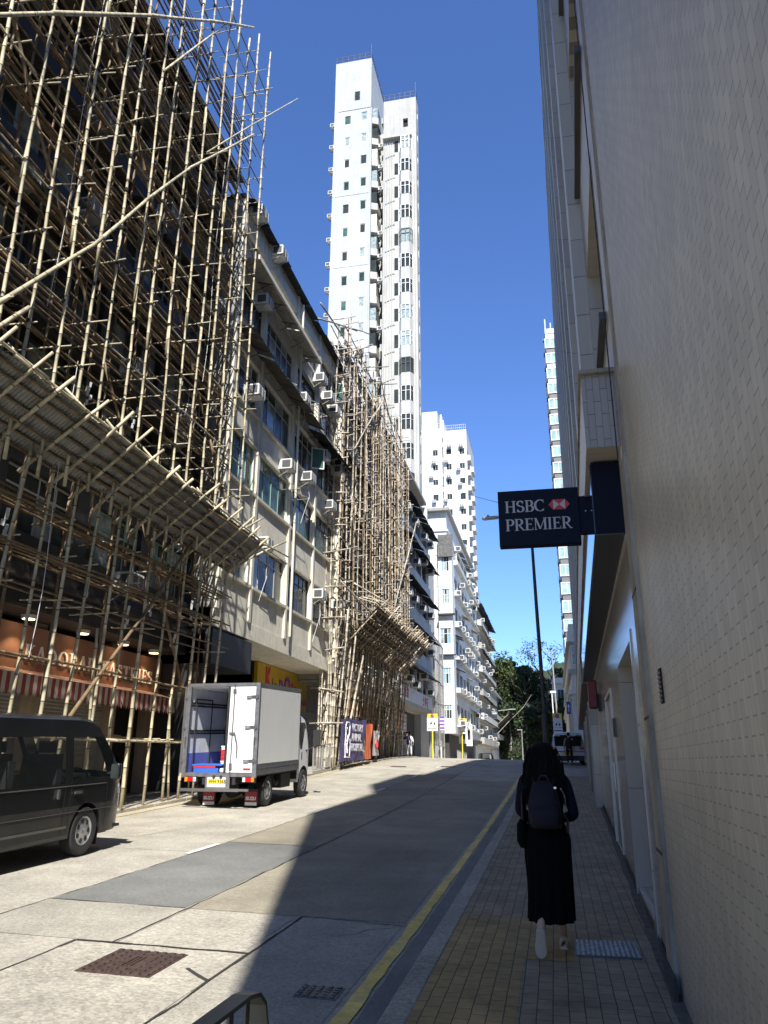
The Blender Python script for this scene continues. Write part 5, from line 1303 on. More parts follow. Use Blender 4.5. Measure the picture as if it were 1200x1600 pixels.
mb = MB(); mb.box(1.55,14,62,100,1,6.6,0); mb.box(1.3,14,61.8,100,6.6,6.9,0); mb.box(1.42,14,61.9,100,6.25,6.45,0); mb.box(1.6,14,62,100,6.9,12.0,0); mb.build('wall', M['off_white'], r3)
mb = MB(); mb.box(1.4,14,61.9,100,8.1,8.5); mb.box(1.35,14,61.85,100,10.4,10.6); mb.build('cornice', M['grey_wall'], r3)
for k, z in enumerate((8.6,)): window(r3, (0,61.99), (1,0), (1.7,3.4,z+.2,z+1.7), -.02, 3, None, M['frame_white'], [M['glass_pale']])
for y in (64,67,70): mb = MB(); mb.box(1.35,1.6,y,y+.6,1,6.5); mb.build('column', M['off_white'], r3)

# white flat-roofed house on the hill
h1 = thing('hillside_house', 'small white flat roofed house on the wooded slope behind the bare tree', 'house', (3,158,12))
mb = MB(); mb.box(.2,9,157,166,10,16.3); mb.build('wall', M['white_wall'], h1)
mb = MB(); mb.box(-.1,9.4,156.6,166,16.31,17.4); mb.build('roof', M['white_wall'], h1)
for x in (1.2,3.0,4.8): window(h1, (0,156.99), (1,0), (x,x+1.2,13,15.2), -.02, 2, None, M['frame_white'], [M['glass']])
# ------------------------------------------------ hill and wood
M['hill'] = mat('dark hillside undergrowth', (.035,.05,.02), .95, 0, .5, .6, bump=1, bscale=3)
def hz(x, y): 
    a = min(1, max(0, (y-150)/14)); a = a*a*(3-2*a)
    return g(y)-.3+a*(11.5+2*math.sin(x*.2)+1.2*math.sin(y*.3+x)) + max(0, (y-175))*.25
o = sheet('hill', -70, 90, 148, 250, hz, M['hill'], 2, 2); 
M['ret_wall'] = mat('retaining wall in painted shade', (.035,.038,.03), .9, 0, .35, .5, streak=.5)  # building shadow over this wall is put into its dark base colour
rw_ = thing('retaining_wall', 'long dark retaining wall in painted shade across the end of the street', 'wall', (-2,152,0))
mb = MB(); mb.box(-12,18,151,152.2,-.5,9.6,0); mb.box(-12,18,150.8,152.3,9.61,9.95,1)
for i in range(10): mb.box(-11+i*3,-10.7+i*3,150.7,151,-.5,9.6,1)
mb.build('wall_face', [M['ret_wall'], M['grey_wall']], rw_)
LEAF = [mat('leaf '+n, c, .6, 0, .35, 1.2, spec=.3) for n, c in (('dark',(.028,.048,.018)),('mid',(.05,.078,.024)),('light',(.095,.12,.035)))]
BARK = mat('bark', (.075,.06,.045), .9, 0, .3, 4, bump=.6, bscale=12)
def clump(mb, c, r, n, s, rr, squash=.8, mi=(0,1,2), wts=(.4,.4,.2)):
    for _ in range(n):
        u = rr.gauss(0,1); v = rr.gauss(0,1); w__ = rr.gauss(0,1); L = math.sqrt(u*u+v*v+w__*w__)+1e-6; q = r*(.55+.5*rr.random())
        p = Vector((c[0]+u/L*q, c[1]+v/L*q, c[2]+w__/L*q*squash))
        a = Vector((rr.gauss(0,1), rr.gauss(0,1), rr.gauss(0,.6))).normalized()*s*rr.uniform(.6,1.3); b = a.orthogonal().normalized(); b = (b*math.cos(rr.uniform(0,6)) + a.cross(b).normalized()*math.sin(rr.uniform(0,6)))*s*rr.uniform(.4,.8)
        mb.add([p-a, p+b, p+a, p-b], [(0,1,2,3)], rr.choices(mi, wts)[0])
def tree(label, x, y, z, h, rad, seed, nclump=40, leaf=.32, per=130, bare=False, group=None, wts=(.4,.4,.2)):
    rr = random.Random(seed); t = thing('tree', label, 'tree', (x,y,z), group)
    mb = MB(); tips = []
    def limb(p, d, L, r, dep):
        pts = [p]; rads = [r]; n = 4
        for i in range(n):
            d = (d+Vector((rr.gauss(0,.16), rr.gauss(0,.16), rr.gauss(.04,.1)))).normalized(); p = p+d*L/n; pts.append(p); rads.append(r*(1-.5*(i+1)/n))
        mb.tube(pts, rads, 6 if dep < 2 else 4); 
        if dep >= (4 if bare else 2): tips.append(p); return
        for k in range(3 if dep < 3 else 3):
            nd = (d+Vector((rr.gauss(0,.62), rr.gauss(0,.62), rr.gauss(.1,.3)))).normalized(); limb(pts[-1-(k % 2)], nd, L*rr.uniform(.55,.8), r*.5, dep+1)
        if bare: tips.append(p)
    limb(Vector((x,y,z-.3)), Vector((rr.gauss(0,.06),0,1)), h*.42, h*.022, 0)
    mb.build('trunk', BARK, t, smooth=True)
    mb = MB()
    if bare:
        for p in tips: clump(mb, p, .7, per, leaf, rr, 1, wts=(.1,.4,.5))
    else:
        for i in range(nclump):
            a = rr.uniform(0,6.28); q = rad*math.sqrt(rr.random())*.82; zz = z+h*(.42+.5*rr.random()*(1-(q/rad)**2*.55)); cr = rad*rr.uniform(.2,.36)
            clump(mb, (x+q*math.cos(a), y+q*math.sin(a), zz), cr, per, leaf, rr, .75, wts=wts)
    mb.build('crown', LEAF, t)
LT = ['round topped olive green tree at the left end of the wood, its top in sunlight', 'dense dark green tree in the middle of the wood, right of the olive one', 'dark bushy tree rising behind the foot of the bare tree', 'dark tree right of the bare tree under the white house', 'tree just behind the low far building, only its top in view','loose light green tree behind the white hillside house','dark low tree by the arcade building']
tree(LT[0], -11.0, 158, 7, 16.5, 6.0, 1, 46, .30, 150, wts=(.25,.4,.35))
tree(LT[1], -6.3, 157, 6, 16.5, 4.6, 2, 44, .28, 160, wts=(.7,.25,.05))
tree(LT[2], -2.6, 160, 9, 9.5, 3.4, 3, 30, .26, 130, wts=(.6,.3,.1))
tree(LT[3], 3.4, 154.5, 4, 10.5, 3.4, 4, 34, .26, 150, wts=(.7,.25,.05))
tree(LT[4], -15.5, 156, 5, 15, 5.2, 5, 30, .32, 120, wts=(.3,.4,.3))
tree(LT[5], 4.5, 172, 13, 10.5, 4.2, 6, 26, .28, 120, wts=(.2,.4,.4))
tree(LT[6], 1.6, 149, .5, 11.5, 3.0, 8, 32, .26, 140, wts=(.75,.2,.05))
tree('bare branched tree with sparse yellow green leaves rising over the wood behind the lamp post', -1.3, 154, 9.5, 17.5, 5, 18, bare=True, leaf=.16, per=9)
mb = MB(); rr = random.Random(9)
for i in range(330): clump(mb, (rr.uniform(-11,7), rr.uniform(148.5,155), rr.choice((rr.uniform(1,9.5), rr.uniform(8.5,12)))), rr.uniform(.7,1.6), 60, .26, rr, .8, wts=(.75,.22,.03))
o = mb.build('undergrowth', LEAF); tag(o, 'mass of dark bushes and creepers over the retaining wall at the end of the street', 'bushes', kind='stuff')
# ============================================================ vehicles
M['tint'] = mat('tinted car glass', (.015,.018,.018), .04, 0, 0, spec=.6); M['tint'].node_tree.nodes['Principled BSDF'].inputs['Alpha'].default_value = .55
M['clear'] = mat('clear car glass', (.02,.025,.025), .03, 0, 0, spec=.6); M['clear'].node_tree.nodes['Principled BSDF'].inputs['Alpha'].default_value = .28
M['van_paint'] = mat('dark grey van paint', (.009,.0095,.010), .3, .2, .06, 1.5, coat=.5, dirt=(.025,.023,.021), dirtamt=.3)
M['van_trim_glint'] = mat('dusty trim and crease highlight', (.11,.105,.095), .5, .2, .25, 3); M['van_dust'] = mat('dusty paint', (.026,.024,.021), .42, .1, .25, 2, coat=.2, dirt=(.05,.045,.038), dirtamt=.5)
M['suv_paint'] = mat('white car paint', (.55,.56,.58), .2, 0, .03, 2, coat=.6)
M['truck_white'] = mat('truck white paint', (.72,.73,.73), .35, 0, .04, 2, coat=.3, streak=.06)
M['box_grey'] = mat('box body panel', (.74,.745,.72), .5, 0, .03, 1.2, streak=.06)
M['alu'] = mat('aluminium trim', (.33,.33,.34), .4, .8, .2, 8)
M['alu_shiny'] = mat('polished steel', (.6,.6,.6), .25, .95, .1, 8)
M['chassis'] = mat('black chassis', (.018,.018,.018), .7)
M['rim'] = mat('silver wheel', (.42,.42,.43), .35, .7, .1, 8)
M['red_lens'] = mat('red lens', (.45,.01,.015), .2, coat=.5); M['amber_lens'] = mat('amber lens', (.75,.22,.02), .2, coat=.5); M['clear_lens'] = mat('clear lens', (.6,.6,.6), .15, coat=.5)
M['plate_y'] = mat('yellow number plate', (.80,.60,.05), .4, 0, .03)
M['seat_cloth'] = mat('seat cloth', (.05,.05,.055), .9)
def lathe_x(mb, c, prof, n=28, mi=0):
    """prof: list of (dx, r) around an x axis through c; mi may be list"""
    b = len(mb.v)
    for (dx, r) in prof:
        for k in range(n):
            a = 2*math.pi*k/n; mb.v.append((c[0]+dx, c[1]+r*math.cos(a), c[2]+r*math.sin(a)))
    for i in range(len(prof)-1):
        for k in range(n):
            mb.f.append((b+i*n+k, b+i*n+(k+1)%n, b+(i+1)*n+(k+1)%n, b+(i+1)*n+k)); mb.m.append(mi)
def wheel(parent, c, r, w_, side=1, rimr=.64, xfm=None, holes=7, hub=True):
    """side=+1: outer face towards +X"""
    mb = MB(); s = side
    lathe_x(mb, c, [(-s*w_*.5, r*.55),(-s*w_*.5, r*.93),(-s*w_*.38, r),(s*w_*.38, r),(s*w_*.5, r*.93),(s*w_*.5, r*.7),(s*w_*.44, r*rimr)])
    if xfm: mb.v = [xfm(*v) for v in mb.v]
    wo = mb.build('wheel', M['rubber'], parent, smooth=True, auto=40)
    mb = MB(); R0 = r*rimr
    lathe_x(mb, c, [(s*w_*.44, R0),(s*w_*.47, R0*.97),(s*w_*.36, R0*.86),(s*w_*.40,R0*.5),(s*w_*.44, R0*.34),(s*w_*.46, R0*.2),(s*w_*.40, .001)])
    if xfm: mb.v = [xfm(*v) for v in mb.v]
    mb.build('rim', M['rim'], wo, smooth=True, auto=35)
    mb = MB()
    for k in range(holes):
        a = 2*math.pi*k/holes; cy = c[1]+math.cos(a)*R0*.68; cz = c[2]+math.sin(a)*R0*.68; q = R0*.17
        pts = [(c[0]+s*w_*.375, cy+q*math.cos(t*math.pi/4)*(.8), cz+q*math.sin(t*math.pi/4)) for t in range(8)]
        mb.prism(pts, (s*.012*1,0,0))
    if xfm: mb.v = [xfm(*v) for v in mb.v]
    mb.build('vent_hole', M['black'], wo)
    return wo
def shell(parent, W, zb, levels, zt, ys, winset, lean, mats, xfm, cross=8, crown=.05, roundz=.06):
    """car body from columns. W(y) half width; levels: (y)->[z2 low crease, zlo, zhi]; winset: list of (ya,yb,matindex)"""
    body = MB(); gl = {}
    cols = []
    def X(y, z):
        t = max(0, z-lean[0]); return W(y)-lean[1]*t**1.4 - (.04*max(0, .55-z)**1.0)
    for y in ys:
        z0, z9 = zb(y), zt(y); a, lo, hi = levels(y)
        zz = [z0, max(z0+.01, min(a, z9-.04)), max(z0+.02, min(lo, z9-.03)), max(z0+.03, min(hi, z9-.02)), z9-.0]
        cols.append([(X(y, z), y, z) for z in zz[:4]]+[(X(y, zz[4]-roundz)+.0, y, max(zz[3]+.001, zz[4]-roundz)), (X(y, zz[4])-roundz*.6, y, zz[4]-roundz*.25)])
    for i in range(len(ys)-1):
        ym = (ys[i]+ys[i+1])/2
        for k in range(5):
            wi = [w_ for w_ in winset if w_[0]-1e-6 < ym < w_[1]+1e-6] if k == 2 else []
            for s in (1, -1):
                q = [cols[i][k], cols[i+1][k], cols[i+1][k+1], cols[i][k+1]]
                q = [(s*x, y, z) for x, y, z in q]
                if s < 0: q.reverse()
                if wi: gl.setdefault((wi[0][2], s, wi[0][0]), MB()).add([( (x-s*.004), y, z) for x, y, z in q], [(0,1,2,3)])
                else: body.add(q, [(0,1,2,3)], 1 if (k == 0) else 0)
    # roof / front / rear cross strips
    def top(y, i):
        xe, _, ze = cols[i][5]
        return [(xe*(1-2*j/cross), y, ze+crown*(1-(1-2*j/cross)**2)*min(1,1)) for j in range(cross+1)]
    T = [top(y, i) for i, y in enumerate(ys)]
    fw = MB()
    for i in range(len(ys)-1):
        ym = (ys[i]+ys[i+1])/2
        front = any(w_[0] < ym < w_[1] for w_ in winset if w_[2] == 9)
        for j in range(cross):
            q = [T[i][j], T[i+1][j], T[i+1][j+1], T[i][j+1]]
            isg = any(w_[0] < ym < w_[1] for w_ in W_FRONT) and 0 < j < cross-1
            (fw if isg else body).add(q, [(0,1,2,3)], 0)
    for i, flip in ((0, 1), (len(ys)-1, 0)):
        c = cols[i]; z0 = c[0][2]
        poly = [(x, y, z) for x, y, z in c[:5]]+T[i]+[(-x, y, z) for x, y, z in reversed(c[:5])]
        if flip: poly = poly[::-1]
        body.add(poly, [tuple(range(len(poly)))[::-1]], 0)
    body.v = [xfm(*v) for v in body.v]
    b = body.build('body', mats, parent, smooth=True, auto=28)
    for k, m_ in gl.items():
        m_.v = [xfm(*v) for v in m_.v]; m_.build('side_window', M['tint'] if k[0] == 0 else M['clear'], parent)
    if fw.f:
        fw.v = [xfm(*v) for v in fw.v]; fw.build('windscreen', M['clear'], parent)
    return b
# ---------------------------------------------------------- van
VX, VY = -7.70, 11.05
vt = thing('van', 'dark grey passenger van parked at the left edge of the picture', 'van', (VX, VY, RZ(VX, VY)))
slope = (RZ(VX,VY+1)-RZ(VX,VY-2.5))/3.5
vx = lambda x, y, z: (VX+x, VY+y, RZ(VX,VY)+z+y*slope)
AR = .395
def zb(y):
    z = .27
    if y > .95: z = .27+(y-.95)*.25
    for c in (0, -2.57):
        if abs(y-c) < AR: z = max(z, .33+math.sqrt(AR*AR-(y-c)**2))
    return z
def zt(y):
    pts = [(-3.62,1.02),(-3.58,1.72),(-3.45,1.90),(-3.1,1.96),(-.2,1.96),(.1,1.93),(.28,1.86),(.50,1.62),(.80,1.28),(.92,1.12),(1.02,.98),(1.10,.90),(1.14,.80),(1.155,.6)]
    for (a, za), (b, zb_) in zip(pts, pts[1:]):
        if y <= b: return za+(zb_-za)*(y-a)/(b-a)
    return pts[-1][1]
ys = sorted(set([round(-3.62+.0+i*.06,3) for i in range(int(4.78/.06)+1)]+[-3.58,1.14,1.155,.28,.80,.92,1.02,1.10,-.62,-.5,-.42,-1.2,-1.25,-2.0,-2.06]+[round(c+AR*math.cos(R(a)),3) for c in (0,-2.57) for a in range(0,181,12)]))
W = lambda y: .85 - (0 if y < .55 else .17*((y-.55)/.6)**2) - (0 if y > -3.3 else .05*((-3.3-y)/.3)**2)
W_FRONT = [(.28,.92)]
lv_ = lambda y: (.70, 1.08-.0 if y > -.42 else 1.02, min(1.66, zt(y)-.10))
shell(vt, W, zb, lv_, zt, ys, [(-.42,.62,1),(-2.0,-.62,0),(-3.4,-2.06,0)], (1.0,.15), [M['van_paint'], M['van_dust']], vx)
mb = MB(vx); mb.box(-.80,.80,-3.5,1.05,.30,.34); mb.box(-.55,.55,-3.55,1.1,.2,.3)
mb.box(-.80,-.1,-.55,-.1,.62,.75); mb.build('floor', M['chassis'], vt)
for c in (0,-2.57):
    for s in (-1,1): wheel(vt, (s*.745, c, .335), .335, .2, s, .60, vx)
    mb = MB(vx)
    for s in (-1,1):
        pts = [(s*.66, c+(AR+.0)*math.cos(R(a)), .33+(AR)*math.sin(R(a))) for a in range(0,181,12)]
        for p, q in zip(pts, pts[1:]): mb.quad(p, q, (s*(W(q[1])-.005), q[1], q[2]), (s*(W(p[1])-.005), p[1], p[2]))
    mb.build('wheel_arch', M['black'], vt)
mb = MB(vx)
mb.box(.852,.862,-3.35,-.50,.415,.445); mb.box(.851,.858,-3.4,.45,.972,.986); mb.box(.846,.856,-3.5,.9,.615,.622); mb.build('trim_and_highlight', M['van_trim_glint'], vt)  # pale belt line is a painted crease highlight, drawn with the trim
mb = MB(vx)
for y in (-.46,-.60,-2.03,.50): mb.box(.8505,.8535,y-.004,y+.004,.36,1.05)
mb.box(.8505,.8535,-1.95,-.6,.99,.996); mb.build('door_gap', M['black'], vt)
for y in (-.30,-.78):
    mb = MB(vx); mb.box(.852,.857,y-.09,y+.09,.84,.92,1); mb.box(.857,.89,y-.085,y+.085,.868,.900,0) if y > -.5 else mb.box(.857,.885,y-.018,y+.018,.82,.95,0); mb.build('door_handle', [M['alu_shiny'], M['black']], vt)
for s in (1,-1):
    mb = MB(vx); mb.box(s*.80,s*.90,.52,.56,1.10,1.14); mr_ = mb.build('mirror', M['black'], vt)
    mb = MB(vx); mb.box(s*.87,s*1.02,.50,.60,1.02,1.27); mb.build('mirror_housing', M['van_paint'], mr_, bevel=.035)
    mb = MB(vx); mb.box(s*.885,s*1.005,.494,.499,1.04,1.25); mb.build('mirror_glass', M['glass'], mr_)
    mb = MB(vx); mb.prism([(s*(W(1.0)+.006),.90,.60),(s*(W(1.1)+.006),1.10,.60),(s*(W(1.1)+.006),1.11,.90),(s*(W(.95)+.006),.95,.94)], (s*.006,0,0)); mb.build('headlight', M['clear_lens'], vt)
mb = MB(vx); mb.box(.70,.80,.42,.44,.10,.42); mb.build('mud_flap', M['black'], vt)
mb = MB(vx)
for s in (.42,-.42):
    mb.box(s-.24,s+.24,-.45,.0,.72,.86); mb.box(s-.24,s+.24,-.58,-.46,.80,1.42); mb.box(s-.12,s+.12,-.56,-.47,1.44,1.6)
for y in (-1.6,-2.5):
    for s in (.42,-.42): mb.box(s-.3,s+.3,y,y+.45,.65,.8); mb.box(s-.3,s+.3,y-.12,y,.75,1.35)
mb.build('seats', M['seat_cloth'], vt)
mb = MB(vx); mb.tube([(.42+.18*math.cos(R(a)), .34-.06*math.sin(R(a)), 1.06+.14*math.sin(R(a))) for a in range(0,361,24)], .014, 6); mb.tube([(.42,.45,.9),(.42,.34,1.06)], .02, 6); mb.build('steering_wheel', M['black'], vt)
mb = MB(vx); mb.box(-.76,.76,.5,.85,.62,1.05); mb.build('dashboard', M['black'], vt)
mb = MB(vx); mb.box(.05,.55,.30,.48,1.07,1.12); mb.build('papers', mat('pale papers', (.45,.5,.55), .8), vt, bevel=.02)

# ---------------------------------------------------------- truck
TX, TY = -7.93, 19.35
tk = thing('box_truck', 'small white box truck stopped on the left with its rear left door open', 'truck', (TX, TY, RZ(TX,TY)))
sl2 = (RZ(TX,TY+3)-RZ(TX,TY))/3.0
tx = lambda x, y, z: (TX+x, TY+y, RZ(TX,TY)+z+y*sl2)
bx0, bx1, by0, by1, bz0, bz1 = -.95, .93, -1.08, 2.2, .76, 2.92
mb = MB(tx); mb.box(bx1-.03,bx1,by0+.03,by1,bz0+.26,bz1-.06); mb.box(bx0,bx0+.03,by0+.03,by1,bz0+.26,bz1-.06); mb.box(bx0,bx1,by1-.03,by1-.001,bz0,bz1-.06); mb.box(bx0+.03,bx1-.03,by0+.05,by1-.03,bz1-.10,bz1-.061); mb.build('box_panel', M['box_grey'], tk)
mb = MB(tx)
mb.box(bx1-.05,bx1+.012,by0,by1+.01,bz1-.06,bz1+.01); mb.box(bx0-.012,bx0+.05,by0,by1+.01,bz1-.06,bz1+.01); mb.box(bx0,bx1,by0-.004,by0+.05,bz1-.062,bz1+.012); mb.box(bx0,bx1,by1-.04,by1+.012,bz1-.061,bz1+.011); mb.box(bx0+.04,bx1-.04,by0+.05,by1-.04,bz1-.055,bz1-.01)
mb.build('roof_frame', M['alu'], tk)
mb = MB(tx); mb.box(bx1-.09,bx1+.014,by0-.006,by0+.07,bz0-.05,bz1-.063); mb.box(bx0-.014,bx0+.08,by0-.006,by0+.07,bz0-.05,bz1-.063); mb.box(bx0+.081,bx1-.091,by0-.002,by0+.06,bz0-.03,bz0+.06); mb.build('rear_frame', M['alu'], tk)
mb = MB(tx)
for i, (a, b) in enumerate(((0,.07),(.075,.14),(.145,.21),(.215,.25))): mb.box(bx1-.02,bx1+.012-(.006 if i%2 else 0),by0+.071,by1,bz0+a,bz0+b); mb.box(bx0-.012,bx0+.02,by0+.071,by1,bz0+a,bz0+b)
mb.build('side_rail', M['alu'], tk)
mb = MB(tx); mb.box(bx0+.03,bx1-.03,by0+.06,by1-.03,bz0,bz0+.055); mb.build('box_floor', M['alu'], tk)
M['int_white'] = mat('inner wall', (.74,.76,.80), .4); M['int_blue'] = mat('blue kick strip', (.13,.16,.55), .5); M['blue_panel'] = mat('blue door panel', (.01,.20,.62), .35)
mb = MB(tx); mb.box(bx0+.031,bx0+.036,by0+.06,by1-.05,bz0+.50,bz1-.11,0); mb.box(bx0+.031,bx0+.038,by0+.06,by1-.05,bz0+.06,bz0+.50,1)
for z in (bz0+.95,bz0+1.02,bz0+1.62,bz0+1.69): mb.box(bx0+.036,bx0+.06,by0+.1,1.2,z,z+.035,2)
for y in (by0+.35,by0+1.3): mb.tube([(bx0+.08,y,bz0+.06),(bx0+.08,y,bz1-.35)], .015, 5, 2)
mb.box(bx0+.066,bx0+.09,by0+.35,by0+1.3,bz1-.37,bz1-.34,2)
mb.build('inner_wall', [M['int_white'], M['int_blue'], M['chassis']], tk)
mb = MB(tx); mb.box(bx0+.04,bx1-.05,1.25,1.30,bz0+.06,bz1-.11,1); mb.box(-.62,.5,1.20,1.248,bz0+.12,bz1-.24,0); mb.box(-.56,-.50,1.15,1.199,bz0+1.2,bz0+1.5,1); mb.box(-.62,-.44,1.16,1.199,bz0+1.3,bz0+1.34,1); mb.build('bulkhead', [M['blue_panel'], M['chassis']], tk)
# right door leaf closed, left leaf folded back
mb = MB(tx); mb.box(.18,bx1-.091,by0-.012,by0+.03,bz0+.07,bz1-.08); dr = mb.build('rear_door', M['truck_white'], tk)
mb = MB(tx); mb.box(.115,.179,by0-.014,by0+.035,bz0+.061,bz1-.075); mb.build('door_edge', M['chassis'], dr)
mb = MB(tx); mb.tube([(.30,by0-.045,bz0-.02),(.30,by0-.045,bz1-.01)], .014, 6); mb.tube([(.22,by0-.04,bz0+.98),(.38,by0-.06,bz0+.98)], .02, 5); mb.tube([(.36,by0-.05,bz0+.98),(.44,by0-.055,bz0+.72),(.45,by0-.055,bz0+.45)], .018, 5); mb.box(.26,.34,by0-.05,by0-.013,bz0+.15,bz0+.28); mb.box(.26,.34,by0-.05,by0-.013,bz1-.22,bz1-.14); mb.build('lock_bar', M['steel'], dr)
for z in (bz0+.30,bz0+1.08,bz0+1.80):
    mb = MB(tx); mb.box(.62,bx1+.005,by0-.03,by0-.013,z,z+.07); mb.tube([(.62,by0-.035,z+.035),(.74,by0-.035,z+.035)], .033, 8); mb.tube([(bx1-.06,by0-.03,z-.02),(bx1-.06,by0-.03,z+.1)], .02, 8); mb.build('hinge', M['alu_shiny'], dr)
mb = MB(tx); mb.box(.62,.80,by0-.016,by0-.0125,bz0+.12,bz0+.17); mb.build('red_label', M['brick_red'], dr)
mb = MB(tx); mb.box(bx0-.075,bx0-.03,by0+.0,by0+.92,bz0+.05,bz1-.08); ld_ = mb.build('open_door', M['truck_white'], tk)
mb = MB(tx); mb.tube([(bx0-.10,by0+.04,bz0-.02),(bx0-.10,by0+.04,bz1-.05)], .014, 6); mb.box(bx0-.08,bx0-.028,by0-.012,by0-.001,bz0+.05,bz1-.08)
for z in (bz0+.3,bz0+1.08,bz0+1.8): mb.box(bx0-.08,bx0+.0,by0-.03,by0-.013,z,z+.06)
mb.build('lock_bar', M['steel'], ld_)
mb = MB(tx)
for x in (bx0+.03,bx1-.05): mb.tube([(x,by0-.01,bz0+.65),(x,by0-.05,bz0+.68),(x,by0-.05,bz0+.88),(x,by0-.01,bz0+.91)], .012, 5)
mb.build('grab_handle', M['alu_shiny'], tk)
# chassis, lights, plate
mb = MB(tx); mb.box(-.42,-.34,by0+.02,3.1,.55,.74); mb.box(.34,.42,by0+.02,3.1,.55,.74); mb.box(-.8,.8,by0+.3,by0+.4,.62,.75); mb.box(-.30,.30,.3,1.1,.35,.7); mb.box(.45,.85,1.0,1.75,.35,.7); mb.box(-.85,-.5,.9,1.9,.35,.7); mb.tube([(-.75,0,.38),(.75,0,.38)], .08, 8); mb.cyl((0,-.2,.38),(0,.25,.38),.2,.15)
for x in (.55,.72): mb.tube([(x,.75,.5),(x,.95,.5)], .09, 10)
mb.box(bx0+.05,bx1-.05,by0+.1,2.2,.72,.755); mb.build('chassis', M['chassis'], tk)
mb = MB(tx); mb.box(-.92,.55,by0-.10,by0-.04,.40,.47); mb.box(.55,.80,by0-.10,by0-.04,.41,.465)
for i in range(26): mb.box(-.9+i*.056,-.87+i*.056,by0-.104,by0-.1,.42,.45)
mb.build('rear_bumper', M['alu_shiny'], tk)
for s in (-1,1):
    c0 = -.86 if s < 0 else .62
    mb = MB(tx); mb.box(c0-.02,c0+.31,by0-.005,by0+.08,.60,.74,0)
    seq = (2,1,1,3) if s < 0 else (3,1,1,2)
    for j, q in enumerate(seq): mb.box(c0+j*.072,c0+j*.072+.068,by0-.022,by0-.005,.62,.72,q)
    mb.build('tail_light', [M['chassis'], M['red_lens'], M['amber_lens'], M['clear_lens']], tk)
mb = MB(tx); mb.box(-.32,.30,by0-.03,by0-.008,.47,.76,0); mb.box(-.27,.20,by0-.034,by0-.031,.50,.72,1); mb.box(-.25,.17,by0-.038,by0-.035,.57,.68,2)
for x in (-.1,.08): mb.cyl((x,by0-.06,.73),(x,by0-.03,.73),.035,n=8,mi=3)
mb.build('number_plate', [M['alu'], M['clear_lens'], M['plate_y'], M['chassis']], tk)
text_part('plate_characters', 'WH 9365', .115, tx(-.225,by0-.040,.585), (1,0,0), (0,0,1), M['black'], tk, .002, bold=.002, squeeze=.93)
M['flap_red'] = mat('red mud flap', (.30,.02,.03), .6)
for c0 in (-.62,.48):
    mb = MB(tx); mb.box(c0-.02,c0+.32,-.50,-.49,.04,.42,0); mb.box(c0-.0,c0+.30,-.505,-.501,.14,.36,1); mb.box(c0-.0,c0+.30,-.505,-.501,.045,.12,2); fl_ = mb.build('mud_flap', [M['black'], M['flap_red'], M['clear_lens']], tk)
    text_part('flap_lettering', 'ISUZU', .105, tx(c0+.015,-.507,.17), (1,0,0), (0,0,1), M['print_white'], fl_, .002, bold=.004, squeeze=.9)
for c, ys_ in ((.77,(0,)),(.57,(0,)),(.79,(2.85,))):
    for y in ys_:
        for s in (-1,1): wheel(tk, (s*(c if y else c), y, .365), .365, .19, s, .60, tx, 7)
for y in (0,):
    mb = MB(tx)
    for s in (-1,1):
        pts = [(s*.5, .44*math.cos(R(a)), .38+.38*math.sin(R(a))) for a in range(15,166,15)]
        for p, q in zip(pts, pts[1:]): mb.quad(p, q, (s*.9,q[1],q[2]), (s*.9,p[1],p[2]))
    mb.build('wheel_guard', M['black'], tk)
# cab
def czb(y):
    z = .42
    if abs(y-2.85) < .46: z = max(z, .37+math.sqrt(.46**2-(y-2.85)**2))
    return z
def czt(y):
    pts = [(2.28,2.16),(2.34,2.20),(2.9,2.21),(3.1,2.14),(3.2,2.0),(3.45,1.25),(3.52,1.05),(3.56,.8)]
    for (a, za), (b, zb_) in zip(pts, pts[1:]):
        if y <= b: return za+(zb_-za)*(y-a)/(b-a)
    return pts[-1][1]
cys = sorted(set([2.28,2.34,2.42,2.5,2.6,2.7,2.8,2.9,3.0,3.1,3.15,3.2,3.25,3.3,3.35,3.4,3.45,3.52,3.56]+[round(2.85+.46*math.cos(R(a)),3) for a in range(0,181,15)]))
W_FRONT = [(3.2,3.45)]
shell(tk, lambda y: .87-(0 if y < 3.1 else .1*((y-3.1)/.46)**2), czb, lambda y: (.95, 1.28 if y < 2.9 else 1.28-(y-2.9)*.45, min(2.02, czt(y)-.12)), czt, cys, [(2.5,3.35,1)], (1.2,.10), [M['truck_white'], M['truck_white']], tx)
mb = MB(tx); mb.box(-.8,.8,2.35,3.4,.75,.8); mb.box(.1,.6,2.5,2.65,.8,1.75); mb.box(-.7,-.1,2.5,2.65,.8,1.75); mb.box(-.8,.8,3.15,3.4,.8,1.25); mb.build('cab_interior', M['seat_cloth'], tk)
mb = MB(tx); mb.box(.86,.875,2.62,2.68,1.0,1.2); mb.build('cab_door_handle', M['black'], tk)
mb = MB(tx); mb.tube([(.85,3.2,2.05),(1.02,3.35,2.08),(1.08,3.35,1.75)], .014, 5); mb.box(.98,1.20,3.33,3.39,1.35,1.82); mb.box(1.0,1.18,3.32,3.329,1.37,1.80,0); mb.tube([(.85,3.25,1.25),(1.08,3.35,1.38)], .014, 5); mb.build('mirror', [M['chassis'], M['steel']], tk)
mb = MB(tx); mb.tube([(.2,2.6,2.22),(.2,2.6,2.34),(.2,2.9,2.36),(.2,3.0,2.2)], .02, 5); mb.tube([(.6,2.6,2.2),(.6,2.6,2.33),(.6,2.9,2.35),(.6,3.0,2.2)], .02, 5); mb.build('roof_rail', M['truck_white'], tk)
mb = MB(tx); mb.box(-.86,.86,2.25,2.30,.5,1.0); mb.tube([(.6,2.24,.6),(.6,2.24,1.9)], .04, 6); mb.build('cab_back_panel', M['chassis'], tk)
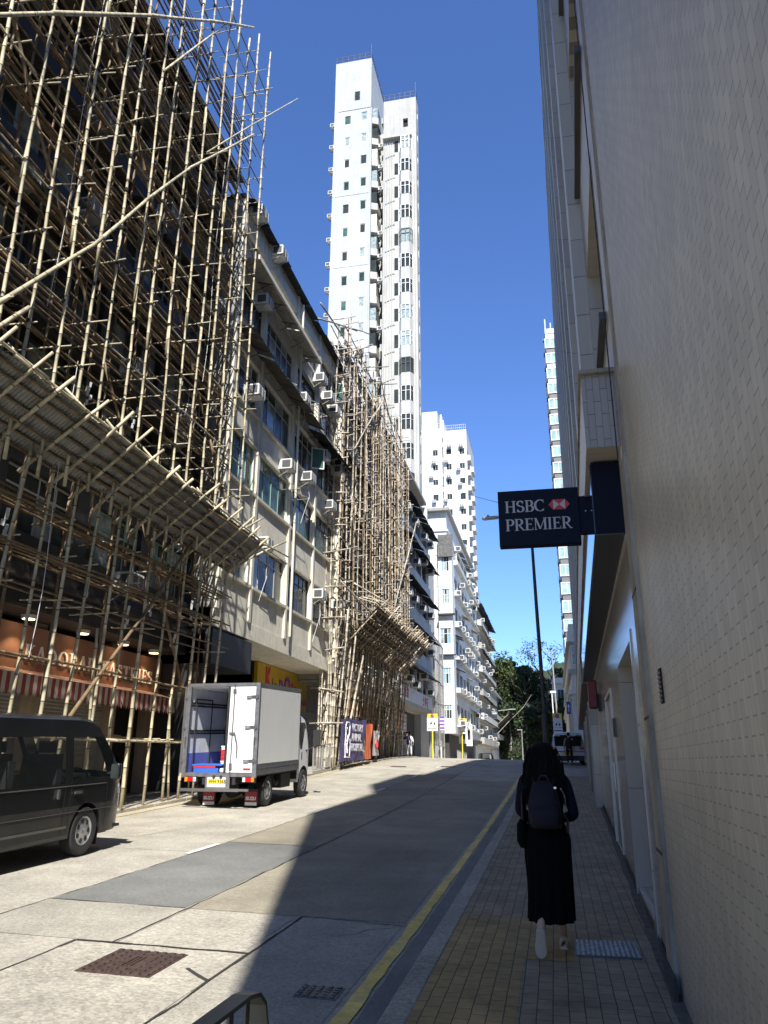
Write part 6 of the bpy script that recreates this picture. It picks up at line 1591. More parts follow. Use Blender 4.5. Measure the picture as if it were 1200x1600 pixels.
# load
random.seed(2)
M['crate_blue'] = mat('blue plastic', (.03,.12,.55), .4); M['crate_red'] = mat('red plastic', (.55,.03,.03), .4); M['crate_aqua'] = mat('aqua plastic', (.05,.35,.55), .4)
t = thing('crate', 'wide blue and red lidded crate at the rear edge of the truck floor', 'crate', tx(-.42,by0+.3,bz0+.06))
mb = MB(tx); mb.box(-.72,-.08,by0+.12,by0+.6,bz0+.056,bz0+.16,0); mb.box(-.73,-.15,by0+.11,by0+.55,bz0+.161,bz0+.21,1); mb.box(-.76,.03,by0+.10,by0+.64,bz0+.211,bz0+.25,0); mb.build('tub', [M['crate_blue'], M['crate_red']], t, bevel=.008)
for i in range(7):
    c_ = [M['crate_aqua'],M['crate_red'],M['frame_white'],M['crate_red'],M['crate_red'],M['crate_red'],M['frame_white']][i]
    lb = ['aqua box at the bottom of the stack in the truck','red box second from the bottom of the stack in the truck','white box third from the bottom of the stack in the truck','red box just over the white one in the truck stack','red box in the middle of the upper truck stack','upper red box in the truck stack, under the white lid box','white box on top of the stack in the truck'][i]
    z = bz0+.056+i*.088; o = MB(tx); o.box(-.15,.03,by0+.42,by0+.74,z,z+.072); o.box(-.16,.04,by0+.41,by0+.75,z+.06,z+.086)
    tag(o.build('storage_box', c_), lb, 'box', 'boxes stacked in the truck')
o = MB(tx); o.prism([(-.05,by0+.12,bz0+.06),(.10,by0+.12,bz0+.06),(.10,by0+.3,bz0+.06),(-.0,by0+.33,bz0+.06)], (0,0,.1)); tag(o.build('cloth_bundle', M['seat_cloth'] if False else M['rope'], bevel=.03), 'crumpled grey white cloth on the truck floor beside the blue crate', 'cloth')

# ---------------------------------------------------------- white SUV far right (tail gate up)
SX, SY = .72, 46.0
sv = thing('parked_suv', 'white car parked tail towards the camera at the far right kerb, its tailgate up', 'car', (SX, SY, RZ(1,SY)))
sx_ = lambda x, y, z: (SX+x, SY+y, RZ(1,SY)+z+.03*y)
def szb(y):
    z = .25
    for c in (0, 2.7):
        if abs(y-c) < .38: z = max(z, .34+math.sqrt(.38**2-(y-c)**2))
    return z
def szt(y):
    pts = [(-.98,.75),(-.95,1.02),(-.7,1.50),(-.35,1.66),(1.4,1.70),(2.0,1.45),(2.5,1.10),(3.4,.95),(3.6,.7)]
    for (a, za), (b, zb_) in zip(pts, pts[1:]):
        if y <= b: return za+(zb_-za)*(y-a)/(b-a)
    return pts[-1][1]
sys_ = sorted(set([-.98,-.95,-.9,-.8,-.7,-.5,-.35,-.1,.2,.6,1.0,1.4,1.6,1.8,2.0,2.2,2.5,2.9,3.2,3.4,3.6]+[round(c+.38*math.cos(R(a)),3) for c in (0,2.7) for a in range(0,181,18)]))
W_FRONT = [(1.5,2.5),(-.95,-.5)]
shell(sv, lambda y: .86, szb, lambda y: (.7, .98, min(1.5, szt(y)-.08)), szt, sys_, [(-.5,.55,0),(.6,1.7,0)], (.95,.2), [M['suv_paint'], M['suv_paint']], sx_)
for c in (0,2.7):
    for s in (-1,1): wheel(sv, (s*.76,c,.34), .34, .2, s, .65, sx_)
mb = MB(sx_); mb.box(-.84,.84,-1.03,-.985,.22,.48); mb.build('rear_bumper', M['black'], sv)
mb = MB(sx_); mb.box(-.28,.28,-1.04,-1.032,.52,.66); mb.build('number_plate', M['plate_y'], sv)
text_part('plate_characters', 'XA 42', .11, sx_(-.2,-1.042,.55), (1,0,0), (0,0,1), M['black'], sv, .001)
for s in (-1,1): mb = MB(sx_); mb.box(s*.58,s*.84,-1.02,-.975,.80,.95); mb.build('tail_light', M['red_lens'], sv)
mb = MB(sx_); mb.box(-.76,.76,-1.6,-.62,1.56,1.62,0); mb.box(-.62,.62,-1.5,-.85,1.621,1.63,1); mb.build('tailgate', [M['suv_paint'], M['glass']], sv, bevel=.02)
mb = MB(sx_); mb.box(-.7,.7,-.99,-.984,.98,1.5); mb.build('boot_opening', M['dark'], sv)
# parked car far left, only roof above the crest
t = thing('parked_car', 'dark car far down the left kerb, only its top showing over the crest', 'car', (-8.4,100,g(100)))
fx = lambda x, y, z: (-8.4+x, 100+y, g(100)-.1+z+.02)
W_FRONT = [(1.5,2.5),(-.95,-.5)]
shell(t, lambda y: .84, szb, lambda y: (.7,.98,min(1.5,szt(y)-.08)), szt, sys_, [(-.5,.55,0),(.6,1.7,0)], (.95,.2), [M['van_paint'], M['van_paint']], fx)
for c in (0,2.7):
    for s in (-1,1): wheel(t, (s*.74,c,.34), .34, .2, s, .65, fx)

# ============================================================ people
def skin_obj(name, V, E, m, parent=None, sub=2, root=0):
    """V: list (x,y,z,r[,ry])"""
    og = Vector((0,0,0)); p = parent
    while p is not None: og = og+ORI.get(p, Vector((0,0,0))); p = p.parent
    me = bpy.data.meshes.new(name); me.from_pydata([Vector(v[:3])-og for v in V], E, []); me.materials.append(m)
    ob = bpy.data.objects.new(name, me); COL.objects.link(ob); ob.parent = parent
    md = ob.modifiers.new('skin', 'SKIN'); md.use_smooth_shade = True
    sv_ = me.skin_vertices[0].data
    for i, v in enumerate(V): sv_[i].radius = (v[3], v[4] if len(v) > 4 else v[3]); sv_[i].use_root = (i == root)
    s = ob.modifiers.new('sub', 'SUBSURF'); s.levels = sub; s.render_levels = sub
    # bake the modifiers into one mesh
    bpy.context.view_layer.update(); dg = bpy.context.evaluated_depsgraph_get()
    nm = bpy.data.meshes.new_from_object(ob.evaluated_get(dg)); ob.modifiers.clear(); ob.data = nm
    nm.polygons.foreach_set('use_smooth', [True]*len(nm.polygons))
    return ob
def loft(name, rings, m, parent=None, n=28, ripple=0., rk=9, cap=True, smooth=True, xfn=None):
    """rings: (cx,cy,cz,rx,ry[,rot])"""
    mb = MB()
    for i, r in enumerate(rings):
        t = i/(len(rings)-1)
        for k in range(n):
            a = 2*math.pi*k/n; q = 1+ripple*t*math.sin(rk*a+1.3*math.sin(3*t+a))
            ro = r[5] if len(r) > 5 else 0
            x, y = r[3]*math.cos(a)*q, r[4]*math.sin(a)*q
            mb.v.append((r[0]+x*math.cos(ro)-y*math.sin(ro), r[1]+x*math.sin(ro)+y*math.cos(ro), r[2]+(r[6]*math.sin(a) if len(r) > 6 else 0)))
    for i in range(len(rings)-1):
        for k in range(n):
            mb.f.append((i*n+k, i*n+(k+1)%n, (i+1)*n+(k+1)%n, (i+1)*n+k)); mb.m.append(0)
    if cap:
        mb.f.append(tuple(range(n-1,-1,-1))); mb.m.append(0); L = (len(rings)-1)*n; mb.f.append(tuple(L+k for k in range(n))); mb.m.append(0)
    if xfn: mb.v = [xfn(*v) for v in mb.v]
    return mb.build(name, m, parent, smooth=smooth)
M['skin'] = mat('skin', (.45,.28,.20), .55, 0, .05); M['hair'] = mat('black hair', (.004,.0035,.003), .75, 0, .2, 30, spec=.15)
M['sweater'] = mat('dark navy top', (.006,.007,.015), .95, 0, .15, 6, bump=.3, spec=.2); M['skirt'] = mat('black skirt', (.003,.003,.0035), .95, 0, .1, spec=.1); M['pack'] = mat('navy backpack', (.003,.0035,.009), .85, 0, .1, 5, bump=.3)
M['shoe'] = mat('white sneaker', (.60,.54,.44), .6, 0, .12, 9); M['sole'] = mat('shoe sole', (.52,.46,.36), .7, var=.25)
def hand_parts(P, w0, d, palm_n, s, bend=.5):
    """adds a palm and five fingers to a skin graph; returns verts, edges. d=direction, palm_n=thumb side"""
    V = []; E = []
    d = Vector(d).normalized(); t = Vector(palm_n).normalized(); t = (t-d*t.dot(d)).normalized(); nn = d.cross(t)
    return d, t, nn
def person(name, label, pos, H=1.65, face=(0,1), arms=None, legs=None, group=None, top=None, bottom=None, skirt=False, hair_long=False, loose=None):
    gx, gy, gz = pos; f = Vector((face[0], face[1], 0)).normalized(); r = Vector((f.y, -f.x, 0))
    t = thing(name, label, 'person', pos, group); k = H/1.65
    P = lambda a, b, c: tuple(Vector(pos)+r*a*k+f*b*k+Vector((0,0,c*k)))
    V = []; E = []
    def v(a, b, c, rad, rad2=None): V.append((*P(a,b,c), rad*k, (rad2 or rad)*k)); return len(V)-1
    def link(*ids):
        for a, b in zip(ids, ids[1:]): E.append((a, b))
    pel = v(0,0,.92,.13,.10); ab = v(0,.01,1.08,.115,.09); ch = v(0,0,1.24,.135,.10); nk0 = v(0,-.01,1.38,.06,.06); nk = v(0,.0,1.44,.048); h0 = v(0,.015,1.52,.075,.085); h1 = v(0,.01,1.585,.072,.082)
    link(pel, ab, ch, nk0, nk, h0, h1)
    arms = arms or {1: ((.24,.0,1.08),(.25,.08,.86)), -1: ((-.24,-.02,1.08),(-.25,-.03,.84))}
    legs = legs or {1: ((.10,.05,.49),(.10,.08,.09)), -1: ((-.10,.0,.49),(-.10,-.14,.09))}
    for s in (1,-1):
        sh = v(s*.165,-.01,1.335,.055); el = v(*arms[s][0],.040); wr = v(*arms[s][1],.026)
        link(ch, sh, el, wr)
        hd = Vector(arms[s][1])-Vector(arms[s][0]); hd.normalize(); side = Vector((s*1,0,0)); side = (side-hd*side.dot(hd)).normalized(); nn = hd.cross(side); th = nn*(1 if nn.y > 0 else -1)
        w0 = Vector(arms[s][1]); palm = w0+hd*.05; pm = v(*palm,.030,.016); link(wr, pm)
        for q, (off, ln) in enumerate(((.027,.062),(.009,.072),(-.009,.066),(-.027,.052))):
            b0 = w0+hd*.088+th*off; k0 = v(*b0,.0085); k1 = v(*(b0+hd*ln*.5-side*s*.006),.0078); k2 = v(*(b0+hd*ln*.9-side*s*.022),.0068); link(pm, k0, k1, k2)
        b0 = w0+hd*.03+th*.032; k0 = v(*b0,.011); k1 = v(*(b0+hd*.03+th*.018),.009); link(pm, k0, k1)
        hp = v(s*.085,0,.86,.088,.085); kn = v(*legs[s][0],.056); an = v(*legs[s][1],.036)
        ft = Vector(legs[s][1]); toe = v(ft.x,ft.y+.13,max(.03,ft.z-.055),.03); link(pel, hp, kn, an, toe)
    skin_obj('body', V, E, M['skin'], t, 2, 0)
    # face
    mb = MB()
    for s in (1,-1): 
        for kk in range(1): mb.cyl(P(s*.03,.088,1.56), P(s*.03,.097,1.56), .010*k, n=10)
    mb.build('eyes', M['black'], t)
    mb = MB(); mb.prism([P(-.012,.09,1.52),P(.012,.09,1.52),P(.0,.092,1.56)], f*.02*k); mb.build('nose', M['skin'], t)
    mb = MB(); mb.tube([P(-.022,.094,1.492),P(0,.1,1.49),P(.022,.094,1.492)], .005*k, 5); mb.build('mouth', mat('lips', (.3,.10,.09), .5), t)
    mb = MB()
    for s in (1,-1): mb.cyl(P(s*.074,.01,1.54), P(s*.086,.0,1.54), .022*k, .018*k, 8)
    mb.build('ears', M['skin'], t)
    return t, P, k
def ring(P, a, b, c, ra, rb, k, f=0): 
    x, y, z = P(a,b,c); return (x,y,z,ra*k,rb*k)
# ---- woman walking away on the right pavement
WP = (-.105, 7.02, g(7.0))
wo, P, k = person('person', 'woman with long wavy hair, navy top and long black skirt walking away on the pavement', WP, 1.63,
    arms={1: ((.235,-.06,1.06),(.15,.16,1.02)), -1: ((-.215,-.03,1.09),(-.13,.18,1.0))},
    legs={1: ((.075,.17,.50),(.085,.24,.10)), -1: ((-.06,.05,.47),(-.085,-.20,.20))})
loft('top', [ring(P,0,0,.93,.155,.12,k),ring(P,0,0,1.0,.150,.115,k),ring(P,0,0,1.10,.145,.11,k),ring(P,0,0,1.2,.165,.125,k),ring(P,0,-.005,1.30,.19,.12,k),ring(P,0,-.005,1.36,.165,.10,k),ring(P,0,-.0,1.40,.10,.075,k),ring(P,0,0,1.425,.062,.06,k)], M['sweater'], wo)
for s, A in ((1,((.17,-.01,1.34),(.235,-.06,1.06),(.15,.165,1.02))), (-1,((-.17,-.01,1.34),(-.215,-.03,1.09),(-.13,.18,1.0)))):
    skin_obj('sleeve', [(*P(A[0][0]*.7,A[0][1],A[0][2]+.0),.058*k),(*P(*A[0]),.056*k),(*P(*[(a*.5+b*.5) for a,b in zip(A[0],A[1])]),.050*k),(*P(*A[1]),.048*k),(*P(*[(a*.4+b*.6) for a,b in zip(A[1],A[2])]),.046*k),(*P(*A[2]),.040*k)], [(0,1),(1,2),(2,3),(3,4),(4,5)], M['sweater'], wo, 2)
loft('skirt', [ring(P,0,0,1.0,.140,.112,k),ring(P,0,-.005,.95,.172,.135,k),ring(P,0,-.01,.86,.190,.155,k),ring(P,.0,.0,.72,.185,.16,k),ring(P,.005,.01,.55,.178,.18,k),ring(P,.005,.02,.40,.178,.20,k),ring(P,.0,.02,.255,.182,.215,k)], M['skirt'], wo, 72, .085, 11, cap=False)
def shoe(parent, heel, toe, up, k, w_=.045):
    heel = Vector(heel); toe = Vector(toe); d = toe-heel; L = d.length; d.normalize(); up = Vector(up); up = (up-d*up.dot(d)).normalized(); sd = d.cross(up)
    def sec(t, wd, h): 
        c = heel+d*L*t; n = 14; out = []
        for j in range(n):
            a = 2*math.pi*j/n; x = math.cos(a)*wd; z = max(0, math.sin(a))*h + (min(0, math.sin(a)))*.012; out.append(c+sd*x+up*(z+.022))
        return out
    mb = MB(); S_ = [(0,.022,.045),(.06,.034,.075),(.25,.038,.085),(.42,.038,.075),(.62,.045,.05),(.85,.042,.035),(1,.018,.022)]
    for t, a, h in S_: mb.v += [tuple(p) for p in sec(t, a*1.0, h)]
    n = 14
    for i in range(len(S_)-1):
        for j in range(n): mb.f.append((i*n+j,i*n+(j+1)%n,(i+1)*n+(j+1)%n,(i+1)*n+j)); mb.m.append(0)
    mb.f.append(tuple(range(n))); mb.m.append(0); mb.f.append(tuple((len(S_)-1)*n+j for j in range(n))); mb.m.append(0)
    o = mb.build('shoe', M['shoe'], parent, smooth=True)
    mb = MB(); pr = [(-.03,.0),(0,.026),(.1,.036),(.3,.034),(.5,.036),(.68,.046),(.88,.042),(1.02,.015)]
    pts = [heel+d*L*t+sd*w for t, w in pr]+[heel+d*L*t-sd*w for t, w in reversed(pr)]
    mb.prism(pts, up*.026); mb.build('sole', M['sole'], o, bevel=.004)
gz = WP[2]
shoe(wo, P(.085,.19,.004), P(.095,.44,.004), (0,0,1), k)
shoe(wo, P(-.085,-.235,.215), P(-.095,-.13,.004), (0,.9,.35), k)
def hair(name, parent, P, k, long=True):
    rs_ = random.Random(3)
    if long:
        rings = [ring(P,0,.012,1.648,.02,.02,k),ring(P,0,.008,1.638,.060,.062,k),ring(P,0,.0,1.60,.094,.10,k),ring(P,0,-.01,1.54,.104,.105,k),ring(P,.003,-.03,1.47,.112,.09,k),ring(P,0,-.05,1.41,.132,.08,k),ring(P,-.005,-.06,1.35,.160,.08,k),ring(P,.0,-.075,1.30,.150,.07,k),ring(P,.012,-.08,1.25,.115,.055,k),ring(P,.02,-.08,1.21,.06,.03,k)]
        h = loft(name, rings, M['hair'], parent, 36, .05, 7)
        mb = MB()
        for i in range(240):
            a = rs_.uniform(math.pi*.98, math.pi*2.02) if rs_.random() < .7 else rs_.uniform(0, 6.28); z0 = rs_.uniform(1.40,1.60); x = .125*math.cos(a); y = -.02+.10*math.sin(a); pts = [P(x*.95,y,z0)]; zz = z0; ph = rs_.uniform(0,6.28)
            for j in range(6):
                zz -= rs_.uniform(.04,.075); x *= 1.07; x += .016*math.sin(ph+j*1.5); y = min(y,.02)*1.02-.006+.008*math.cos(ph+j*1.7); x += (.008*math.copysign(1,x)+.018*math.sin(ph*3+j*2.1)) if j > 2 else 0; pts.append(P(max(-.185,min(.175,x)), max(-.15,y), max(1.19-.05*math.sin(i),zz)))
            mb.tube(pts, [.006,.007,.007,.006,.005,.004,.002], 4)
        mb.build('hair_strands', M['hair'], h, smooth=True)
    else:
        loft(name, [ring(P,0,.01,1.665,.02,.02,k),ring(P,0,0,1.64,.062,.07,k),ring(P,0,-.01,1.59,.084,.092,k),ring(P,0,-.025,1.53,.080,.075,k),ring(P,0,-.03,1.48,.06,.05,k)], M['hair'], parent, 20)
hair('hair', wo, P, k)
bp = thing('backpack', 'small navy backpack worn by the woman walking away', 'backpack', P(0,-.2,1.1))
pk = loft('bag_body', [ring(P,-.005,-.185,.96,.09,.045,k),ring(P,-.005,-.19,.99,.125,.075,k),ring(P,-.005,-.20,1.06,.135,.085,k),ring(P,-.005,-.20,1.16,.130,.08,k),ring(P,-.005,-.185,1.25,.108,.065,k),ring(P,-.005,-.17,1.315,.085,.045,k),ring(P,-.005,-.16,1.33,.04,.02,k)], M['pack'], bp, 28)
loft('front_pocket', [ring(P,-.005,-.27,.97,.08,.025,k),ring(P,-.005,-.285,1.0,.11,.035,k),ring(P,-.005,-.29,1.09,.11,.035,k),ring(P,-.005,-.28,1.13,.09,.02,k)], M['pack'], bp, 20)
mb = MB(); mb.tube([P(-.04,-.17,1.33),P(-.02,-.18,1.37),P(.02,-.18,1.37),P(.04,-.17,1.33)], .008, 5)
for s in (1,-1): mb.tube([P(s*.07,-.15,1.29),P(s*.105,-.09,1.385),P(s*.11,.0,1.405),P(s*.115,.10,1.34),P(s*.12,.12,1.22),P(s*.13,.03,1.02),P(s*.11,-.12,.97)], .014, 6)
mb.tube([P(.14,-.17,1.08),P(.175,-.14,1.02),P(.17,-.12,.93)], .012, 5); mb.build('strap', M['black'], bp)
mb = MB(); mb.box(*sorted((P(.08,0,0)[0],P(.10,0,0)[0])), P(0,-.26,0)[1], P(0,-.255,0)[1], P(0,0,1.27)[2], P(0,0,1.285)[2]); mb.tube([P(.135,-.19,1.27),P(.16,-.14,1.22),P(.165,-.12,1.14)], .008, 5); mb.build('buckle', M['alu_shiny'], bp)
sb = thing('shoulder_bag', 'small black bag hanging at the left hip of the woman walking away', 'bag', P(-.19,0,.9)); loft('bag_body', [ring(P,-.195,-.02,.80,.03,.08,k),ring(P,-.20,-.02,.85,.05,.11,k),ring(P,-.20,-.02,.98,.045,.10,k),ring(P,-.195,-.02,1.02,.025,.08,k)], M['skirt'], sb, 16)
mb = MB(); mb.tube([P(-.19,-.09,1.01),P(-.19,-.10,1.2),P(-.15,-.03,1.41),P(-.15,.09,1.3),P(-.18,.06,1.02)], .009, 5); mb.build('strap', M['black'], sb)
# ---- distant people
def small_person(label, pos, H, face, top_m, bot_m, longtop=False):
    t, P, k = person('person', label, pos, H, face)
    loft('top', [ring(P,0,0,.78 if longtop else .84,.175 if longtop else .17,.14,k),ring(P,0,0,1.05,.15,.12,k),ring(P,0,0,1.2,.165,.13,k),ring(P,0,-.005,1.31,.19,.12,k),ring(P,0,0,1.40,.09,.07,k)], top_m, t, 20)
    for s in (1,-1): skin_obj('sleeve', [(*P(s*.15,0,1.335),.066*k),(*P(s*.24,0,1.08),.055*k),(*P(s*.25,.03,.93),.045*k)], [(0,1),(1,2)], top_m, t, 1)
    for s, L_ in ((1,((.085,0,.9),(.10,.05,.49),(.10,.08,.12))),(-1,((-.085,0,.9),(-.10,.0,.49),(-.10,-.14,.12)))): skin_obj('trouser_leg', [(*P(*L_[0]),.11*k),(*P(*L_[1]),.07*k),(*P(*L_[2]),.05*k)], [(0,1),(1,2)], bot_m, t, 1)
    hair('hair', t, P, k, False); return t
M['white_cloth'] = mat('white cloth', (.7,.7,.7), .9); M['navy_cloth'] = mat('navy cloth', (.03,.03,.07), .9); M['dark_cloth'] = mat('dark cloth', (.012,.012,.014), .9)
small_person('distant person in a navy top and pale trousers walking on the left pavement', (-9.95,54.6,PZ(54.6)-.03), 1.6, (.2,-1), M['navy_cloth'], M['white_cloth'], True)
small_person('distant person in white walking beside the one in navy on the left pavement', (-10.2,57.0,PZ(57)-.03), 1.7, (.1,1), M['white_cloth'], M['white_cloth'], True)
small_person('person in dark clothes standing behind the white car at the open tailgate', (.75,43.6,RZ(1,43.6)+.02), 1.68, (0,1), M['dark_cloth'], M['dark_cloth'])

# ============================================================ street furniture
M['lamp_green'] = mat('dark painted lamp post', (.06,.062,.06), .5, .2, .1)
lp = thing('lamp_post', 'tall dark grey street lamp standing at the right kerb past the woman', 'street lamp', (-.30,33,g(33)))
mb = MB(); mb.tube([(-.30,33,g(33)-.1),(-.32,33,3.45)], .125, 14); mb.tube([(-.32,33,3.45),(-.32,33,3.5)], [.13,.09], 14); mb.build('base', M['lamp_green'], lp, smooth=True, auto=40)
mb = MB(); mb.tube([(-.32,33,3.5),(-.40,33,8),(-.45,33,11.6),(-.47,33,12.1)], [.088,.075,.06,.055], 12); mb.build('pole', M['lamp_green'], lp, smooth=True, auto=40)
mb = MB(); mb.tube([(-.47,33,11.95),(-.9,33,12.0),(-2.0,33,11.98)], [.045,.035,.03], 8); mb.build('arm', M['galv'], lp, smooth=True)
mb = MB(); mb.prism([(-1.85,32.88,11.93),(-2.5,32.86,11.90),(-2.58,33,11.92),(-2.5,33.14,11.90),(-1.85,33.12,11.93)], (0,0,.12)); mb.cyl((-2.3,33,12.05),(-2.3,33,12.13),.05); mb.build('lamp_head', M['galv'], lp, bevel=.03)
l2 = thing('lamp_post', 'thin pale far street lamp on the right with a long arm over the road', 'street lamp', (1.0,96,g(96)))
mb = MB(); mb.tube([(.7,96,g(96)),(.3,96,14.6)], [.13,.08], 8); mb.build('pole', M['galv'], l2); mb = MB(); mb.tube([(.3,96,14.5),(-1.8,96,14.5)], .05, 6); mb.box(-2.2,-1.6,95.9,96.1,14.4,14.55); mb.build('arm', M['galv'], l2)
l3 = thing('lamp_post', 'dark slim lamp standing before the wooded wall at the end of the street', 'street lamp', (-5.0,130,g(130)))
mb = MB(); mb.tube([(-5.0,130,-.2),(-5.0,130,6.6)], [.1,.06], 8); mb.build('pole', M['galv'], l3); mb = MB(); mb.box(-5.7,-4.9,129.9,130.1,6.55,6.68); mb.build('lamp_head', M['galv'], l3)
l4 = thing('lamp_post', 'pale street lamp on a wall bracket at the far end of the left row', 'street lamp', (-9.2,131.5,9)); mb = MB(); mb.tube([(-9.5,131.5,9.6),(-6.6,131.5,9.9)], .07, 6); mb.build('arm', M['galv'], l4); mb = MB(); mb.box(-6.9,-5.9,131.4,131.7,9.85,10.0); mb.build('lamp_head', M['galv'], l4)
l5 = thing('bamboo_pole', 'long bent bamboo pole leaning out from the far low building', 'pole', (-9,133,6)); bamboo_m = MB(); bamboo_m.tube([(-9.4,133,5.8),(-7.2,133,8.0),(-4.6,133,10.4),(-3.2,133,12.4)], [.06,.045,.035,.02], 6); bamboo_m.build('culm', M['bamboo_b'], l5)
# signs
def road_sign(label, x, y, ztop, w_, h_, polem, zb_=None):
    t = thing('road_sign', label, 'road sign', (x,y,g(y)))
    mb = MB(); mb.tube([(x,y,g(y)-.2),(x,y,ztop-.2)], .055, 8); mb.build('pole', polem, t)
    mb = MB(); mb.box(x-w_/2,x+w_/2,y-.05,y-.02,ztop-h_,ztop-h_*.36,0); mb.box(x-w_/2,x+w_/2,y-.05,y-.02,ztop-h_*.355,ztop,1); mb.box(x-w_/2,x+w_/2,y-.05,y-.02,ztop-h_*1.38,ztop-h_*1.03,0); mb.build('board', [M['print_white'], M['plate_y']], t)
    mb = MB(); c = (x, y-.052, ztop-h_*.18); rr_ = h_*.13
    mb.tube([(c[0]+rr_*math.cos(a*.524), c[1], c[2]+rr_*math.sin(a*.524)) for a in range(13)], rr_*.22, 4, 0); mb.tube([(c[0]-rr_*.7,c[1],c[2]+rr_*.7),(c[0]+rr_*.7,c[1],c[2]-rr_*.7)], rr_*.18, 4, 0); mb.cyl((c[0],c[1]+.005,c[2]),(c[0],c[1]-.002,c[2]),rr_*.85,n=14,mi=1)
    mb.build('no_stopping_symbol', [M['red_lens'], M['int_blue']], t)
    mb = MB(); mb.prism([(x-w_*.3,y-.053,ztop-h_*.85),(x-w_*.05,y-.053,ztop-h_*.85),(x+.0,y-.053,ztop-h_*.6)], (0,-.004,0)); mb.prism([(x+w_*.1,y-.053,ztop-h_*.88),(x+w_*.32,y-.053,ztop-h_*.88),(x+w_*.2,y-.053,ztop-h_*.62)], (0,-.004,0)); mb.box(x-w_*.4,x+w_*.4,y-.056,y-.052,ztop-h_*1.24,ztop-h_*1.18); mb.build('printed_marks', M['black'], t)
road_sign('yellow and white parking sign on a yellow pole on the left kerb near the crest', -9.35, 62.5, 5.25, .85, .95, M['plate_y'])
road_sign('white sign on a yellow pole farther along the left kerb, past the crest railing', -9.2, 82, 5.9, 1.0, 1.1, M['plate_y'])
road_sign('yellow and white sign on a white pole behind the parked white car at right', .30, 56, 4.85, .62, .95, M['frame_white'])
t = thing('direction_sign', 'blue sign plate with a white arrow on the right, beyond the bank', 'road sign', (1.35,58,g(58)))
mb = MB(); mb.tube([(1.18,58,g(58)),(1.18,58,6.1)], .05, 8); mb.build('pole', M['galv'], t); mb = MB(); mb.box(1.0,1.3,57.9,57.93,4.9,5.75,0); mb.build('plate', mat('sign blue', (.02,.06,.35), .4), t)
mb = MB(); mb.box(1.13,1.17,57.88,57.89,5.05,5.4); mb.prism([(1.07,57.89,5.4),(1.23,57.89,5.4),(1.15,57.89,5.6)], (0,-.01,0)); mb.build('arrow', M['print_white'], t)
t = thing('cctv_pole', 'slim white pole with a small head, left of the far long armed lamp', 'pole', (.3,80,g(80))); mb = MB(); mb.tube([(.15,80,1),(.05,80,8.2)], .06, 6); mb.build('pole', M['frame_white'], t); mb = MB(); mb.box(-.1,.45,79.9,80.1,8.2,8.4); mb.build('head', M['frame_white'], t)
# railings
def railing(label, x, y0, y1, h, name='railing', grp=None, solid=True, rr=None, m=None):
    rr = rr or (lambda y: PZ(y)-.03); m = m or M['galv']
    t = thing(name, label, 'railing', (x,(y0+y1)/2,rr((y0+y1)/2)), grp)
    mb = MB(); mb.tube([(x,y0,rr(y0)+h),(x,y1,rr(y1)+h)], .024, 6); mb.tube([(x,y0,rr(y0)+.12),(x,y1,rr(y1)+.12)], .02, 6); mb.build('rail', m, t)
    for y in ([y0+i*(y1-y0)/max(1,round((y1-y0)/1.6)) for i in range(max(1,round((y1-y0)/1.6))+1)]): mb = MB(); mb.tube([(x,y,rr(y)-.03),(x,y,rr(y)+h+.03)], .028, 6); mb.build('post', m, t)
    mb = MB(); n = int((y1-y0)/.11)
    for i in range(1, n): y = y0+(y1-y0)*i/n; mb.tube([(x,y,rr(y)+.12),(x,y,rr(y)+h)], .008, 4)
    mb.build('bars', m, t)
railing('galvanised kerb railing just in front of the truck, before the navy banner', -9.5, 31.1, 33.6, 1.05)
railing('long galvanised kerb railing by the yellow sign near the crest', -9.45, 62.2, 66.0, 1.1)
railing('grey barrier panels before the dark shopfront beyond the second scaffold', -9.8, 50.5, 53.4, 1.05)
railing('galvanised railing at the mouth of the side street corner', -9.45, 79.5, 88, 1.1)
# near barrier at the bottom edge
M['rail_green'] = mat('grey green enamelled rail', (.10,.105,.095), .45, .2, .15, 6)
nb = thing('kerb_barrier', 'grey steel kerb barrier end with a rounded corner at the bottom edge of the picture', 'railing', (-.92,1.8,g(2)))
zt_ = .955
mb = MB(); xb = -.93
prof = [(.6,zt_-.02),(2.1,zt_),(2.42,zt_),(2.50,zt_-.012),(2.555,zt_-.05),(2.58,zt_-.11),(2.59,zt_-.25),(2.59,.1)]
for (a, za), (b, zb_) in zip(prof, prof[1:]):
    d = Vector((0,b-a,zb_-za)).normalized(); n_ = Vector((0,-d.z,d.y)); 
    p0 = Vector((xb,a,za)); p1 = Vector((xb,b,zb_)); w2 = .028; th_ = .012
    vs_ = [p0+Vector((-w2,0,0)), p0+Vector((w2,0,0)), p0+Vector((w2,0,0))-n_*th_, p0+Vector((-w2,0,0))-n_*th_, p1+Vector((-w2,0,0)), p1+Vector((w2,0,0)), p1+Vector((w2,0,0))-n_*th_, p1+Vector((-w2,0,0))-n_*th_]
    mb.add(vs_, [(0,1,5,4),(1,2,6,5),(2,3,7,6),(3,0,4,7),(0,3,2,1),(4,5,6,7)])
mb.build('top_rail', M['rail_green'], nb, smooth=True, auto=50)
for y in [2.46-i*.125 for i in range(14)]:
    mb = MB(); mb.box(xb-.004,xb+.004,y-.016,y+.016,.17,zt_-.014); mb.build('bar', M['rail_green'], nb)
mb = MB(); mb.box(xb-.018,xb+.018,.6,2.57,.14,.17); mb.build('lower_rail', M['rail_green'], nb)
mb = MB(); mb.cyl((xb-.03,2.585,.62),(xb+.03,2.585,.62),.014,n=10); mb.build('bolt', M['black'], nb)
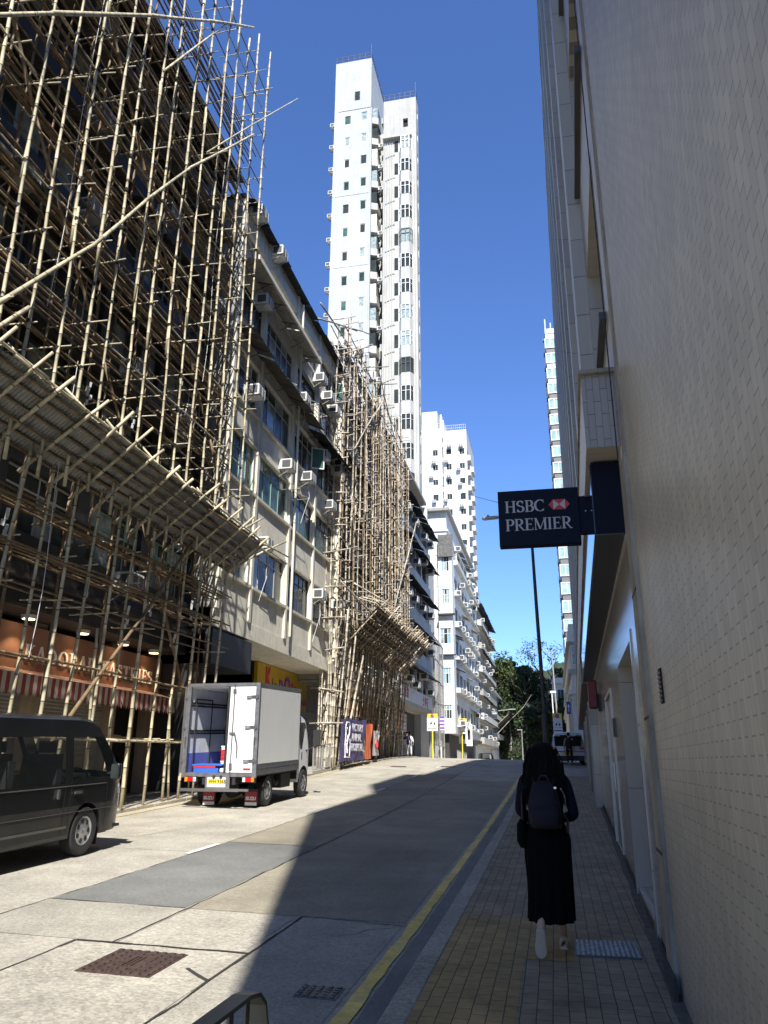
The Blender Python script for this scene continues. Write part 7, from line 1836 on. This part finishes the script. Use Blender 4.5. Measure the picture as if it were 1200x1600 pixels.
# overhead wires
def wire(label, a, b, sag, r=.012):
    mb = MB(); a = Vector(a); b = Vector(b); P_ = [a.lerp(b, i/16)-Vector((0,0,sag*4*(i/16)*(1-i/16))) for i in range(17)]; mb.tube(P_, r, 4)
    tag(mb.build('overhead_wire', M['cable']), label, 'wire')
wire('thin overhead wire crossing the sky from the left row to behind the bank sign', (-9.3,58.3,23.8), (.22,30,11.1), .25, .014)
wire('faint overhead wire low across the far end of the street', (-8.6,80,6.5), (1.6,75,7.8), .5, .012)
wire('overhead wire sagging before the dark trees at the street end', (-9.6,96,12.5), (1.4,110,7.6), .8, .014)
# boxes outside the shops
for (x,y,s,lb,m) in ((-9.9,86.5,1.0,'brown carton outside the far shops on the left pavement','o'),(-9.95,89,.8,'small pale carton beside the brown one on the far left pavement','w')):
    mb = MB(); z = g(y)+.14; mb.box(x-s*.35,x+s*.35,y,y+s*.6,z,z+s*1.0); mb.box(x-s*.36,x+s*.36,y-.01,y+s*.61,z+s*.85,z+s*1.01); tag(mb.build('carton', mat('card '+m, (.45,.27,.14) if m=='o' else (.6,.55,.5), .9)), lb, 'box')
# hanging shop signs at D
for (x,y,z,w_,h_,lb,c) in ((-9.2,83,4.2,.9,1.5,'small square white hanging shop sign with a dark figure over the railing','w'),(-9.1,88,4.4,.7,2.2,'narrow white pennant sign over the far shops',"w2"),(-9.6,70,4.8,.4,1.0,'purple and white striped shop awning sign at the side street corner','p')):
    t = thing('hanging_sign', lb, 'sign', (x,y,z)); mb = MB(); mb.box(x-w_/2,x+w_/2,y,y+.1,z-h_/2,z+h_/2,0)
    if c == 'p':
        for i in range(4): mb.box(x-w_/2,x+w_/2,y-.01,y-.001,z-h_/2+.1+i*.3,z-h_/2+.25+i*.3,1)
    else:
        mb.box(x-w_*.2,x+w_*.2,y-.01,y-.001,z-h_*.2,z+h_*.25,1)
    mb.build('board', [M['white_wall'], CM['p'] if c=='p' else M['cable']], t); mb = MB(); mb.tube([(x,y+.05,z+h_/2),(x-.6,y+.05,z+h_/2+.1)], .03, 4); mb.build('bracket', M['galv'], t)

# groups for repeated things
GR = {'street lamp': 'street lamps', 'road sign': 'road signs on poles', 'railing': 'kerb railings', 'tree': 'trees on the slope at the end of the street', 'manhole cover': 'manhole covers', 'scaffold': 'bamboo scaffolds on the left row', 'catch platform': 'catch platforms on the scaffolds'}
for o in COL.objects:
    c = o.get('category')
    if c in GR and o.parent is None and 'group' not in o: o['group'] = GR[c]
